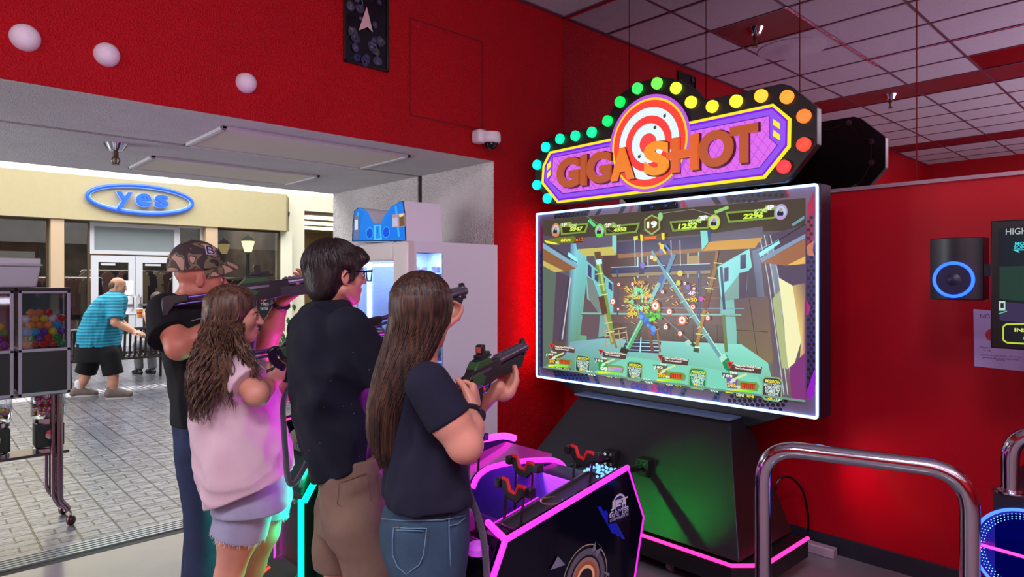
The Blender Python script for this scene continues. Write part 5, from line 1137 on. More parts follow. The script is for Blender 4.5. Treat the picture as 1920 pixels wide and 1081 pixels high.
area('lamp_speaker_blue', (3.0, .1, .5), (.2, .2), 1.5, (.05, .12, 1.0), rot=(0, math.radians(90), 0))
# wall speaker
ws = thing('wall_speaker', 'small black speaker with glowing blue ring beside the song monitor', 'speaker', (3.5, .78, 1.5))
X = 3.42; a_, b_ = onx(1741, 447, X), onx(1843, 563, X)
pr = [(X+.02, a_.y), (X, (a_.y*3+b_.y)/4), (X-.008, (a_.y+b_.y)/2), (X, (a_.y+3*b_.y)/4), (X+.02, b_.y), (X+.12, b_.y), (X+.12, a_.y)]
MB().prism([(p[0], p[1], b_.z) for p in pr], (0, 0, a_.z-b_.z)).build('housing', mat('speaker_navy', (17, 15, 28), .35), ws, bevel=.004)
c = onx(1787.5, 524, X-.012); R_ = (onx(1787, 524-31, X)-onx(1787, 524, X)).length
MB().tube([c+Vector((0, math.cos(t)*R_, math.sin(t)*R_)) for t in [i*math.pi/24 for i in range(48)]], .007, 8, closed=True).build('light_ring', M_BLUE, ws)
MB().lathe([(R_*.9, 0), (R_*.5, -.006), (R_*.3, .004), (.001, .006)], c, (-1, 0, 0), 32).build('speaker_cone', mat('cone_dark', (16, 12, 50), .4), ws)
MB().box(X+.02, b_.y-.14, onx(1860, 518, X).z, X+.06, b_.y, onx(1860, 494, X).z).build('bracket', M_BLACK, ws)
# monitor
mo = thing('song_monitor', 'black-framed monitor with song menu at the right edge of the photo', 'monitor', (3.35, .4, 1.3))
X = 3.32; yl_ = onx(1857, 412, X).y; zt_ = onx(1857, 414, X).z; zb_ = onx(1857, 652, X).z
MB().box(X, onx(2335, 500, X).y-.02, zb_, X+.07, yl_, zt_).build('monitor_frame', mat('monitor_black', (12, 12, 16), .35), mo, bevel=.005)
A = Art(X-.001, .0003); P = A.poly
P([(1872, 428), (2330, 381), (2330, 712), (1872, 642)], (20, 40, 44), [(24, 34, 44), (24, 40, 50), (30, 60, 50), (22, 22, 34)]); P([(1874, 500), (2325, 480), (2325, 600), (1874, 560)], (34, 62, 54)); P([(1874, 565), (2325, 604), (2325, 650), (1874, 600)], (60, 50, 84))
A.text('HIGH', 1886, 440, 1926, 12, (200, 204, 206), .0)
A.text('MORE', 1903, 460, 1935, 6.5, (70, 225, 240), .03); A.text('SONGS', 1901, 466.5, 1937, 6.5, (70, 225, 240), .03); P([(1898, 468), (1912, 474), (1909, 469), (1935, 469), (1935, 467), (1906, 467)], (70, 225, 240))
P([(1873, 564), (1885, 564), (1885, 582), (1873, 582)], (190, 226, 214)); P([(1876, 568), (1882, 568), (1882, 577), (1876, 577)], (30, 44, 50)); A.line((1872, 588), (1888, 583), 1.6, (90, 220, 170))
pts = [(1880, 612), (1886, 607), (1990, 606), (1990, 609.5), (1887, 610), (1882.5, 613.5), (1882.5, 636), (1888, 640.5), (1990, 646), (1990, 650), (1887, 643.5), (1880, 638)]
A.lines([(1881, 612), (1887, 607.5), (1990, 606)], 3, (205, 220, 60)); A.lines([(1881, 612), (1881, 637), (1888, 642), (1990, 648)], 3, (205, 220, 60))
A.text('INSERT', 1902, 621.5, 1955, 7, (235, 240, 120), .03); A.text('COIN', 1918, 637, 1950, 7, (90, 225, 90), .03)
A.build('monitor_screen', artmat('monitor_light', .9, .1), mo, smooth=False, fixn=False)
MB().box(X+.07, -.15, 1.4, WX-.001, -.05, 1.6).build('wall_mount', M_BLACK, mo)
# paper notice
X = WX-.003; a_, b_, c_, d_ = onx(1825, 579, X), onx(1960, 590, X), onx(1960, 700, X), onx(1827, 686, X)
pn = MB().add([a_, b_, c_, d_, a_+Vector((.002, 0, 0)), b_+Vector((.002, 0, 0)), c_+Vector((.002, 0, 0)), d_+Vector((.002, 0, 0))], [(0, 1, 2, 3), (4, 7, 6, 5), (0, 4, 5, 1), (1, 5, 6, 2), (2, 6, 7, 3), (3, 7, 4, 0)]).build('paper_notice', mat('laminated_paper', (196, 178, 232), .15, bump=.25, bscale=30), None)
tag(pn, 'laminated white paper notice taped to red wall behind the monitor', 'notice')
A = Art(X-.0008, .0001)
A.text('NO', 1838, 596, 1856, 7.5, (70, 62, 110), .0)
for t_, x_, y_, e_, h_ in (('Please', 1837, 652, 1857, 3.6), ('or op', 1843, 658, 1858, 3.4), ('Applies to ALL AGES - All of our', 1839, 666.5, 1915, 3.6), ('games/rides have rider from', 1842, 671.5, 1911, 3.4), ('(DVM)', 1868, 676.5, 1884, 3.4)): A.text(t_, x_, y_, e_, h_, (70, 62, 110), .0)
A.disc(1862, 628, 12, (190, 60, 84)); A.build('writing', artmat('notice_ink', 0, .3), pn, smooth=False, fixn=False)
# power strip by the baseboard and cord
ps = onz(1580, 1037, 0.0)
tag(MB().box(3.93, 1.50, 0, 3.99, 1.95, .055).build('cable_cover', mat('beige_plastic', (176, 150, 170), .5), None, bevel=.006), 'beige cable cover lying on the floor along the right baseboard', 'cable cover')
q = [(3.70, 1.75, .12), (3.72, 1.74, .45), (3.80, 1.70, .47), (3.90, 1.66, .38), (3.955, 1.65, .2), (3.958, 1.66, .056)]
tag(MB().tube(rounded(q, .1, 6), .007, 8).build('power_cord', M_BLACK, None), 'black power cord looping from the pedestal to the cable cover', 'cord')
# ================================================================ soft-shape modelling: blended volumes turned into one continuous mesh
def A3(v): return np.array([v[0], v[1], v[2]], float)
def unit(v): v = A3(v); return v/np.linalg.norm(v)
class Vol:
    def __init__(s, h): s.h = h; s.ops = []; s.lo = np.full(3, 1e9); s.hi = np.full(3, -1e9)
    def _b(s, lo, hi, grow=True):
        if grow: s.lo = np.minimum(s.lo, lo); s.hi = np.maximum(s.hi, hi)
    def cap(s, a, b, ra, rb=None, k=.02, cut=None, mode='u'):
        a, b = A3(a), A3(b); rb = ra if rb is None else rb; r = max(ra, rb)
        lo, hi = np.minimum(a, b)-r, np.maximum(a, b)+r; s._b(lo, hi, mode == 'u')
        def f(X, Y, Z):
            d = b-a; L = max(d@d, 1e-9); px, py, pz = X-a[0], Y-a[1], Z-a[2]
            t = np.clip((px*d[0]+py*d[1]+pz*d[2])/L, 0, 1); q = np.sqrt((px-t*d[0])**2+(py-t*d[1])**2+(pz-t*d[2])**2)-(ra+(rb-ra)*t)
            if cut is not None:
                for (p, n) in cut: q = np.maximum(q, (X-p[0])*n[0]+(Y-p[1])*n[1]+(Z-p[2])*n[2])
            return q
        s.ops.append((mode, lo-k-s.h*2, hi+k+s.h*2, f, k)); return s
    def chain(s, pts, k=.02):
        for (a, ra), (b, rb) in zip(pts[:-1], pts[1:]): s.cap(a, b, ra, rb, k)
        return s
    def ell(s, c, r, ax=None, k=.02, mode='u'):
        c = A3(c); r = A3(r); R = np.eye(3) if ax is None else np.array([unit(q) for q in ax]); m = max(r)
        s._b(c-m, c+m, mode == 'u')
        def f(X, Y, Z):
            x, y, z = X-c[0], Y-c[1], Z-c[2]
            u = (x*R[0, 0]+y*R[0, 1]+z*R[0, 2])/r[0]; v = (x*R[1, 0]+y*R[1, 1]+z*R[1, 2])/r[1]; w_ = (x*R[2, 0]+y*R[2, 1]+z*R[2, 2])/r[2]
            k0 = np.sqrt(u*u+v*v+w_*w_); k1 = np.sqrt((u/r[0])**2+(v/r[1])**2+(w_/r[2])**2)+1e-9
            return k0*(k0-1)/k1
        s.ops.append((mode, c-m-k-s.h*2, c+m+k+s.h*2, f, k)); return s
    def loft(s, lv, heading, n=2.3, k=.02, wr=0.0, seed=0, cut=None, smooth=.03, grooves=0.0):
        """lv rows (z, cx, cy, a, b): a across, b fore-aft"""
        lv = sorted(lv); L = np.array(lv, float); th = math.radians(heading); fx_, fy_ = math.cos(th), math.sin(th)
        m = max(L[:, 3].max(), L[:, 4].max()); lo = np.array([L[:, 1].min()-m, L[:, 2].min()-m, L[0, 0]]); hi = np.array([L[:, 1].max()+m, L[:, 2].max()+m, L[-1, 0]]); s._b(lo, hi)
        rs = np.random.default_rng(seed); W_ = [(rs.normal(size=3)*np.array([26, 26, 20]), rs.uniform(0, 6), rs.normal(size=3)*9, rs.uniform(0, 6)) for _ in range(6)]
        def f(X, Y, Z):
            z = Z[0, 0, :] if Z.ndim == 3 else Z
            zz = np.linspace(L[0, 0], L[-1, 0], 200); ker = max(1, int(smooth/((zz[1]-zz[0])+1e-9))); P = []
            for c in range(1, 5):
                v = np.interp(zz, L[:, 0], L[:, c])
                if ker > 1:
                    kk = np.ones(ker)/ker; vp = np.pad(v, (ker, ker), mode='reflect', reflect_type='odd'); v = np.convolve(vp, kk, 'same')[ker:-ker]
                P.append(np.interp(z, zz, v))
            cx, cy, a, b = [p.reshape(1, 1, -1) for p in P]
            dx, dy = X-cx, Y-cy; u = dx*fx_+dy*fy_; v = -dx*fy_+dy*fx_
            q = (np.abs(u/b)**n+np.abs(v/a)**n)**(1/n); d = (q-1)*np.minimum(a, b)
            if wr:
                o = 0
                for wi, (kv, ph, kw, pw) in enumerate(W_):
                    if wi < 3: o = o+np.sin(kv[0]*X+kv[1]*Y+kv[2]*Z+ph+1.6*np.sin(kw[0]*X+kw[1]*Y+kw[2]*Z+pw))
                    else: o = o+1.7*(np.abs(np.sin(.8*kv[0]*X+.8*kv[1]*Y+.55*kv[2]*Z+ph+1.5*np.sin(kw[0]*X+kw[1]*Y+kw[2]*Z+pw)))-.64)
                d = d+wr*o/6*1.6
            if grooves:
                t = np.arctan2(v/a, u/b); d = d+grooves*(np.sin(23*t+3*np.sin(2.2*Z*5))+.7*np.sin(41*t+1.3+2*np.sin(Z*9)))*.5
            d = np.maximum(d, np.maximum(L[0, 0]-Z, Z-L[-1, 0]))
            if cut is not None:
                for (p, nn) in cut: d = np.maximum(d, (X-p[0])*nn[0]+(Y-p[1])*nn[1]+(Z-p[2])*nn[2])
            return d
        s.ops.append(('u', lo-k-s.h*2-.02, hi+k+s.h*2+.02, f, k)); return s
    def plane(s, p, n):
        """keep only the side the normal points away from"""
        p = A3(p); n = unit(n); s.ops.append(('i', None, None, lambda X, Y, Z: (X-p[0])*n[0]+(Y-p[1])*n[1]+(Z-p[2])*n[2], .002)); return s
    def mesh(s):
        lo = s.lo-.035; hi = s.hi+.035; h = s.h
        ax = [np.arange(lo[i], hi[i]+h, h) for i in range(3)]
        F_ = np.full([len(a) for a in ax], .5, np.float32)
        for mode, bl, bh, f, k in s.ops:
            if bl is None: sl = [slice(0, len(a)) for a in ax]
            else: sl = [slice(max(0, int((bl[i]-lo[i])/h)), min(len(ax[i]), int((bh[i]-lo[i])/h)+2)) for i in range(3)]
            if any(q.stop <= q.start for q in sl): continue
            X, Y, Z = ax[0][sl[0]][:, None, None], ax[1][sl[1]][None, :, None], ax[2][sl[2]][None, None, :]
            v = f(X, Y, Z).astype(np.float32); g = F_[sl[0], sl[1], sl[2]]
            if mode == 'u':
                q = np.maximum(k-np.abs(g-v), 0)/k; g[...] = np.minimum(g, v)-q*q*k*.25
            elif mode == 's':
                v = -v; q = np.maximum(k-np.abs(g-v), 0)/k; g[...] = np.maximum(g, v)+q*q*k*.25
            else: g[...] = np.maximum(g, v)
        return nets(F_, ax)
def nets(f, ax):
    s = f < 0; c = [s[i:s.shape[0]-1+i, j:s.shape[1]-1+j, k:s.shape[2]-1+k] for i in (0, 1) for j in (0, 1) for k in (0, 1)]
    anyv = c[0].copy(); allv = c[0].copy()
    for q in c[1:]: anyv |= q; allv &= q
    I, J, K = np.nonzero(anyv & ~allv); idm = np.full(anyv.shape, -1, np.int32); idm[I, J, K] = np.arange(len(I))
    cr = [(i, j, k) for i in (0, 1) for j in (0, 1) for k in (0, 1)]; val = {q: f[I+q[0], J+q[1], K+q[2]] for q in cr}
    acc = np.zeros((len(I), 3)); cnt = np.zeros(len(I))
    for a in cr:
        for d in range(3):
            if a[d]: continue
            b = list(a); b[d] = 1; b = tuple(b); va, vb = val[a], val[b]; m = (va < 0) != (vb < 0)
            t = np.where(m, va/np.where(m, va-vb, 1), 0); p = np.tile(np.array(a, float), (len(I), 1)); p[:, d] += t
            acc += p*m[:, None]; cnt += m
    acc /= cnt[:, None]; idx = np.stack([I, J, K], 1); h = ax[0][1]-ax[0][0]
    V_ = np.stack([ax[i][0]+(idx[:, i]+acc[:, i])*h for i in range(3)], 1); Fs = []
    for d in range(3):
        o = [e for e in range(3) if e != d]
        lo_ = [slice(None)]*3; hi_ = [slice(None)]*3; lo_[d] = slice(0, -1); hi_[d] = slice(1, None)
        for e in o: lo_[e] = slice(1, -1); hi_[e] = slice(1, -1)
        a, b = s[tuple(lo_)], s[tuple(hi_)]; m = a != b; P = np.nonzero(m); base = [P[0].copy(), P[1].copy(), P[2].copy()]
        for e in o: base[e] = base[e]+1
        def cell(de, df):
            q = [base[0], base[1], base[2]]; q = list(q); q[o[0]] = q[o[0]]-1+de; q[o[1]] = q[o[1]]-1+df; return idm[q[0], q[1], q[2]]
        Q = np.stack([cell(0, 0), cell(1, 0), cell(1, 1), cell(0, 1)], 1); fl = a[P]
        if d == 1: fl = ~fl
        Q[~fl] = Q[~fl][:, ::-1]; Fs.append(Q)
    Q = np.concatenate(Fs); Q = Q[(Q >= 0).all(1)]
    return V_, Q
def relax(V_, Q, it=2, w_=.5):
    e = np.concatenate([Q[:, [0, 1]], Q[:, [1, 2]], Q[:, [2, 3]], Q[:, [3, 0]]]); n = len(V_)
    for _ in range(it):
        acc = np.zeros((n, 3)); c = np.bincount(e.ravel(), minlength=n).astype(float)
        for d in range(3): acc[:, d] = np.bincount(e[:, 0], V_[e[:, 1], d], n)+np.bincount(e[:, 1], V_[e[:, 0], d], n)
        V_ = V_+w_*(acc/np.maximum(c, 1)[:, None]-V_)
    return V_
def soft(vol, name, m, parent, it=2):
    V_, Q = vol.mesh(); V_ = relax(V_, Q, it)
    me = bpy.data.meshes.new(name); me.vertices.add(len(V_)); me.vertices.foreach_set('co', V_.astype(np.float32).ravel())
    me.loops.add(Q.size); me.loops.foreach_set('vertex_index', Q.astype(np.int32).ravel()); me.polygons.add(len(Q)); me.polygons.foreach_set('loop_start', np.arange(0, Q.size, 4, dtype=np.int32))
    me.update(calc_edges=True); me.validate(); me.materials.append(m); me.shade_smooth()
    o = bpy.data.objects.new(name, me); COL.objects.link(o); o.parent = parent; o.matrix_parent_inverse = Matrix.Translation(-Vector(parent.location)); return o

RT = np.array([SA, -CA, 0]); FWD = np.array([CA, SA, 0]); UPV = np.array([0, 0, 1.0])
def D(px, py, d): return A3(atd(px, py, d))
def frame(h): t = math.radians(h); return np.array([math.cos(t), math.sin(t), 0]), np.array([-math.sin(t), math.cos(t), 0])
def lv(rows, heading, q=.66):
    """rows (py, left px, right px, depth[, ratio]) -> loft rows that show that outline"""
    f, l = frame(heading); out = []
    for r in rows:
        py, L_, R_, d = r[:4]; qq = r[4] if len(r) > 4 else q; w_ = (R_-L_)/2*d/F; a = w_/math.sqrt((l@RT)**2+(qq*(f@RT))**2); c = D((L_+R_)/2, py, d); out.append((c[2], c[0], c[1], a, a*qq))
    return out
def skin(name, c): return mat(name, c, .48, sss=.12, bump=.06, bscale=300, spec=.4)
def head(v, C, f, s=1.0, k=.02, fem=False):
    f = unit(f); up = UPV-f*(UPV@f); up = unit(up); l = np.cross(up, f)
    P = lambda a, b, c: C+(f*a+l*b+up*c)*s
    v.ell(P(-.012, 0, .035), np.array([.098, .077, .083])*s, (f, l, up), k)
    v.ell(P(.028, 0, -.028), np.array([.064, .062, .080])*s, (f, l, up), k)
    v.cap(P(.062, .0, -.095), P(.070, 0, -.088), .020*s, k=k)
    for g in (1, -1):
        v.cap(P(.0, .055*g, -.055), P(.060, .014*g, -.094), .018*s, .016*s, k)
        v.ell(P(.060, .036*g, -.022), np.array([.022, .022, .022])*s, None, .02)
        v.cap(P(.086, .012*g, .016), P(.074, .044*g, .018), .009*s, .008*s, .012)
        v.ell(P(-.004, .078*g, -.012), np.array([.017, .007, .028])*s, (f*.95+l*.25*g, l*g, up), .006)
        v.ell(P(-.000, .087*g, -.010), np.array([.010, .006, .018])*s, (f, l, up), .005, 's')
        v.ell(P(.090, .030*g, .001), np.array([.012, .016, .010])*s, (f, l, up), .010, 's')
        v.ell(P(.080, .030*g, .0), np.array([.013, .013, .012])*s, None, .003)
        v.cap(P(.108, .012*g, -.030), P(.100, .014*g, -.028), .008*s, k=.008)
    v.cap(P(.090, 0, .010), P(.112, 0, -.026), .008*s, .0115*s, .010)
    v.cap(P(.088, -.018, -.056), P(.088, .018, -.056), .0055*s, k=.006); v.cap(P(.096, -.008, -.054), P(.096, .008, -.054), .006*s, k=.006)
    v.cap(P(.086, -.014, -.066), P(.086, .014, -.066), .0065*s, k=.006); v.cap(P(.093, -.007, -.066), P(.093, .007, -.066), .0065*s, k=.006)
    v.cap(P(.097, -.018, -.061), P(.097, .018, -.061), .0022*s, k=.003, mode='s')
    v.cap(P(.078, 0, -.086), P(.078, 0, -.092), .013*s, k=.015)
    return P
def face_bits(t, C, f, s=1.0, brow=(50, 32, 26), iris=(50, 34, 26)):
    f = unit(f); up = unit(UPV-f*(UPV@f)); l = np.cross(up, f); P = lambda a, b, c: Vector(C+(f*a+l*b+up*c)*s)
    for g in (1, -1):
        e = MB().ball(P(.0795, .030*g, .0), .0125*s, 14).build('eye', mat('eye_white', (214, 200, 198), .2), t)
        MB().ball(P(.0875, .030*g, -.001), .0058*s, 10).build('iris', mat('iris_%d' % iris[0], iris, .15), e)
        MB().tube([P(.0935, .014*g, .017), P(.0925, .028*g, .021), P(.083, .044*g, .018)], [.0025*s, .0034*s, .0015*s], 6, flat=.6).build('eyebrow', mat('brow_%d' % brow[0], brow, .8), t)
        MB().tube([P(.0925, .019*g, .0035), P(.0945, .030*g, .0065), P(.087, .043*g, .003)], .0017*s, 6).build('eyelashes', mat('lash_dark', (26, 18, 16), .8), t)
def hand(v, W, d, n, t, curl=(50, 65, 40), s=1.0, k=.006, thumb=(.55, .55, .5)):
    """wrist W, d towards the knuckles, n palm side, t thumb side"""
    W = A3(W); d = unit(d); n = A3(n); n = unit(n-d*(n@d)); t = A3(t); t = unit(t-d*(t@d)-n*(t@n))
    for i in range(4):
        off = t*(.030-.020*i)*s; A_ = W+d*.012*s+off*.55; B_ = W+d*[.088, .092, .087, .078][i]*s+off
        v.cap(A_, B_, .0155*s, .0115*s, .014)
        p = B_; ang = 0.0; dd = d
        for j in range(3):
            ang += math.radians(curl[j]*(1+.05*i)); nd = d*math.cos(ang)+n*math.sin(ang); L_ = ([.040, .045, .041, .032], [.025, .029, .027, .020], [.021, .022, .021, .018])[j][i]*s
            q = p+nd*L_; v.cap(p, q, [.0098, .0090, .0082][j]*s, [.0090, .0082, .0070][j]*s, .0035); p = q
    b = W+d*.022*s+t*.026*s; p1 = b+unit(d*thumb[0]+t*thumb[1]+n*thumb[2]*.6)*.042*s; p2 = p1+unit(d*.8+t*.15+n*thumb[2])*.032*s; p3 = p2+unit(d*.85-t*.05+n*thumb[2]*1.2)*.025*s
    v.cap(b, p1, .0165*s, .0120*s, .010).cap(p1, p2, .0110*s, .0100*s, .004).cap(p2, p3, .0100*s, .0080*s, .004)
def shoe(v, a, f, s=1.0):
    a = A3(a); v.cap(a+f*-.05*s+UPV*.03, a+f*.16*s+UPV*.026, .036*s, .034*s, .02).cap(a+UPV*.06, a+f*.10*s+UPV*.035, .045*s, .034*s, .03).cap(a+UPV*.06, a+UPV*.11, .043*s, .040*s, .02); v.plane((0, 0, .0), (0, 0, -1))
def strands(name, m, parent, paths, r=.0025, n=5):
    mb = MB()
    for p in paths:
        L_ = len(p); mb.tube(p, [max(.0004, (r if np.isscalar(r) else r)*(1-.75*(i/(L_-1))**3)) for i in range(L_)], n, caps=False)
    o = mb.build(name, m, parent, fixn=False, angle=180); return o
def hair_mat(name, c, c2, top=1.6, band=(40, 40, 1.2)):
    if name in _M: return _M[name]
    m = bpy.data.materials.new(name); m.use_nodes = True; _M[name] = m; nt = m.node_tree; b = nt.nodes['Principled BSDF']
    tc = nt.nodes.new('ShaderNodeTexCoord'); mp = nt.nodes.new('ShaderNodeMapping'); mp.inputs['Scale'].default_value = band
    n = nt.nodes.new('ShaderNodeTexNoise'); n.inputs['Scale'].default_value = 3; n.inputs['Detail'].default_value = 5; cr = nt.nodes.new('ShaderNodeValToRGB')
    cr.color_ramp.elements[0].position = .38; cr.color_ramp.elements[1].position = .68; cr.color_ramp.elements[0].color = lin(c); cr.color_ramp.elements[1].color = lin(c2)
    bp = nt.nodes.new('ShaderNodeBump'); bp.inputs['Strength'].default_value = .7; bp.inputs['Distance'].default_value = .006
    nt.links.new(tc.outputs['Object'], mp.inputs[0]); nt.links.new(mp.outputs[0], n.inputs[0]); nt.links.new(n.outputs['Fac'], cr.inputs[0]); nt.links.new(cr.outputs[0], b.inputs['Base Color'])
    nt.links.new(n.outputs['Fac'], bp.inputs['Height']); nt.links.new(bp.outputs[0], b.inputs['Normal']); b.inputs['Roughness'].default_value = .42; b.inputs['Specular IOR Level'].default_value = .4
    return m
def cloth(name, c, sc=700, st=.35, var=.05, rough=.85): return mat(name, c, rough, bump=st, bscale=sc, var=var, vscale=14, spec=.25)
def loftpt(L, z, th, heading, k=1.0):
    L = np.array(sorted(L)); cx, cy, a, b = [np.interp(z, L[:, 0], L[:, c]) for c in range(1, 5)]; f, l = frame(heading)
    return np.array([cx, cy, 0])+f*math.cos(th)*b*k+l*math.sin(th)*a*k+UPV*z

# ---------------------------------------------------------------- the toy rifle
M_GUN = mat('gun_black', (22, 22, 26), .35); M_GUNS = mat('gun_silver', (120, 118, 134), .28, .8); M_GUNG = mat('gun_green', (36, 58, 38), .4, em=(40, 200, 40), es=.03); M_GUNT = mat('gun_tube', (86, 70, 130), .25, .7)
def gun(G, dr, label, cablepts, roll=(0, 0, 1), acc=M_GUNG, s=1.0, st=0.0):
    G = A3(G); x = unit(dr); y = unit(np.cross(roll, x)); z = np.cross(x, y); t = thing('light_gun', label, 'toy rifle', tuple(G), 'toy rifles held by the players')
    P = lambda a, b, c: Vector(G+(x*a+y*b+z*c)*s)
    bx = lambda mb, a0, a1, b0, c0, c1, m=0: mb.obox(P((a0+a1)/2, 0, (c0+c1)/2), Vector(x*(a1-a0)/2*s), Vector(y*b0*s), Vector(z*(c1-c0)/2*s), m)
    ex = lambda mb, pts, hw, m=0: mb.prism([P(a, -hw, c) for a, c in pts], Vector(y*2*hw*s), m)
    mb = MB(); ex(mb, [(-.07, .0), (-.09, .045), (-.05, .075), (.16, .072), (.17, .0), (.06, -.012)], .019); mb.build('receiver', M_GUN, t, bevel=.003)
    mb = MB(); ex(mb, [(-.055, .070), (-.02, .098), (.07, .094), (.09, .072)], .022); ex(mb, [(-.06, .01), (-.075, .05), (-.03, .06), (.03, .03), (.0, .0)], .0225); mb.build('green_shroud', acc, t, bevel=.003)
    mb = MB(); ex(mb, [(-.035, .0), (.02, .0), (.0, -.06), (-.025, -.115), (-.07, -.105), (-.055, -.05)], .016); mb.build('pistol_grip', M_GUN, t, bevel=.005)
    MB().tube([P(.02, 0, -.002), P(.03, 0, -.035), P(.055, 0, -.042), P(.085, 0, -.03), P(.09, 0, 0)], .004*s, 6).build('trigger_guard', M_GUN, t); MB().tube([P(.035, 0, 0), P(.045, 0, -.015), P(.042, 0, -.03)], .004*s, 6).build('trigger', mat('trigger_red', (200, 40, 30), .4, em=(255, 40, 20), es=.5), t)
    mb = MB(); ex(mb, [(.12, .0), (.12, .04), (.36, .04), (.385, .02), (.35, -.014), (.2, -.010)], .020); mb.build('foregrip', mat('gun_foregrip', (26, 24, 32), .5, bump=.3, bscale=300), t, bevel=.004)
    mb = MB(); mb.lathe([(.0165*s, 0), (.0165*s, .25*s), (.0195*s, .255*s), (.0195*s, .29*s), (.012*s, .29*s), (.010*s, .27*s), (.001, .27*s)], P(.14, 0, .055), Vector(x), 20); mb.build('barrel', M_GUNS, t)
    mb = MB(); bx(mb, .14, .40, .007, .070, .079); 
    for i in range(14): bx(mb, .15+i*.018, .160+i*.018, .009, .079, .083)
    mb.build('top_rail', M_GUNS, t)
    mb = MB(); bx(mb, .40, .425, .007, .020, .034); mb.build('muzzle_lug', M_GUN, t)
    mb = MB(); ex(mb, [(.385, .083), (.39, .098), (.40, .098), (.404, .09), (.41, .098), (.42, .092), (.425, .076)], .006); mb.build('front_sight', M_GUN, t)
    mb = MB(); bx(mb, -.02, .10, .012, .094, .104); bx(mb, .0, .085, .014, .104, .118); ex(mb, [(.02, .118), (.02, .146), (.026, .152), (.046, .152), (.050, .146), (.045, .118)], .015); si = mb.build('red_dot_sight', M_GUN, t, bevel=.002)
    mb = MB(); mb.obox(P(.0195, 0, .135), Vector(x*.0006*s), Vector(y*.010*s), Vector(z*.011*s)); mb.build('sight_lens', mat('sight_lens', (120, 60, 60), .1, em=(220, 60, 50), es=.25), si)
    mb = MB(); bx(mb, -.075, .075, .0205, .046, .056); mb.build('side_plate', M_GUNS, t)
    MB().tube([P(-.07, 0, .045), P(-.27-st, 0, .042)], .0095*s, 12).tube([P(-.07, .0, .022), P(-.26-st, 0, .018)], .006*s, 10).build('stock_tube', M_GUNT, t)
    MB().tube([P(-.085, 0, -.035), P(-.26-st, 0, -.075)], .0085*s, 12).build('lower_strut', M_GUN, t)
    mb = MB(); ex(mb, [(-.06, .055), (-.10, .062), (-.125, .045), (-.120, .0), (-.085, -.055), (-.060, -.06), (-.05, -.03), (-.085, .005), (-.085, .03)], .014); mb.build('stock_joint', M_GUN, t, bevel=.006)
    mb = MB(); ex(mb, [(a_-st, c_) for a_, c_ in [(-.26, .060), (-.18, .058), (-.18, .03), (-.235, .02), (-.262, -.01), (-.27, -.09), (-.288, -.09), (-.286, .03), (-.28, .058)]], .013); mb.build('butt', M_GUN, t, bevel=.005)
    if cablepts: MB().tube(rounded([P(.0, 0, -.10)]+[Vector(p) for p in cablepts], .25, 8), .0105, 10).build('cable', mat('cable_braid', (110, 108, 122), .35, .5, bump=1.0, bscale=500), t)
    return t, x, y, z, P

def limb(v, pts, k=.025): v.chain(pts, k)
SK1, SK2 = skin('skin_fair', (204, 142, 122)), skin('skin_ruddy', (184, 112, 94))

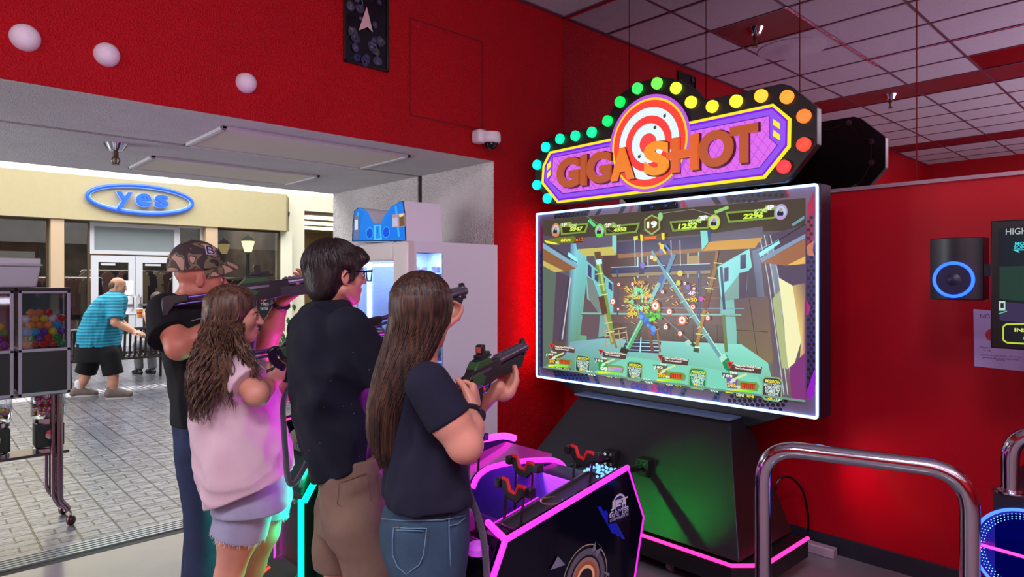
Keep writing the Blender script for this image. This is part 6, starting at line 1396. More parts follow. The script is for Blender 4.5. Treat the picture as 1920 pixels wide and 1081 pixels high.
# ================================================================ woman with long straight hair (nearest)
def woman():
    h = -30; f, l = frame(h); d0 = 1.97; t = thing('person', 'woman in navy tee and blue jeans with long straight brown hair, aiming a toy rifle', 'person', (D(800, 950, d0)[0], D(800, 950, d0)[1], 0), 'players at the shooting game')
    S = D(806, 726, 1.82); E = D(872, 834, 1.81); W = D(884, 772, 1.94); C = D(795, 588, 1.985); hf, _ = frame(22)
    SL = D(762, 728, 2.10); EL = D(858, 800, 2.30); G = D(897, 722, 2.13); gd = RT*.150+FWD*.300+UPV*.045
    gt, gx, gy, gz, GP = gun(G, gd, 'toy rifle held low by the long-haired woman in jeans', [D(868, 900, 1.95), D(905, 985, 1.93), D(915, 1090, 1.9), (1.36, 1.60, .62)], s=.84)
    WL = A3(GP(.20, -.0, -.055))-gx*.03
    v = Vol(.0055); head(v, C, hf*1.0+UPV*-.05, .97); nb = D(785, 705, 1.99)
    v.cap(C-UPV*.07-hf*.015, nb, .050, .056, .02)
    tl = lv([(712, 752, 818, d0), (735, 745, 832, d0), (800, 738, 838, d0), (880, 738, 850, d0), (940, 735, 860, d0), (1000, 728, 862, d0), (1060, 738, 856, d0)], h)
    v.loft(tl, h, k=.03); v.cap(nb, S, .05, .055, .03).cap(nb, SL, .05, .055, .03)
    limb(v, [(S, .054), ((S*.45+E*.55), .054), (E, .046), (E*.5+W*.5+RT*.004, .038), (W, .0245)]); limb(v, [(SL, .052), (EL, .040), (WL, .025)])
    hand(v, W, unit(D(893, 730, 2.03)-W), -gy*.9+gx*.5 if False else gy, gx*.6+gz*.6, (48, 70, 45), .98)
    hand(v, WL-gy*.02-gz*.035, gx*.55-gy*.0+gz*.25+gy*.1, gz+gy*.5, -gy*.2+gx*.2-gz*.4 if False else -gy, (38, 60, 40), .95)
    pc = D(797, 1030, d0)
    for sd in (1, -1):
        hp = pc+l*.085*sd; kn = np.array([hp[0], hp[1], .47])+f*.03; an = np.array([hp[0], hp[1], .09])-f*.02+l*.02*sd; limb(v, [(hp, .075), (kn, .05), (an, .036)]); v.cap(an, an+f*.13-UPV*.055, .035, .028, .02)
    b = soft(v, 'body', SK1, t); face_bits(t, C, hf+UPV*-.05, .97)
    # tee
    v = Vol(.0065)
    L_ = lv([(694, 768, 812, d0, .9), (703, 750, 824, d0), (716, 741, 836, d0), (740, 734, 838, d0), (775, 729, 842, d0), (815, 724, 850, d0), (850, 721, 864, d0), (885, 719, 880, d0), (915, 717, 884, d0), (945, 721, 885, d0), (966, 725, 884, d0)], h, .72)
    v.loft(L_, h, wr=.011, seed=3, k=.02)
    ad = unit(E-S); v.cap(S-ad*.01, S+ad*.20, .064, .070, .03, cut=[(A3(S+ad*.108), ad)])
    ad = unit(EL-SL); v.cap(SL-ad*.02, SL+ad*.2, .062, .06, .03, cut=[(A3(SL+ad*.12), ad)])
    v.cap(nb+UPV*.03, nb+UPV*.10, .050, .05, .012, mode='s'); v.plane(D(800, 957, 1.85), (RT*.03-UPV)); soft(v, 'tee_shirt', cloth('navy_tee', (26, 27, 46)), t)
    v = Vol(.0065); M_J = cloth('blue_jeans', (54, 78, 100), 900, .5, .14)
    J = lv([(932, 730, 874, d0), (950, 722, 880, d0), (975, 715, 880, d0), (1000, 712, 879, d0), (1025, 714, 877, d0), (1050, 722, 874, d0), (1085, 738, 870, d0)], h, .80)
    v.loft(J, h, wr=.004, seed=5, k=.03)
    for sd in (1, -1):
        hp = pc+l*.075*sd-UPV*.03; kn = np.array([hp[0], hp[1], .47])+f*.03; an = np.array([hp[0], hp[1], .10])-f*.02+l*.02*sd; limb(v, [(hp, .088), (kn, .062), (an, .052)], .04)
    v.plane((0, 0, .085), (0, 0, -1)); j = soft(v, 'jeans', M_J, t)
    # pocket, seams and label sit on the outline of the jeans
    M_ST = mat('jean_stitch', (92, 122, 146), .8); mb = MB()
    def onj(px, py, off=.0065):
        ro = A3(cam.location); rd = D(px, py, 1.0)-ro; best = None
        Ls = np.array(sorted(J))
        for i in range(700):
            tt = 1.75+i*.0006; p = ro+rd*tt; z = p[2]; cx, cy, a, bb = [np.interp(z, Ls[:, 0], Ls[:, c]) for c in range(1, 5)]; dx = p-np.array([cx, cy, z]); q = abs((dx@f)/bb)**2.3+abs((dx@l)/a)**2.3
            if q < 1: return p-rd*off
        return ro+rd*1.97
    for pts in ([(738, 988), (766, 990), (800, 990), (798, 1010), (794, 1040), (786, 1058), (762, 1076), (745, 1062), (736, 1040), (736, 1010), (738, 988)], [(742, 993), (796, 995)], [(842, 965), (842, 1000), (844, 1040), (846, 1078)], [(716, 972), (760, 976), (830, 974), (872, 966)], [(842, 985), (858, 982), (872, 970)]):
        q = []
        for (a, b_) in zip(pts[:-1], pts[1:]):
            for i in range(6): q.append(onj(a[0]+(b_[0]-a[0])*i/6, a[1]+(b_[1]-a[1])*i/6))
        q.append(onj(*pts[-1])); mb.tube(q, .0017, 5)
    mb.build('pocket_stitching', M_ST, j)
    MB().add([onj(740, 984, .008), onj(750, 984.5, .008), onj(750, 991, .008), onj(740, 990.5, .008)], [(0, 1, 2, 3)]).build('pocket_label', mat('label_dark', (24, 26, 34), .6), j)
    for sd in (1, -1):
        hp = pc+l*.075*sd; v = Vol(.008); shoe(v, np.array([hp[0], hp[1], 0])-f*.02+l*.02*sd, f, .92); soft(v, 'shoe', mat('shoe_white', (200, 200, 205), .6), t)
    # hair
    HM = hair_mat('hair_brown', (30, 18, 15), (82, 54, 38))
    HL = lv([(548, 752, 834, 1.975), (570, 738, 842, 1.975), (600, 731, 840, 1.97), (640, 722, 822, 1.96), (680, 708, 802, 1.94), (720, 697, 776, 1.92), (760, 689, 757, 1.90), (800, 688, 750, 1.89), (830, 692, 747, 1.885), (855, 702, 744, 1.88), (868, 713, 738, 1.88)], 22, .95)
    v = Vol(.006); v.ell(C+UPV*.036-hf*.016, (.106, .090, .094), (hf, frame(22)[1], UPV), .02); v.loft(HL, 22, n=2.0, k=.03, grooves=.0035); 
    v.ell(C+hf*.095-UPV*.045, (.060, .062, .085), (hf, frame(22)[1], UPV), .01, 's'); soft(v, 'hair', HM, t, 1)
    r9 = random.Random(21); ps = []; zt_, zb_ = HL[0][0], HL[-1][0]; hl = np.array(sorted(HL)); f22, l22 = frame(22)
    for i in range(620):
        th = r9.uniform(math.pi*.32, math.pi*1.68); kk = r9.uniform(.96, 1.035); ze = zb_+(r9.random()**2)*.12-r9.uniform(0, .02); ph = r9.uniform(0, 6); wv = r9.uniform(.0005, .003); p = []
        top = C+UPV*.128-hf*.02; 
        for q in range(5):
            a_ = q/5*math.pi/2; dirn = f22*math.cos(th)*.106+l22*math.sin(th)*.090; p.append(C+UPV*.036-hf*.016+dirn*math.sin(a_)*1.01+UPV*.0955*math.cos(a_))
        zs = np.linspace(C[2]+.03, ze, 16)
        for z in zs[1:]:
            w_ = min(1, (C[2]+.04-z)/.08); q1 = C+UPV*(z-C[2])-hf*.016+(f22*math.cos(th)*.106+l22*math.sin(th)*.090)*1.01; q2 = loftpt(HL, z, th, 22, kk); dd = q1*(1-w_)+q2*w_; p.append(dd+l22*math.sin(z*22+ph)*wv)
        ps.append(p)
    strands('hair_strands', HM, t, ps, .0021, 4)
    MB().tube([W-unit(W-E)*.012+ (unit(np.cross(unit(W-E), UPV))*math.cos(a_)+unit(np.cross(unit(W-E), np.cross(unit(W-E), UPV)))*math.sin(a_))*.030 for a_ in [i*math.pi/12 for i in range(24)]], .010, 8, closed=True).build('watch', mat('watch_black', (20, 20, 24), .3), t)
    ww = W-unit(W-E)*.012+RT*.028-FWD*.018; MB().lathe([(.017, 0), (.019, .004), (.017, .009), (.001, .009)], tuple(ww), tuple(RT*.8-FWD*.5), 16).build('watch_face', mat('watch_metal', (60, 60, 66), .2, .8), t)
woman()

# ================================================================ dark-haired man with glasses
def man():
    h = -12; f, l = frame(h); d0 = 2.40; t = thing('person', 'dark-haired man with glasses in speckled navy shirt and khaki shorts', 'person', (D(640, 950, d0)[0], D(640, 950, d0)[1], 0), 'players at the shooting game')
    C = D(631, 514, 2.42); hf, hl_ = frame(-2); S = D(660, 622, 2.26); E = D(728, 724, 2.30); G = D(768, 600, 2.56); gd = RT*.20+FWD*.33+UPV*.062
    gt, gx, gy, gz, GP = gun(G, gd, 'toy rifle aimed by the dark-haired man in glasses', [D(760, 760, 2.4), (1.25, 2.05, .75), (1.34, 2.05, .60)], s=.9)
    W = A3(GP(-.05, 0, -.10))-gx*.05; SL = D(572, 618, 2.55); EL = D(700, 700, 2.75); WL = A3(GP(.20, 0, -.06))
    v = Vol(.006); head(v, C, hf); nb = D(612, 590, 2.44); v.cap(C-UPV*.06-hf*.03, nb, .056, .062, .02)
    v.loft(lv([(590, 575, 655, d0), (620, 555, 665, d0), (700, 552, 680, d0), (800, 562, 680, d0), (880, 592, 690, d0), (950, 606, 700, d0)], h), h, k=.03); v.cap(nb-UPV*.03, S, .04, .05, .03).cap(nb-UPV*.03, SL, .04, .05, .03)
    limb(v, [(S, .055), (E, .045), (E*.5+W*.5, .040), (W, .028)]); limb(v, [(SL, .055), (EL, .042), (WL-gy*.03-gx*.03, .028)])
    hand(v, W, gx*.5+gz*.4, -gy if False else gy, gx*.4+gz, (48, 65, 45)); hand(v, WL-gy*.03-gx*.03, gx*.6+gz*.1, gz, -gy, (40, 60, 40))
    pc = D(655, 950, d0); legs = []
    for sd, kx in ((1, -.02), (-1, .03)):
        hp = pc+l*.095*sd; kn = np.array([hp[0], hp[1], .47])+f*(.02+kx)+l*.02*sd; an = np.array([hp[0], hp[1], .09])-f*(.03)+l*.03*sd; legs.append((hp, kn, an)); limb(v, [(hp, .085), (kn, .055), (kn*.6+an*.4-f*.012, .056), (an, .038)]); v.cap(an, an+f*.15-UPV*.055, .038, .030, .02)
    soft(v, 'body', SK1, t); face_bits(t, C, hf, 1.0, (24, 16, 16))
    M_SH = cloth('speckled_navy_shirt', (18, 21, 36), 800, .3, .08)
    if not M_SH.get('sp'):
        nt = M_SH.node_tree; M_SH['sp'] = 1; b = nt.nodes['Principled BSDF']; tc = nt.nodes.new('ShaderNodeTexCoord'); vo = nt.nodes.new('ShaderNodeTexVoronoi'); vo.inputs['Scale'].default_value = 30
        cr = nt.nodes.new('ShaderNodeValToRGB'); cr.color_ramp.elements[0].color = lin((120, 126, 150)); cr.color_ramp.elements[0].position = .035; cr.color_ramp.elements[1].color = (0, 0, 0, 1); cr.color_ramp.elements[1].position = .05
        mx = nt.nodes.new('ShaderNodeMixRGB'); mx.blend_type = 'LIGHTEN'; mx.inputs[0].default_value = 1; src = b.inputs['Base Color'].links[0].from_socket; nt.links.new(tc.outputs['Object'], vo.inputs[0]); nt.links.new(vo.outputs['Distance'], cr.inputs[0]); nt.links.new(src, mx.inputs[1]); nt.links.new(cr.outputs[0], mx.inputs[2]); nt.links.new(mx.outputs[0], b.inputs['Base Color'])
    v = Vol(.0065)
    v.loft(lv([(560, 588, 652, 2.43, .9), (572, 572, 662, 2.42), (585, 556, 668, 2.40), (605, 545, 676, d0), (640, 537, 688, d0), (680, 535, 694, d0), (720, 538, 694, d0), (760, 543, 692, d0), (800, 551, 694, d0), (840, 562, 698, d0), (875, 574, 702, d0), (912, 588, 706, d0)], h, .72), h, wr=.013, seed=11, k=.02)
    ad = unit(E-S); v.cap(S-ad*.02, S+ad*.30, .072, .078, .03, cut=[(A3(S+ad*.19), ad)]); ad = unit(EL-SL); v.cap(SL, SL+ad*.3, .068, .074, .03, cut=[(A3(SL+ad*.2), ad)])
    v.cap(nb+UPV*.035, nb+UPV*.12, .056, .062, .012, mode='s'); v.plane(D(610, 904, 2.30), (RT*.40-UPV)); sh = soft(v, 'shirt', M_SH, t)
    v = Vol(.006); v.cap(nb-UPV*.03, nb+UPV*.045+hf*.008, .068, .062, .01).cap(nb-UPV*.08, nb+UPV*.12, .056, .055, .006, mode='s'); v.plane(nb+UPV*.050, UPV); soft(v, 'collar', M_SH, sh)
    v = Vol(.007); MK = cloth('khaki_shorts', (126, 102, 88), 900, .45, .08)
    v.loft(lv([(850, 588, 712, d0), (880, 592, 720, d0), (920, 597, 724, d0), (960, 598, 726, d0), (1000, 600, 726, d0)], h, .8), h, wr=.006, seed=8, k=.03)
    for (hp, kn, an), r_ in zip(legs, (.10, .105)): limb(v, [(hp-UPV*.03, r_), (kn+UPV*.12, .098), (kn-UPV*.02, .096)], .03)
    v.plane((0, 0, .52), (0, 0, -1)); k_ = soft(v, 'shorts', MK, t)
    # pocket
    mb = MB()
    J = lv([(850, 588, 712, d0), (880, 592, 720, d0), (920, 597, 724, d0), (960, 598, 726, d0), (1000, 600, 726, d0)], h, .8); Ls = np.array(sorted(J))
    def onk(px, py, off=.009):
        ro = A3(cam.location); rd = D(px, py, 1.0)-ro
        for i in range(900):
            tt = 2.1+i*.0006; p = ro+rd*tt; z = max(p[2], Ls[0, 0]); cx, cy, a, bb = [np.interp(z, Ls[:, 0], Ls[:, c]) for c in range(1, 5)]; dx = p-np.array([cx, cy, z]); q = abs((dx@f)/bb)**2.3+abs((dx@l)/a)**2.3
            if q < 1: return p-rd*off
        return ro+rd*2.4
    for pts in ([(636, 900), (688, 886), (692, 920), (698, 950), (666, 966), (632, 944), (636, 900)], [(712, 890), (714, 930), (716, 990)]):
        q = []
        for (a, b_) in zip(pts[:-1], pts[1:]):
            for i in range(6): q.append(onk(a[0]+(b_[0]-a[0])*i/6, a[1]+(b_[1]-a[1])*i/6))
        mb.tube(q, .0015, 5)
    mb.build('pocket_stitching', mat('khaki_stitch', (104, 84, 70), .8), k_)
    for hp, kn, an in legs: v = Vol(.008); shoe(v, np.array([an[0], an[1], 0]), f, 1.05); soft(v, 'shoe', mat('shoe_grey', (90, 90, 96), .6), t)
    HM = hair_mat('hair_black', (20, 14, 14), (44, 30, 28), band=(30, 30, 8))
    v = Vol(.006); v.ell(C+UPV*.036-hf*.016, (.112, .092, .096), (hf, hl_, UPV), .02); v.ell(C-hf*.055-UPV*.03, (.060, .078, .080), (hf, hl_, UPV), .03); v.cap(C+hf*.075+UPV*.075-hl_*.03, C+hf*.085+UPV*.06-hl_*.055, .026, .020, .03)
    for g in (1, -1): v.cap(C+hl_*.070*g+UPV*.03+hf*.012, C+hl_*.075*g-UPV*.022+hf*.022, .020, .010, .02)
    v.ell(C+hf*.105-UPV*.045, (.070, .085, .085), (hf, hl_, UPV), .01, 's')
    for g in (1, -1): v.ell(C+hl_*.088*g-UPV*.015-hf*.004, (.026, .016, .040), (hf, hl_, UPV), .01, 's'); v.ell(C+hl_*.085*g-UPV*.075+hf*.035, (.045, .03, .045), (hf, hl_, UPV), .01, 's')
    soft(v, 'hair', HM, t, 1)
    rr = random.Random(4); ps = []
    for i in range(700):
        th = rr.uniform(0, 6.28); a0 = rr.uniform(.1, 1.2); p = []; swl = rr.uniform(.15, .5); lift = rr.uniform(1.0, 1.03)
        if abs(math.cos(th)) > .80 and math.cos(th) > 0 and a0 > .8: continue
        for q in range(6):
            a_ = a0+q*.13*(1.2 if math.cos(th) < 0 else .8); tt = th+q*swl*.1
            if math.cos(tt) > 0 and a_ > 1.25: break
            p.append(C+UPV*.036-hf*.016+(hf*math.cos(tt)*.112+hl_*math.sin(tt)*.092)*math.sin(a_)*lift+UPV*.096*math.cos(a_)*lift)
        if len(p) > 2: ps.append(p)
    strands('hair_strands', HM, t, ps, .0022, 4)
    gl = MB(); P = lambda a, b, c: Vector(C+hf*a+hl_*b+UPV*c)
    for g in (1, -1):
        gl.tube([P(.118, g*.008, .014), P(.116, g*.056, .016), P(.112, g*.058, -.008), P(.114, g*.050, -.024), P(.118, g*.016, -.024), P(.119, g*.008, -.008)], .0024, 6, closed=True)
        gl.tube([P(.114, g*.058, .012), P(.06, g*.078, .010), P(.0, g*.084, .006), P(-.015, g*.084, -.012)], .0024, 6)
    gl.tube([P(.118, .008, .008), P(.120, 0, .010), P(.118, -.008, .008)], .002, 6); o = gl.build('glasses', mat('glasses_black', (12, 12, 14), .2), t)
    for g in (1, -1): MB().add([P(.117, g*.010, .012), P(.115, g*.054, .014), P(.113, g*.048, -.022), P(.117, g*.016, -.022)], [(0, 1, 2, 3)]).build('lens', glass('lens_clear', (235, 245, 250), .02, .12), o)
man()

# ================================================================ girl in the pale oversize tee
def girl():
    h = -30; f, l = frame(h); d0 = 2.64; t = thing('person', 'girl with long wavy brown hair in oversize pale tee and frayed denim shorts', 'person', (D(440, 950, d0)[0], D(440, 950, d0)[1], 0), 'players at the shooting game')
    hf, hl_ = frame(-24); hf = unit(hf-UPV*.08); C = D(440, 590, 2.64); S = D(436, 694, 2.49); E = D(482, 738, 2.40); G = D(556, 668, 2.66); gd = RT*.33+FWD*.24+UPV*.035
    gt, gx, gy, gz, GP = gun(G, gd, 'toy rifle at the wavy-haired girl\'s shoulder, skeleton stock showing', [D(528, 740, 2.5), D(534, 830, 2.42), D(541, 930, 2.35), D(585, 850, 2.5), (1.38, 2.95, .62)], s=.9)
    W = A3(GP(-.06, 0, -.10))-gx*.06; SL = D(438, 690, 2.86); EL = D(540, 735, 2.92); WL = A3(GP(.20, 0, -.06))
    v = Vol(.005); head(v, C, hf, .93); nb = D(430, 662, 2.66); v.cap(C-UPV*.06-hf*.02, nb, .046, .05, .02)
    v.loft(lv([(672, 400, 470, d0), (700, 395, 480, d0), (800, 395, 500, d0), (900, 410, 515, d0), (950, 415, 520, d0)], h), h, k=.03); v.cap(nb, S, .045, .05, .03).cap(nb, SL, .045, .05, .03)
    limb(v, [(S, .050), (E, .042), (E*.5+W*.5, .036), (W, .024)]); limb(v, [(SL, .048), (EL, .036), (WL-gy*.03-gx*.03, .024)])
    hand(v, W, gx*.5+gz*.4, gy, gx*.4+gz, (48, 65, 45), .9); hand(v, WL-gy*.03-gx*.03, gx*.6+gz*.1, gz, -gy, (40, 60, 40), .9)
    A_ = D(462, 940, 2.58); B_ = D(504, 930, 2.76); legs = [(A_, D(430, 1075, 2.60), None), (B_, D(472, 1062, 2.78), None)]; L2 = []
    for hp, kn, _ in legs: an = np.array([kn[0], kn[1], .09])-f*.05; L2.append((hp, kn, an)); limb(v, [(hp, .080), (hp*.5+kn*.5, .074), (kn, .052), (kn*.6+an*.4-f*.012, .050), (an, .034)]); v.cap(an, an+f*.13-UPV*.055, .033, .027, .02)
    soft(v, 'body', SK1, t); face_bits(t, C, hf, .93, (70, 46, 36))
    v = Vol(.0065); MT = cloth('pale_pink_tee', (214, 186, 198), 700, .25, .02)
    v.loft(lv([(650, 412, 460, d0, .9), (660, 398, 474, d0), (672, 384, 490, d0), (690, 374, 503, d0), (720, 368, 514, d0), (760, 366, 524, d0), (800, 367, 534, d0), (840, 370, 542, d0), (880, 377, 548, d0), (915, 386, 550, d0), (950, 396, 552, d0)], h, .74), h, wr=.010, seed=22, k=.02)
    ad = unit(E-S); v.cap(S-ad*.03+UPV*.01, S+ad*.3, .076, .086, .03, cut=[(A3(S+ad*.115), unit(ad+RT*.3-UPV*.3))]); ad = unit(EL-SL); v.cap(SL, SL+ad*.3, .07, .085, .03, cut=[(A3(SL+ad*.17), ad)])
    v.cap(nb+UPV*.03, nb+UPV*.1, .05, .055, .012, mode='s'); v.plane(D(405, 941, 2.56), (RT*.38-UPV)); soft(v, 'tee_shirt', MT, t)
    v = Vol(.0065); MS = cloth('pale_denim', (168, 166, 196), 900, .45, .08)
    v.loft(lv([(880, 395, 530, d0), (920, 400, 540, d0), (945, 403, 545, d0)], h, .8), h, k=.03, wr=.002)
    v.cap(A_, A_*.5+legs[0][1]*.5-UPV*0, .106, .108, .03, cut=[(D(462, 1004, 2.58), unit(legs[0][1]-A_))]); v.cap(B_, B_*.5+legs[1][1]*.5, .094, .098, .03, cut=[(D(520, 966, 2.76), unit(legs[1][1]-B_))])
    s_ = soft(v, 'shorts', MS, t)
    rr = random.Random(6); ps = []
    for (cc, hp, kn, R_) in ((D(462, 1004, 2.58), A_, legs[0][1], .107), (D(520, 966, 2.76), B_, legs[1][1], .097)):
        ax_ = unit(kn-hp); c0 = hp+ax_*((cc-hp)@ax_); u_ = unit(np.cross(ax_, f)); w_ = np.cross(ax_, u_)
        for i in range(150):
            a_ = rr.uniform(0, 6.28); p = c0+(u_*math.cos(a_)+w_*math.sin(a_))*R_*.99-ax_*.006; q = rr.uniform(.006, .02); ps.append([p, p+ax_*q*.5+u_*rr.uniform(-.004, .004), p+ax_*q+u_*rr.uniform(-.008, .008)+w_*rr.uniform(-.006, .006)])
    strands('frayed_hem', mat('fray_threads', (206, 204, 222), .8), s_, ps, .0011, 4)
    for hp, kn, an in L2: v = Vol(.008); shoe(v, np.array([an[0], an[1], 0]), f, .9); soft(v, 'shoe', mat('shoe_white', (200, 200, 205), .6), t)
    HM = hair_mat('hair_chestnut', (44, 29, 24), (112, 80, 60), band=(26, 26, 3))
    HL = lv([(556, 402, 474, 2.645), (580, 390, 470, 2.64), (600, 386, 462, 2.63), (630, 380, 456, 2.57), (655, 370, 458, 2.48), (680, 363, 452, 2.47), (705, 358, 440, 2.43), (730, 357, 424, 2.41), (750, 362, 412, 2.40)], -24, .95)
    v = Vol(.006); v.ell(C+UPV*.032-hf*.018, (.100, .088, .090), (hf, hl_, UPV), .02); v.loft([(z, x_, y_, a*.93, b_*.93) for z, x_, y_, a, b_ in HL], -24, n=2.0, k=.03, grooves=.006)
    v.ell(C+hf*.088-UPV*.045, (.062, .085, .080), (hf, hl_, UPV), .01, 's'); v.ell(C+hf*.10-UPV*.02-hl_*.06, (.055, .05, .07), (hf, hl_, UPV), .01, 's'); soft(v, 'hair', HM, t, 1)
    ps = []; rr = random.Random(31); Cc = C+UPV*.032-hf*.018; zb_ = HL[-1][0]; fr_, lr_ = frame(-24)
    for i in range(760):
        th = rr.uniform(math.pi*.36, math.pi*1.64); kk = rr.uniform(.85, 1.06); ze = D(0, rr.choice([766, 755, 742, 730, 715]), 2.6)[2]+rr.uniform(-.01, .02); cl = round(th*9); ph = cl*1.7+rr.uniform(-.35, .35); wv = rr.uniform(.005, .013); p = []
        for q in range(5):
            a_ = q/5*math.pi/2; p.append(Cc+(fr_*math.cos(th)*.100+lr_*math.sin(th)*.088)*math.sin(a_)*1.02+UPV*.092*math.cos(a_))
        for z in np.linspace(C[2]+.03, ze, 26)[1:]:
            w_ = min(1, (C[2]+.04-z)/.08); q1 = Cc+(fr_*math.cos(th)*.100+lr_*math.sin(th)*.088)*1.02; q1 = q1*np.array([1, 1, 0])+UPV*z; zz_ = max(z, zb_+.01); q2 = loftpt(HL, zz_, th, -24, kk); q2[2] = z; am = wv*min(1, (C[2]+.03-z)/.12) if z < C[2]+.03 else 0
            p.append(q1*(1-w_)+q2*w_+(lr_*math.sin(z*58+ph)+fr_*math.cos(z*58+ph))*am)
        ps.append(p)
    for i in range(90):                                     # locks that fall over the shoulder to the front
        x0_ = rr.uniform(452, 470); xe = rr.uniform(470, 500); ye = rr.uniform(680, 715); ph = rr.uniform(0, 6); dd = rr.uniform(2.385, 2.42); p = []
        for q in range(22):
            u_ = q/21; py = 606+(ye-606)*u_; px = x0_-14+(xe-x0_+8)*u_*u_; p.append(D(px, py, 2.535-(2.535-dd)*min(1, u_*2))+RT*math.sin(u_*9+ph)*.006)
        ps.append(p)
    for i in range(60):
        x0_ = rr.uniform(395, 440); xe = rr.uniform(380, 440); ye = rr.uniform(735, 772); ph = rr.uniform(0, 6); p = []
        for q in range(26):
            u_ = q/25; py = 600+(ye-600)*u_; px = x0_+(xe-x0_)*u_; p.append(D(px, py, 2.545-.175*min(1, u_*2.2))+RT*math.sin(u_*14+ph)*.010)
        ps.append(p)
    strands('hair_strands', HM, t, ps, .0024, 4)
girl()

# ================================================================ man in the camouflage cap
def capman():
    h = -15; f, l = frame(h); d0 = 2.98; t = thing('person', 'man in camouflage cap, black tee and jeans with rifle at his shoulder', 'person', (D(375, 900, d0)[0], D(375, 900, d0)[1], 0), 'players at the shooting game')
    hf, hl_ = frame(-16); hf = unit(hf-UPV*.06); C = D(376, 522, 2.99); S = D(314, 590, 2.86); E = D(336, 650, 2.76); G = D(474, 560, 2.93); gd = RT*.375+FWD*.20+UPV*.055
    gt, gx, gy, gz, GP = gun(G, gd, 'toy rifle with green accents aimed by the man in the camouflage cap', [D(470, 700, 3.0), D(560, 850, 3.1), (1.38, 3.3, .6)], s=.98, st=.08)
    W = A3(GP(-.05, -.01, -.09))-gx*.06; SL = D(405, 590, 3.18); EL = D(497, 655, 3.16); WL = D(528, 566, 3.06)
    v = Vol(.0055); head(v, C, hf, 1.02); nb = D(352, 572, 3.02); v.cap(C-UPV*.06-hf*.03, nb, .062, .07, .02)
    v.loft(lv([(580, 320, 395, d0), (620, 312, 410, d0), (700, 322, 412, d0), (780, 330, 415, d0), (850, 335, 415, d0)], h), h, k=.03); v.cap(nb, S, .06, .065, .03).cap(nb, SL, .06, .065, .03)
    limb(v, [(S, .068), (E, .052), (E*.55+W*.45, .046), (W, .032)]); limb(v, [(SL, .065), (EL, .052), (EL*.5+WL*.5, .047), (WL, .032)])
    hand(v, W, gx*.55+gz*.35, gy, gx*.4+gz, (48, 65, 45), 1.05)
    hand(v, WL, unit(RT*.55+UPV*.35), -FWD*.3+UPV*.8-RT*.5, -RT*.2+FWD*.9+UPV*.2, (34, 42, 34), 1.18, thumb=(.5, .6, .4))
    pc = D(372, 830, d0); legs = []
    for sd in (1, -1):
        hp = pc+l*.095*sd; kn = np.array([hp[0], hp[1], .49])+f*.03; an = np.array([hp[0], hp[1], .09])-f*.0+l*.02*sd; legs.append((hp, kn, an)); limb(v, [(hp, .08), (kn, .055), (an, .04)]); v.cap(an, an+f*.15-UPV*.055, .038, .03, .02)
    soft(v, 'body', SK2, t); face_bits(t, C, hf, 1.02, (90, 64, 50))
    v = Vol(.007)
    v.loft(lv([(560, 332, 388, 3.0, .9), (568, 318, 398, 3.0), (580, 306, 410, d0), (605, 302, 422, d0), (650, 306, 428, d0), (700, 314, 430, d0), (750, 318, 430, d0), (798, 322, 430, d0)], h, .72), h, wr=.012, seed=33, k=.02)
    ad = unit(E-S-RT*.03); v.cap(S-ad*.02, S+ad*.3, .084, .096, .03, cut=[(D(308, 634, 2.78), unit(ad+RT*.25))]); ad = unit(EL-SL); v.cap(SL, SL+ad*.3, .075, .08, .03, cut=[(A3(SL+ad*.17), ad)])
    v.cap(nb+UPV*.035, nb+UPV*.12, .064, .07, .012, mode='s'); v.plane(D(400, 792, d0), -UPV); soft(v, 'tee_shirt', cloth('black_tee', (16, 16, 22)), t)
    v = Vol(.007)
    v.loft(lv([(770, 328, 426, d0), (800, 327, 426, d0), (850, 330, 424, d0), (880, 332, 424, d0)], h, .8), h, wr=.010, k=.03)
    for hp, kn, an in legs: limb(v, [(hp-UPV*.02, .10), (kn, .083), (an+UPV*.02, .078)], .03)
    v.plane((0, 0, .06), (0, 0, -1)); soft(v, 'jeans', cloth('dark_jeans', (44, 54, 86), 900, .5, .16), t)
    for hp, kn, an in legs: v = Vol(.008); shoe(v, np.array([an[0], an[1], 0]), f, 1.1); soft(v, 'shoe', mat('shoe_dark', (40, 40, 44), .6), t)
    # cap: crown, brim, button, monogram
    m = bpy.data.materials.new('camouflage'); m.use_nodes = True; nt = m.node_tree; b = nt.nodes['Principled BSDF']; b.inputs['Roughness'].default_value = .85
    tc = nt.nodes.new('ShaderNodeTexCoord'); n1 = nt.nodes.new('ShaderNodeTexNoise'); n1.inputs['Scale'].default_value = 15; n1.inputs['Detail'].default_value = 1.0; n1.inputs['Distortion'].default_value = .5
    cr = nt.nodes.new('ShaderNodeValToRGB'); cr.color_ramp.interpolation = 'CONSTANT'; e = cr.color_ramp.elements; e[0].position = 0; e[0].color = lin((54, 44, 46)); e[1].position = .43; e[1].color = lin((108, 100, 74))
    for p_, c_ in ((.505, (78, 60, 54)), (.56, (168, 138, 122))): q = e.new(p_); q.color = lin(c_)
    nt.links.new(tc.outputs['Object'], n1.inputs[0]); nt.links.new(n1.outputs['Fac'], cr.inputs[0]); nt.links.new(cr.outputs[0], b.inputs['Base Color'])
    cu = unit(UPV+hf*-.10); cf = unit(hf-cu*(hf@cu)); cl_ = np.cross(cu, cf)
    v = Vol(.005); cc = C+UPV*.058-hf*.020; v.ell(cc, (.119, .101, .116), (cf, cl_, cu), .01); v.cap(cc+cf*.075+cu*.0, cc+cf*.10-cu*.010, .05, .03, .04); v.ell(cc-cu*.02-cf*.005, (.104, .088, .090), (cf, cl_, cu), .004, 's'); v.plane(cc-cu*.020, -cu)
    c = soft(v, 'cap', m, t); c['label'] = 'camouflage baseball cap'
    mb = MB(); N = 16; M_ = 7; top = []; 
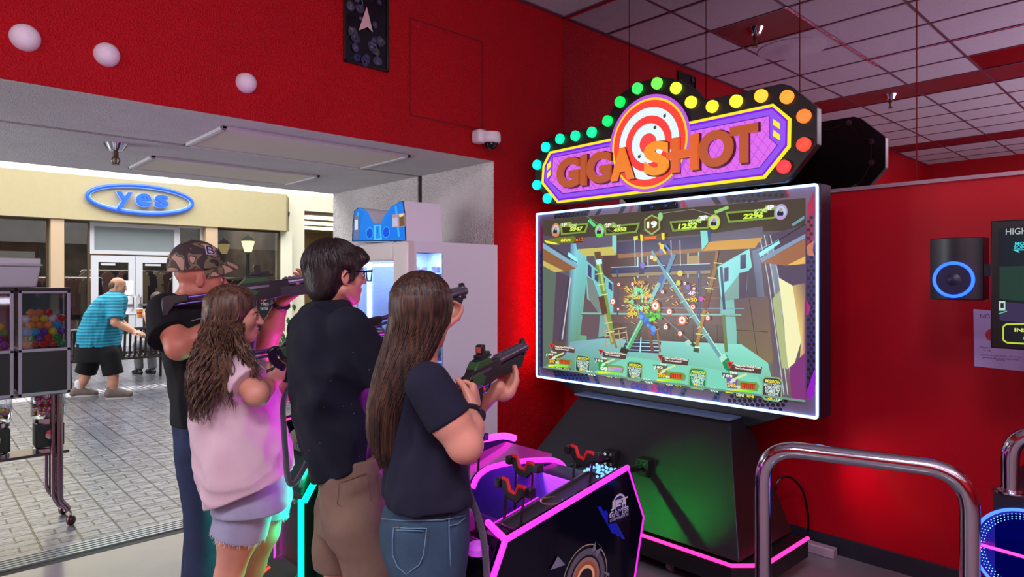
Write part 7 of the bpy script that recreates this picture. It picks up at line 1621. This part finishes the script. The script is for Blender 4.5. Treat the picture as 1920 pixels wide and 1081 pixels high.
    for i in range(M_):
        for j in range(N+1):
            a_ = -math.pi*.42+math.pi*.84*j/N; u_ = i/(M_-1); R0x, R0y = .100, .090; x_ = math.cos(a_)*(R0x+.088*u_*max(0, math.cos(a_*1.02))**.5); y_ = math.sin(a_)*R0y*(1-.12*u_); z_ = .026-.048*u_-.052*(y_/.09)**2*(.55+.45*u_); top.append(cc+cf*x_+cl_*y_+cu*z_)
    n_ = len(top); vs = top+[p-cu*.004 for p in top]; fs = []
    for i in range(M_-1):
        for j in range(N):
            a_ = i*(N+1)+j; q = (a_, a_+1, a_+N+2, a_+N+1); fs.append(q); fs.append(tuple(x_+n_ for x_ in q[::-1]))
    for j in range(N): a_ = (M_-1)*(N+1)+j; fs.append((a_, a_+1, a_+1+n_, a_+n_))
    mb.add(vs, fs); mb.build('brim', m, c, fixn=False); MB().ball(tuple(cc+cu*.117), .008, 10).build('button', m, c)
    # monogram on the side of the crown that faces the viewer
    nn = unit(cf*.52-cl_*.62+cu*.50); k_ = 1/math.sqrt((nn@cf/.119)**2+(nn@cl_/.101)**2+(nn@cu/.116)**2); pp = cc+nn*(k_+.004); nn = unit(cf*.52/.119**2*.0119-cl_*.62/.101**2*.0119+cu*.50/.116**2*.0119); uu = unit(np.cross(cu, nn)); vv = np.cross(nn, uu); uu, vv = unit(uu*.95-vv*.22), unit(vv*.95+uu*.22)
    mb = MB(); put_text(mb, 'B', Vector(pp-uu*.020-vv*.024), Vector(uu), Vector(vv), width=.040, height=.048, bold=.05, depth=.004, out=Vector(nn)); mb.build('monogram_edge', mat('monogram_white', (220, 210, 226), .7), c, smooth=False)
    mb = MB(); put_text(mb, 'B', Vector(pp-uu*.0175-vv*.0215+nn*.003), Vector(uu), Vector(vv), width=.035, height=.043, bold=.0, depth=.003, out=Vector(nn)); mb.build('monogram', mat('monogram_navy', (50, 30, 70), .7), c, smooth=False)
    ax_ = unit(WL-EL); u_ = unit(np.cross(ax_, UPV)); w_ = np.cross(ax_, u_); MB().tube([WL-ax_*.012+(u_*math.cos(a_)+w_*math.sin(a_))*.036 for a_ in [i*math.pi/12 for i in range(24)]], .009, 8, closed=True).build('wristband', mat('band_dark', (24, 34, 40), .4), t)
capman()

# ================================================================ old man walking in the hall
def oldman():
    h = -22; f, l = frame(h); d0 = 9.1; t = thing('person', 'balding older man in turquoise striped polo and black shorts walking through the hall', 'person', (D(185, 750, d0)[0], D(185, 750, d0)[1], 0))
    hf, hl_ = frame(-30); hf = unit(hf-UPV*.25); C = D(222, 536, 9.15); S = D(216, 566, 8.95); E = D(216, 604, 8.85); W = D(251, 622, 8.95); SL = D(214, 566, 9.35); EL = D(226, 604, 9.45); WL = D(256, 624, 9.4)
    v = Vol(.010); head(v, C, hf, 1.0); nb = D(212, 556, 9.15); v.cap(C-UPV*.05-hf*.04, nb, .06, .07, .03)
    v.loft(lv([(562, 190, 230, d0), (600, 170, 218, d0), (640, 160, 212, d0), (665, 158, 215, d0)], h), h, k=.05); v.cap(nb, S, .07, .07, .04).cap(nb, SL, .07, .07, .04)
    limb(v, [(S, .07), (E, .052), (W, .035)]); limb(v, [(SL, .065), (EL, .05), (WL, .034)]); hand(v, W, RT*.9+UPV*-.1, -UPV+FWD*.3, -FWD, (35, 45, 30)); hand(v, WL, RT*.9, -UPV, -FWD, (35, 45, 30))
    lg = [(D(172, 665, 9.2), D(161, 703, 9.2), D(148, 731, 9.15)), (D(205, 665, 8.95), D(212, 706, 8.95), D(213, 732, 8.98))]
    for hp, kn, an in lg: limb(v, [(hp, .10), (kn, .064), (kn*.6+an*.4, .062), (an, .042)]); v.cap(an, an+f*.12-UPV*.04, .04, .035, .02)
    face_bits(t, C, hf, 1.0, (90, 80, 74)); soft(v, 'body', skin('skin_tan', (206, 150, 120)), t)
    m = mat('turquoise_polo', (20, 140, 170), .8, bump=.2, bscale=300, var=.05)
    nt = m.node_tree; b = nt.nodes['Principled BSDF']; tc = nt.nodes.new('ShaderNodeTexCoord'); wv = nt.nodes.new('ShaderNodeTexWave'); wv.bands_direction = 'Z'; wv.inputs['Scale'].default_value = 7.5; wv.inputs['Distortion'].default_value = 1.0; wv.inputs['Detail'].default_value = 1
    cr = nt.nodes.new('ShaderNodeValToRGB'); cr.color_ramp.elements[0].position = .35; cr.color_ramp.elements[0].color = lin((14, 112, 142)); cr.color_ramp.elements[1].position = .6; cr.color_ramp.elements[1].color = lin((40, 160, 186)); nt.links.new(tc.outputs['Object'], wv.inputs[0]); nt.links.new(wv.outputs['Fac'], cr.inputs[0]); nt.links.new(cr.outputs[0], b.inputs['Base Color'])
    v = Vol(.011); v.loft(lv([(545, 208, 226, 9.15, .9), (553, 192, 234, d0), (565, 178, 236, d0), (585, 165, 232, d0), (605, 157, 226, d0), (625, 151, 224, d0), (648, 148, 222, d0)], h, .8), h, wr=.012, seed=4, k=.04)
    ad = unit(E-S); v.cap(S, S+ad*.4, .095, .105, .04, cut=[(A3(S+ad*.25), ad)]); ad = unit(EL-SL); v.cap(SL, SL+ad*.4, .09, .1, .04, cut=[(A3(SL+ad*.25), ad)]); soft(v, 'polo_shirt', m, t)
    v = Vol(.011); v.loft(lv([(640, 149, 220, d0), (660, 146, 224, d0), (675, 146, 226, d0)], h, .8), h, k=.05)
    for (hp, kn, an), r_ in zip(lg, (.135, .125)): v.cap(hp, kn+UPV*.05, r_, r_, .05, cut=[(A3(kn+UPV*.03), unit(kn-hp))])
    soft(v, 'shorts', cloth('black_shorts', (18, 18, 22)), t)
    for hp, kn, an in lg:
        v = Vol(.009); v.cap(an-UPV*.0, an+UPV*.10, .050, .052, .02); soft(v, 'sock', mat('sock_white', (220, 216, 214), .8), t)
        g = A3(an); sz = g[2]-.10; v = Vol(.009); v.cap(g-f*.06-UPV*.045, g+f*.19-UPV*.055, .052, .047, .02).cap(g+UPV*.0-f*.03, g+f*.10-UPV*.035, .060, .050, .03); v.plane((0, 0, .012), (0, 0, -1)); s_ = soft(v, 'shoe', mat('shoe_taupe', (112, 98, 92), .7), t)
        MB().prism([tuple(np.array([g[0], g[1], 0])+f*(.07+.165*math.cos(a_))+l*.055*math.sin(a_)) for a_ in [i*math.pi/10 for i in range(20)]], (0, 0, .022)).build('sole', mat('sole_pale', (190, 186, 184), .6), s_)
    v = Vol(.009); v.ell(C-hf*.045+UPV*.010, (.076, .084, .072), (hf, hl_, UPV), .02); v.ell(C+hf*.055+UPV*.03, (.095, .12, .12), (hf, hl_, UPV), .01, 's'); v.ell(C+UPV*.11-hf*.02, (.09, .07, .055), (hf, hl_, UPV), .01, 's'); soft(v, 'hair', hair_mat('hair_oldbrown', (70, 48, 40), (120, 92, 78), band=(60, 60, 60)), t)
oldman()
# ================================================================ person on the bench with a drink
def sitter():
    X = D(296, 640, 10.9); bx_ = X[0]; by_ = 12.02; t = thing('person', 'person in grey trousers seated on the bench, mostly behind the capped man', 'person', (bx_, by_, 0))
    f, l = np.array([-.35, .94, 0]), np.array([-.94, -.35, 0]); f = unit(f); l = unit(l); pel = np.array([bx_, by_, .56]); C = pel+UPV*.74+f*.03
    S = {g: pel+UPV*.52+l*.19*g for g in (1, -1)}; cup = D(262, 588, 10.55); W = cup+RT*.06-UPV*.02+FWD*.02; E = D(282, 612, 10.6)
    v = Vol(.011); head(v, C, f); v.cap(C-UPV*.08, pel+UPV*.54, .055, .06, .03).cap(pel, pel+UPV*.45, .14, .15, .05).cap(S[1], S[-1], .06, .06, .04)
    limb(v, [(S[1], .06), (E, .045), (W, .03)]); hand(v, W, -RT*.8+UPV*.5, FWD*.2+UPV*-.2-RT*.2+FWD, UPV, (30, 50, 40)); e2 = S[-1]+f*.1-UPV*.28; limb(v, [(S[-1], .06), (e2, .045), (e2+f*.22, .03)]); hand(v, e2+f*.22, f, -UPV, l, (20, 30, 20))
    lg = []
    for g, kx in ((1, D(258, 668, 11.4)), (-1, D(283, 668, 11.5))):
        hp = pel+l*.1*g-UPV*.02; kn = np.array([kx[0], kx[1], .50]); an = np.array([kx[0], kx[1], .10])-f*.04; lg.append((hp, kn, an)); limb(v, [(hp, .08), (kn, .06), (an, .04)])
    face_bits(t, C, f); soft(v, 'body', skin('skin_light', (228, 176, 150)), t)
    v = Vol(.012); v.cap(pel, pel+UPV*.42, .165, .175, .05).cap(S[1], S[-1], .08, .08, .05); v.plane(pel-UPV*.05, -UPV); soft(v, 'shirt', cloth('brown_shirt', (80, 60, 60)), t)
    v = Vol(.012)
    for hp, kn, an in lg: limb(v, [(hp, .10), (kn, .075), (an+UPV*.02, .070)], .03)
    v.plane((0, 0, .09), (0, 0, -1)); soft(v, 'trousers', cloth('grey_trousers', (112, 112, 116)), t)
    for hp, kn, an in lg: v = Vol(.010); shoe(v, np.array([an[0], an[1], 0]), unit(-RT*.8+FWD*.5), 1.05); soft(v, 'shoe', mat('shoe_black', (16, 14, 14), .4), t)
    v = Vol(.010); v.ell(C+UPV*.04-f*.02, (.11, .09, .095), (f, l, UPV), .02); v.ell(C+f*.09-UPV*.05, (.07, .08, .09), (f, l, UPV), .01, 's'); soft(v, 'hair', hair_mat('hair_sitter', (50, 36, 30), (84, 62, 50), band=(60, 60, 60)), t)
    c = Vector(cup); o = thing('drink_cup', 'orange iced drink in clear cup held above the bench back', 'cup', cup)
    MB().lathe([(.030, -.07), (.044, .07), (.047, .072), (.040, .072), (.001, .072)], c, n=20).build('cup', mat('iced_drink', (235, 150, 50), .2, var=.35, vscale=30), o); MB().lathe([(.048, .072), (.048, .082), (.03, .09), (.001, .09)], c, n=20).build('lid', mat('cup_lid', (240, 225, 200), .3), o)
    MB().lathe([(.0385, -.0), (.0405, .03)], c, n=20).build('cup_print', mat('cup_red', (200, 50, 40), .4), o)
sitter()
